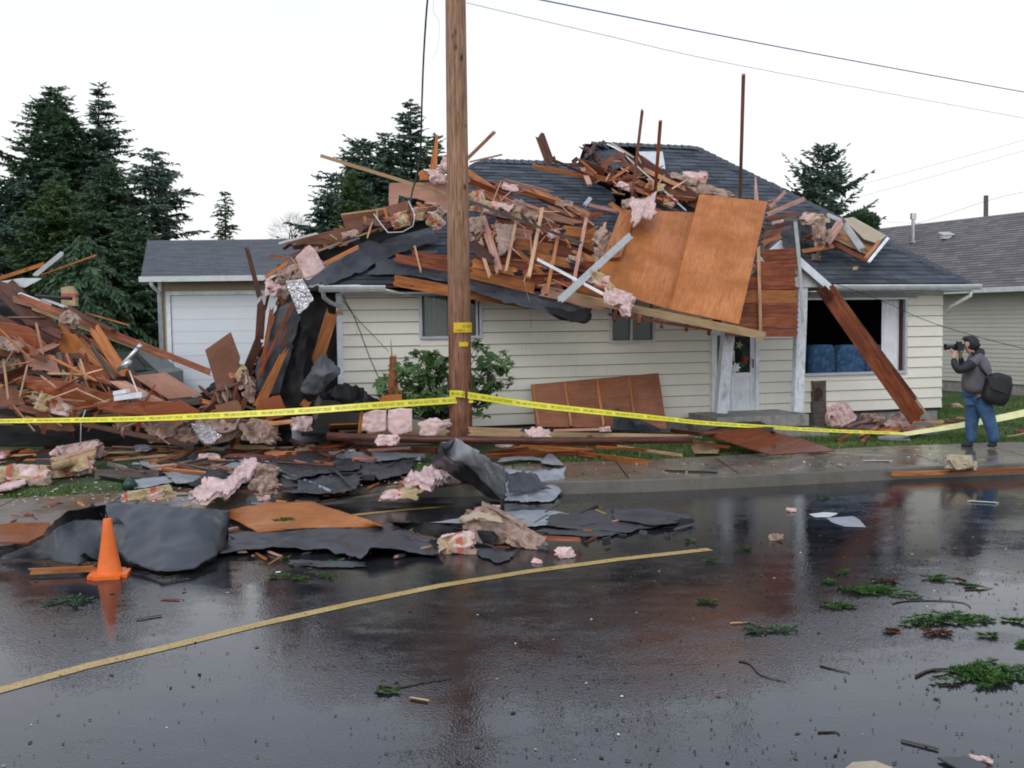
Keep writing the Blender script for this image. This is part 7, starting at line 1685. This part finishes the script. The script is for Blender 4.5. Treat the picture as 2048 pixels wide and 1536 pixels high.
# jeans
jn = [(PP(1956,776), .19), (PP(1952,796,.09), .145), (PP(1944,836,.12), .112), (PP(1942,868,.12), .092), (PP(1942,888,.12), .085), (PP(1964,796,-.09), .145), (PP(1977,836,-.12), .108), (PP(1986,868,-.12), .092), (PP(1988,888,-.12), .086)]
skin('jeans', jn, [(0,1),(1,2),(2,3),(3,4),(0,5),(5,6),(6,7),(7,8)], M['jeans'], person)
chain('shoe', [(1946,888,.12,.042),(1934,889,.12,.045),(1922,890.5,.12,.032)], M['jacketdark']); chain('shoe', [(1995,888,-.12,.044),(1984,889,-.12,.045),(1974,890.5,-.12,.034)], M['jacketdark'])
# hood with the face showing at its front
hc = PP(1941,686); bm = bmesh.new(); bmesh.ops.create_uvsphere(bm, u_segments=28, v_segments=18, radius=1)
for v_ in bm.verts:
    q = v_.co; s_ = 1 + .07*noise.noise(q*2.2)
    v_.co = Vector((q.x*.135*s_ + (.02 if q.z < 0 else 0), q.y*.115*s_, q.z*.118*s_ + (.018 if q.x < -.5 and q.z > 0 else 0)))
bmesh.ops.delete(bm, geom=[v_ for v_ in bm.verts if v_.co.x < -.075 and v_.co.z < .05], context='VERTS')
me = bpy.data.meshes.new('hood'); bm.to_mesh(me); bm.free(); me.materials.append(M['jacketdark']); me.polygons.foreach_set('use_smooth', [True]*len(me.polygons))
o = link(bpy.data.objects.new('hood', me)); o.parent = person; o.location = hc - person.location; so_ = o.modifiers.new('s', 'SOLIDIFY'); so_.thickness = .012
# nose and brow
m = MB(); nb_ = PP(1930.5,692); m.tube([nb_+Vector((.02,0,.02)), nb_+Vector((-.012,0,-.012)), nb_+Vector((.01,0,-.022))], .012, 8); m.build('nose', M['skin'], person, True)
# camera held to the eye
cm = empty('camera', PP(1918,694), 'black camera with long lens held to the eye of the photographer', 'camera')
m = MB(); c = PP(1918.5,694,0); m.box(c+Vector((-.055,-.07,-.055)), (.10,0,0), (0,.14,0), (0,0,.10)); m.box(c+Vector((-.04,-.035,.045)), (.07,0,0), (0,.07,0), (0,0,.04)); m.box(c+Vector((.045,-.02,.02)), (.03,0,0), (0,.04,0), (0,0,.03)); m.build('camera_body', M['black'], cm)
m = MB(); m.tube([c+Vector((-.055,0,.0)), c+Vector((-.10,0,.0)), c+Vector((-.16,0,.0)), c+Vector((-.185,0,0))], .036, 18, r2=.040); m.build('lens', M['black'], cm, True)
m = MB(); m.tube([c+Vector((-.18,0,0)), c+Vector((-.225,0,0))], .040, 18, r2=.052, cap=False); m.build('lens_hood', M['black'], cm, True)
# shoulder bag
bg = empty('shoulder_bag', PP(1995,778,-.28), 'large black shoulder bag hanging at the back of the photographer', 'bag')
bm = bmesh.new(); bmesh.ops.create_cube(bm, size=1); bmesh.ops.subdivide_edges(bm, edges=bm.edges[:], cuts=7, use_grid_fill=True)
for v_ in bm.verts:
    q = v_.co*2; l_ = q.length; rr = q/ max(1e-6, (abs(q.x)**4+abs(q.y)**4+abs(q.z)**4)**.25); s_ = 1+.06*noise.noise(q*1.4)
    v_.co = Vector((rr.x*.20*s_*(1-.12*(rr.z > .5)), rr.y*.11*s_, rr.z*.245*s_))
me = bpy.data.meshes.new('bag_body'); bm.to_mesh(me); bm.free(); me.materials.append(M['bag']); me.polygons.foreach_set('use_smooth', [True]*len(me.polygons))
o = link(bpy.data.objects.new('bag_body', me)); o.parent = bg; o.rotation_euler = (0, math.radians(14), 0)
m = MB(); a = PP(1996,752,-.40); m.add([PP(1974,752,-.40), PP(2008,757,-.40), PP(2016,788,-.42), PP(1984,778,-.43)], [(0,1,2,3),(3,2,1,0)]); m.build('flap', M['bag'], bg)
m = MB(); m.tube([PP(1944,705,-.10), PP(1952,718,-.20), PP(1962,735,-.235), PP(1974,752,-.30)], .022, 6); m.build('strap', M['bag'], bg, True)
# ------------------------------------------------------------------ torn sprigs, twigs and litter on the road
def sprig(label, px, py, wpx, mat='sprig', z=0.0, seed=0, group=None, flat=.35):
    r = random.Random(seed+int(px)); c = G(px, py, z); k = kpx(c); Lx = wpx/k; vs = []; fs = []; wv = []; a0 = r.uniform(-.35,.35)
    for b_ in range(max(3, int(wpx/8))):
        x0 = c + Vector((r.uniform(-.28,.28)*Lx, r.uniform(-.28,.28)*Lx*flat*2.0, .003+r.random()*.006)); a = a0 + r.choice((0, math.pi)) + r.uniform(-.7,.7); dr = Vector((math.cos(a), math.sin(a), 0)); L = Lx*r.uniform(.25,.5); n = max(6, int(L/.018))
        for i in range(n):
            p = x0 + dr*L*i/n + Vector((0,0,.004+.014*math.sin(3.1*i/n)*r.random())); 
            for s in (-1,1,0):
                dd_ = (dr*r.uniform(.3,.9) + Vector((-dr.y,dr.x,0))*s*r.uniform(.5,1.1) + Vector((0,0,r.uniform(-.1,.35)))).normalized(); l_ = r.uniform(.02,.06); q = dd_.cross(Vector((r.random(),r.random(),r.random()))).normalized()*.006
                k_ = len(vs); vs.extend([p-q, p+dd_*l_*.6-q, p+dd_*l_, p+q]); fs.append((k_,k_+1,k_+2,k_+3))
    for v_ in vs: v_.z = max(v_.z, z+.002)
    o = mobj('fir_sprig', [v_-c for v_ in vs], fs, M[mat], mw=Matrix.Translation(c)); tag(o, label, 'sprig', group)
sp = [(1648,1165,45,'small green sprig left of the big forked one on the road'),(1757,1184,135,'big green fir sprig on the road below the photographer'),(1672,1212,65,'bright green sprig below the small one on the right road'),
 (1868,1158,62,'green sprig on the right road, upper right of the big ones'),(1947,1174,34,'small sprig near the right edge above the long one'),(1893,1239,150,'wide green fir sprig right of centre of the right road'),
 (2032,1244,44,'green sprig cut by the right frame edge, upper'),(1539,1264,86,'dark green sprig pointing left on the right road'),(1975,1350,215,'largest fir branch at the lower right edge'),(2038,1292,44,'green sprig at the right frame edge above the largest branch'),
 (1412,1206,40,'small sprig on the red reflection'),(1686,1146,26,'tiny sprig on the black puddle'),(1983,1274,42,'small sprig between the wide one and the right edge'),
 (1487,1100,34,'sprig just right of the yellow line end'),(1412,1122,25,'tiny sprig just below the yellow line end'),(1646,996,18,'light green leaf tuft on the road near the kerb'),(675,1124,30,'green sprig on the road under the long felt sheet'),
 (562,1119,36,'sprig beside the small scrap below the felt'),(647,1100,24,'sprig on the front edge of the long felt'),(556,1156,34,'sprig on the road below the felt, left one'),(600,1160,36,'sprig on the road below the felt, middle one'),(655,1153,38,'sprig on the road below the felt, right one'),
 (774,1386,32,'bright green tuft alone on the near road'),(565,1042,56,'sprig lying on the wet orange plywood'),(135,1206,90,'dark moss patch on the road left of the cone reflection'),(430,1000,26,'sprig on the pink blanket front'),(1380,1084,14,'tiny sprig near the yellow line')]
for i, (x,y,ww,lb) in enumerate(sp): sprig(lb, x, y, ww, 'fir' if 'dark' in lb else 'sprig', z=.14 if 'plywood' in lb else (.30 if 'blanket' in lb else 0), seed=i)
M['russet'] = leafmat('russet dead needles', (.07,.03,.015), (.13,.06,.03), (.20,.10,.05))
for i,(x,y,ww,lb) in enumerate([(1792,1266,40,'russet dead twig cluster left of the wide sprig'),(1868,1268,60,'brown dead twig cluster under the wide sprig'),(1770,1163,50,'russet needles above the big forked sprig'),(1925,1164,26,'russet bits beside the upper right sprig')]): sprig(lb, x, y, ww, 'russet', seed=90+i)
def twig(label, pts, rad=.006):
    m = MB(); m.tube(crom([G(x,y,rad*.8) for x,y in pts], 5), rad, 5, r2=rad*.4); o = m.build('twig', M['bark'], None, True); tag(o, label, 'twig')
twig('long curved twig above the wide sprig on the right road', [(1785,1207),(1811,1202),(1870,1201),(1925,1205),(1942,1216)])
twig('thin curved twig alone left of the lower right branch', [(1478,1322),(1500,1328),(1522,1350),(1571,1363)])
twig('thick twig stem of the largest branch at the lower right', [(1832,1352),(1860,1340),(1900,1338),(1990,1345)], .010)
twig('pale stem reaching left out of the big fir sprig', [(1676,1175),(1710,1182),(1760,1190)], .008)
twig('thin dark twig below the lower right branch', [(1880,1372),(1905,1370),(1925,1372)])
twig('small bent twig near the bottom right of the road', [(1636,1465),(1655,1464),(1672,1464),(1680,1470)])
twig('long thin twig beside the tuft on the near road', [(758,1370),(800,1374),(850,1364),(905,1356)], .007)
twig('short twig on the right road below the sprigs', [(1640,1331),(1665,1338),(1700,1345)])
twig('twig crossing near the upper right sprigs', [(1930,1180),(1960,1179),(1985,1176)])
r = random.Random(77); lv = []; lf = []; lm = []
for i in range(2600):
    if r.random() < .55: px, py = r.uniform(1000,2060), 970 + 560*r.random()**1.3
    else: px, py = r.uniform(-20,2060), 1060 + 480*r.random()**1.5
    if noise.noise(Vector((px*.004, py*.008, 0))) < r.uniform(-.6,.35): continue
    p = G(px, py, .005)
    if p.y > interp(kerb, p.x).y - .04: continue
    a = r.uniform(0, 6.28); L = r.uniform(.003,.013)*(2.2 if r.random() < .06 else 1)*(1.35 if py < 1200 else 1); wd = L*r.uniform(.25,.8); dx = Vector((math.cos(a),math.sin(a),0))*L; dy = Vector((-math.sin(a),math.cos(a),0))*wd; h = Vector((0,0,r.uniform(.002,.007))); b = len(lv)
    lv += [p-dx, p-dy, p+dx, p+dy, p+h]; mi = r.choice((0,0,0,0,1,1,1,2)) if r.random() < .965 else r.choice((3,4))
    for f in ((0,1,4),(1,2,4),(2,3,4),(3,0,4)): lf.append(tuple(b+q for q in f)); lm.append(mi)
o = mobj('road_litter', lv, lf, [M['feltback'], M['bark'], M['russet'], M['pale'], M['white']], fmats=lm); tag(o, 'tiny bark, needle and shingle crumbs scattered over the wet road', 'litter', kind='stuff')
lv = []; lf = []; lm = []
for i in range(2600):
    px = r.uniform(-20,2060); py = r.uniform(895, 1010)
    p = G(px, py, .168)
    kb_ = interp(kerb, p.x).y
    if not (kb_ + .2 < p.y < kb_ + 4): continue
    a = r.uniform(0, 6.28); L = r.uniform(.006,.035); wd = L*r.uniform(.2,.7); dx = Vector((math.cos(a),math.sin(a),0))*L; dy = Vector((-math.sin(a),math.cos(a),0))*wd; h = Vector((0,0,r.uniform(.003,.012))); b = len(lv)
    if px > 1150 and r.random() < .6: continue
    lv += [p-dx, p-dy, p+dx, p+dy, p+h]; mi = r.choice((0,1,2,3,2,3,5,4))
    for f in ((0,1,4),(1,2,4),(2,3,4),(3,0,4)): lf.append(tuple(b+q for q in f)); lm.append(mi)
o = mobj('ground_litter', lv, lf, [M['feltback'], M['bark'], M['russet'], M['pale'], M['white'], M['pink']], fmats=lm); tag(o, 'small wood and insulation crumbs over the sidewalk and lawn edge', 'litter', kind='stuff')
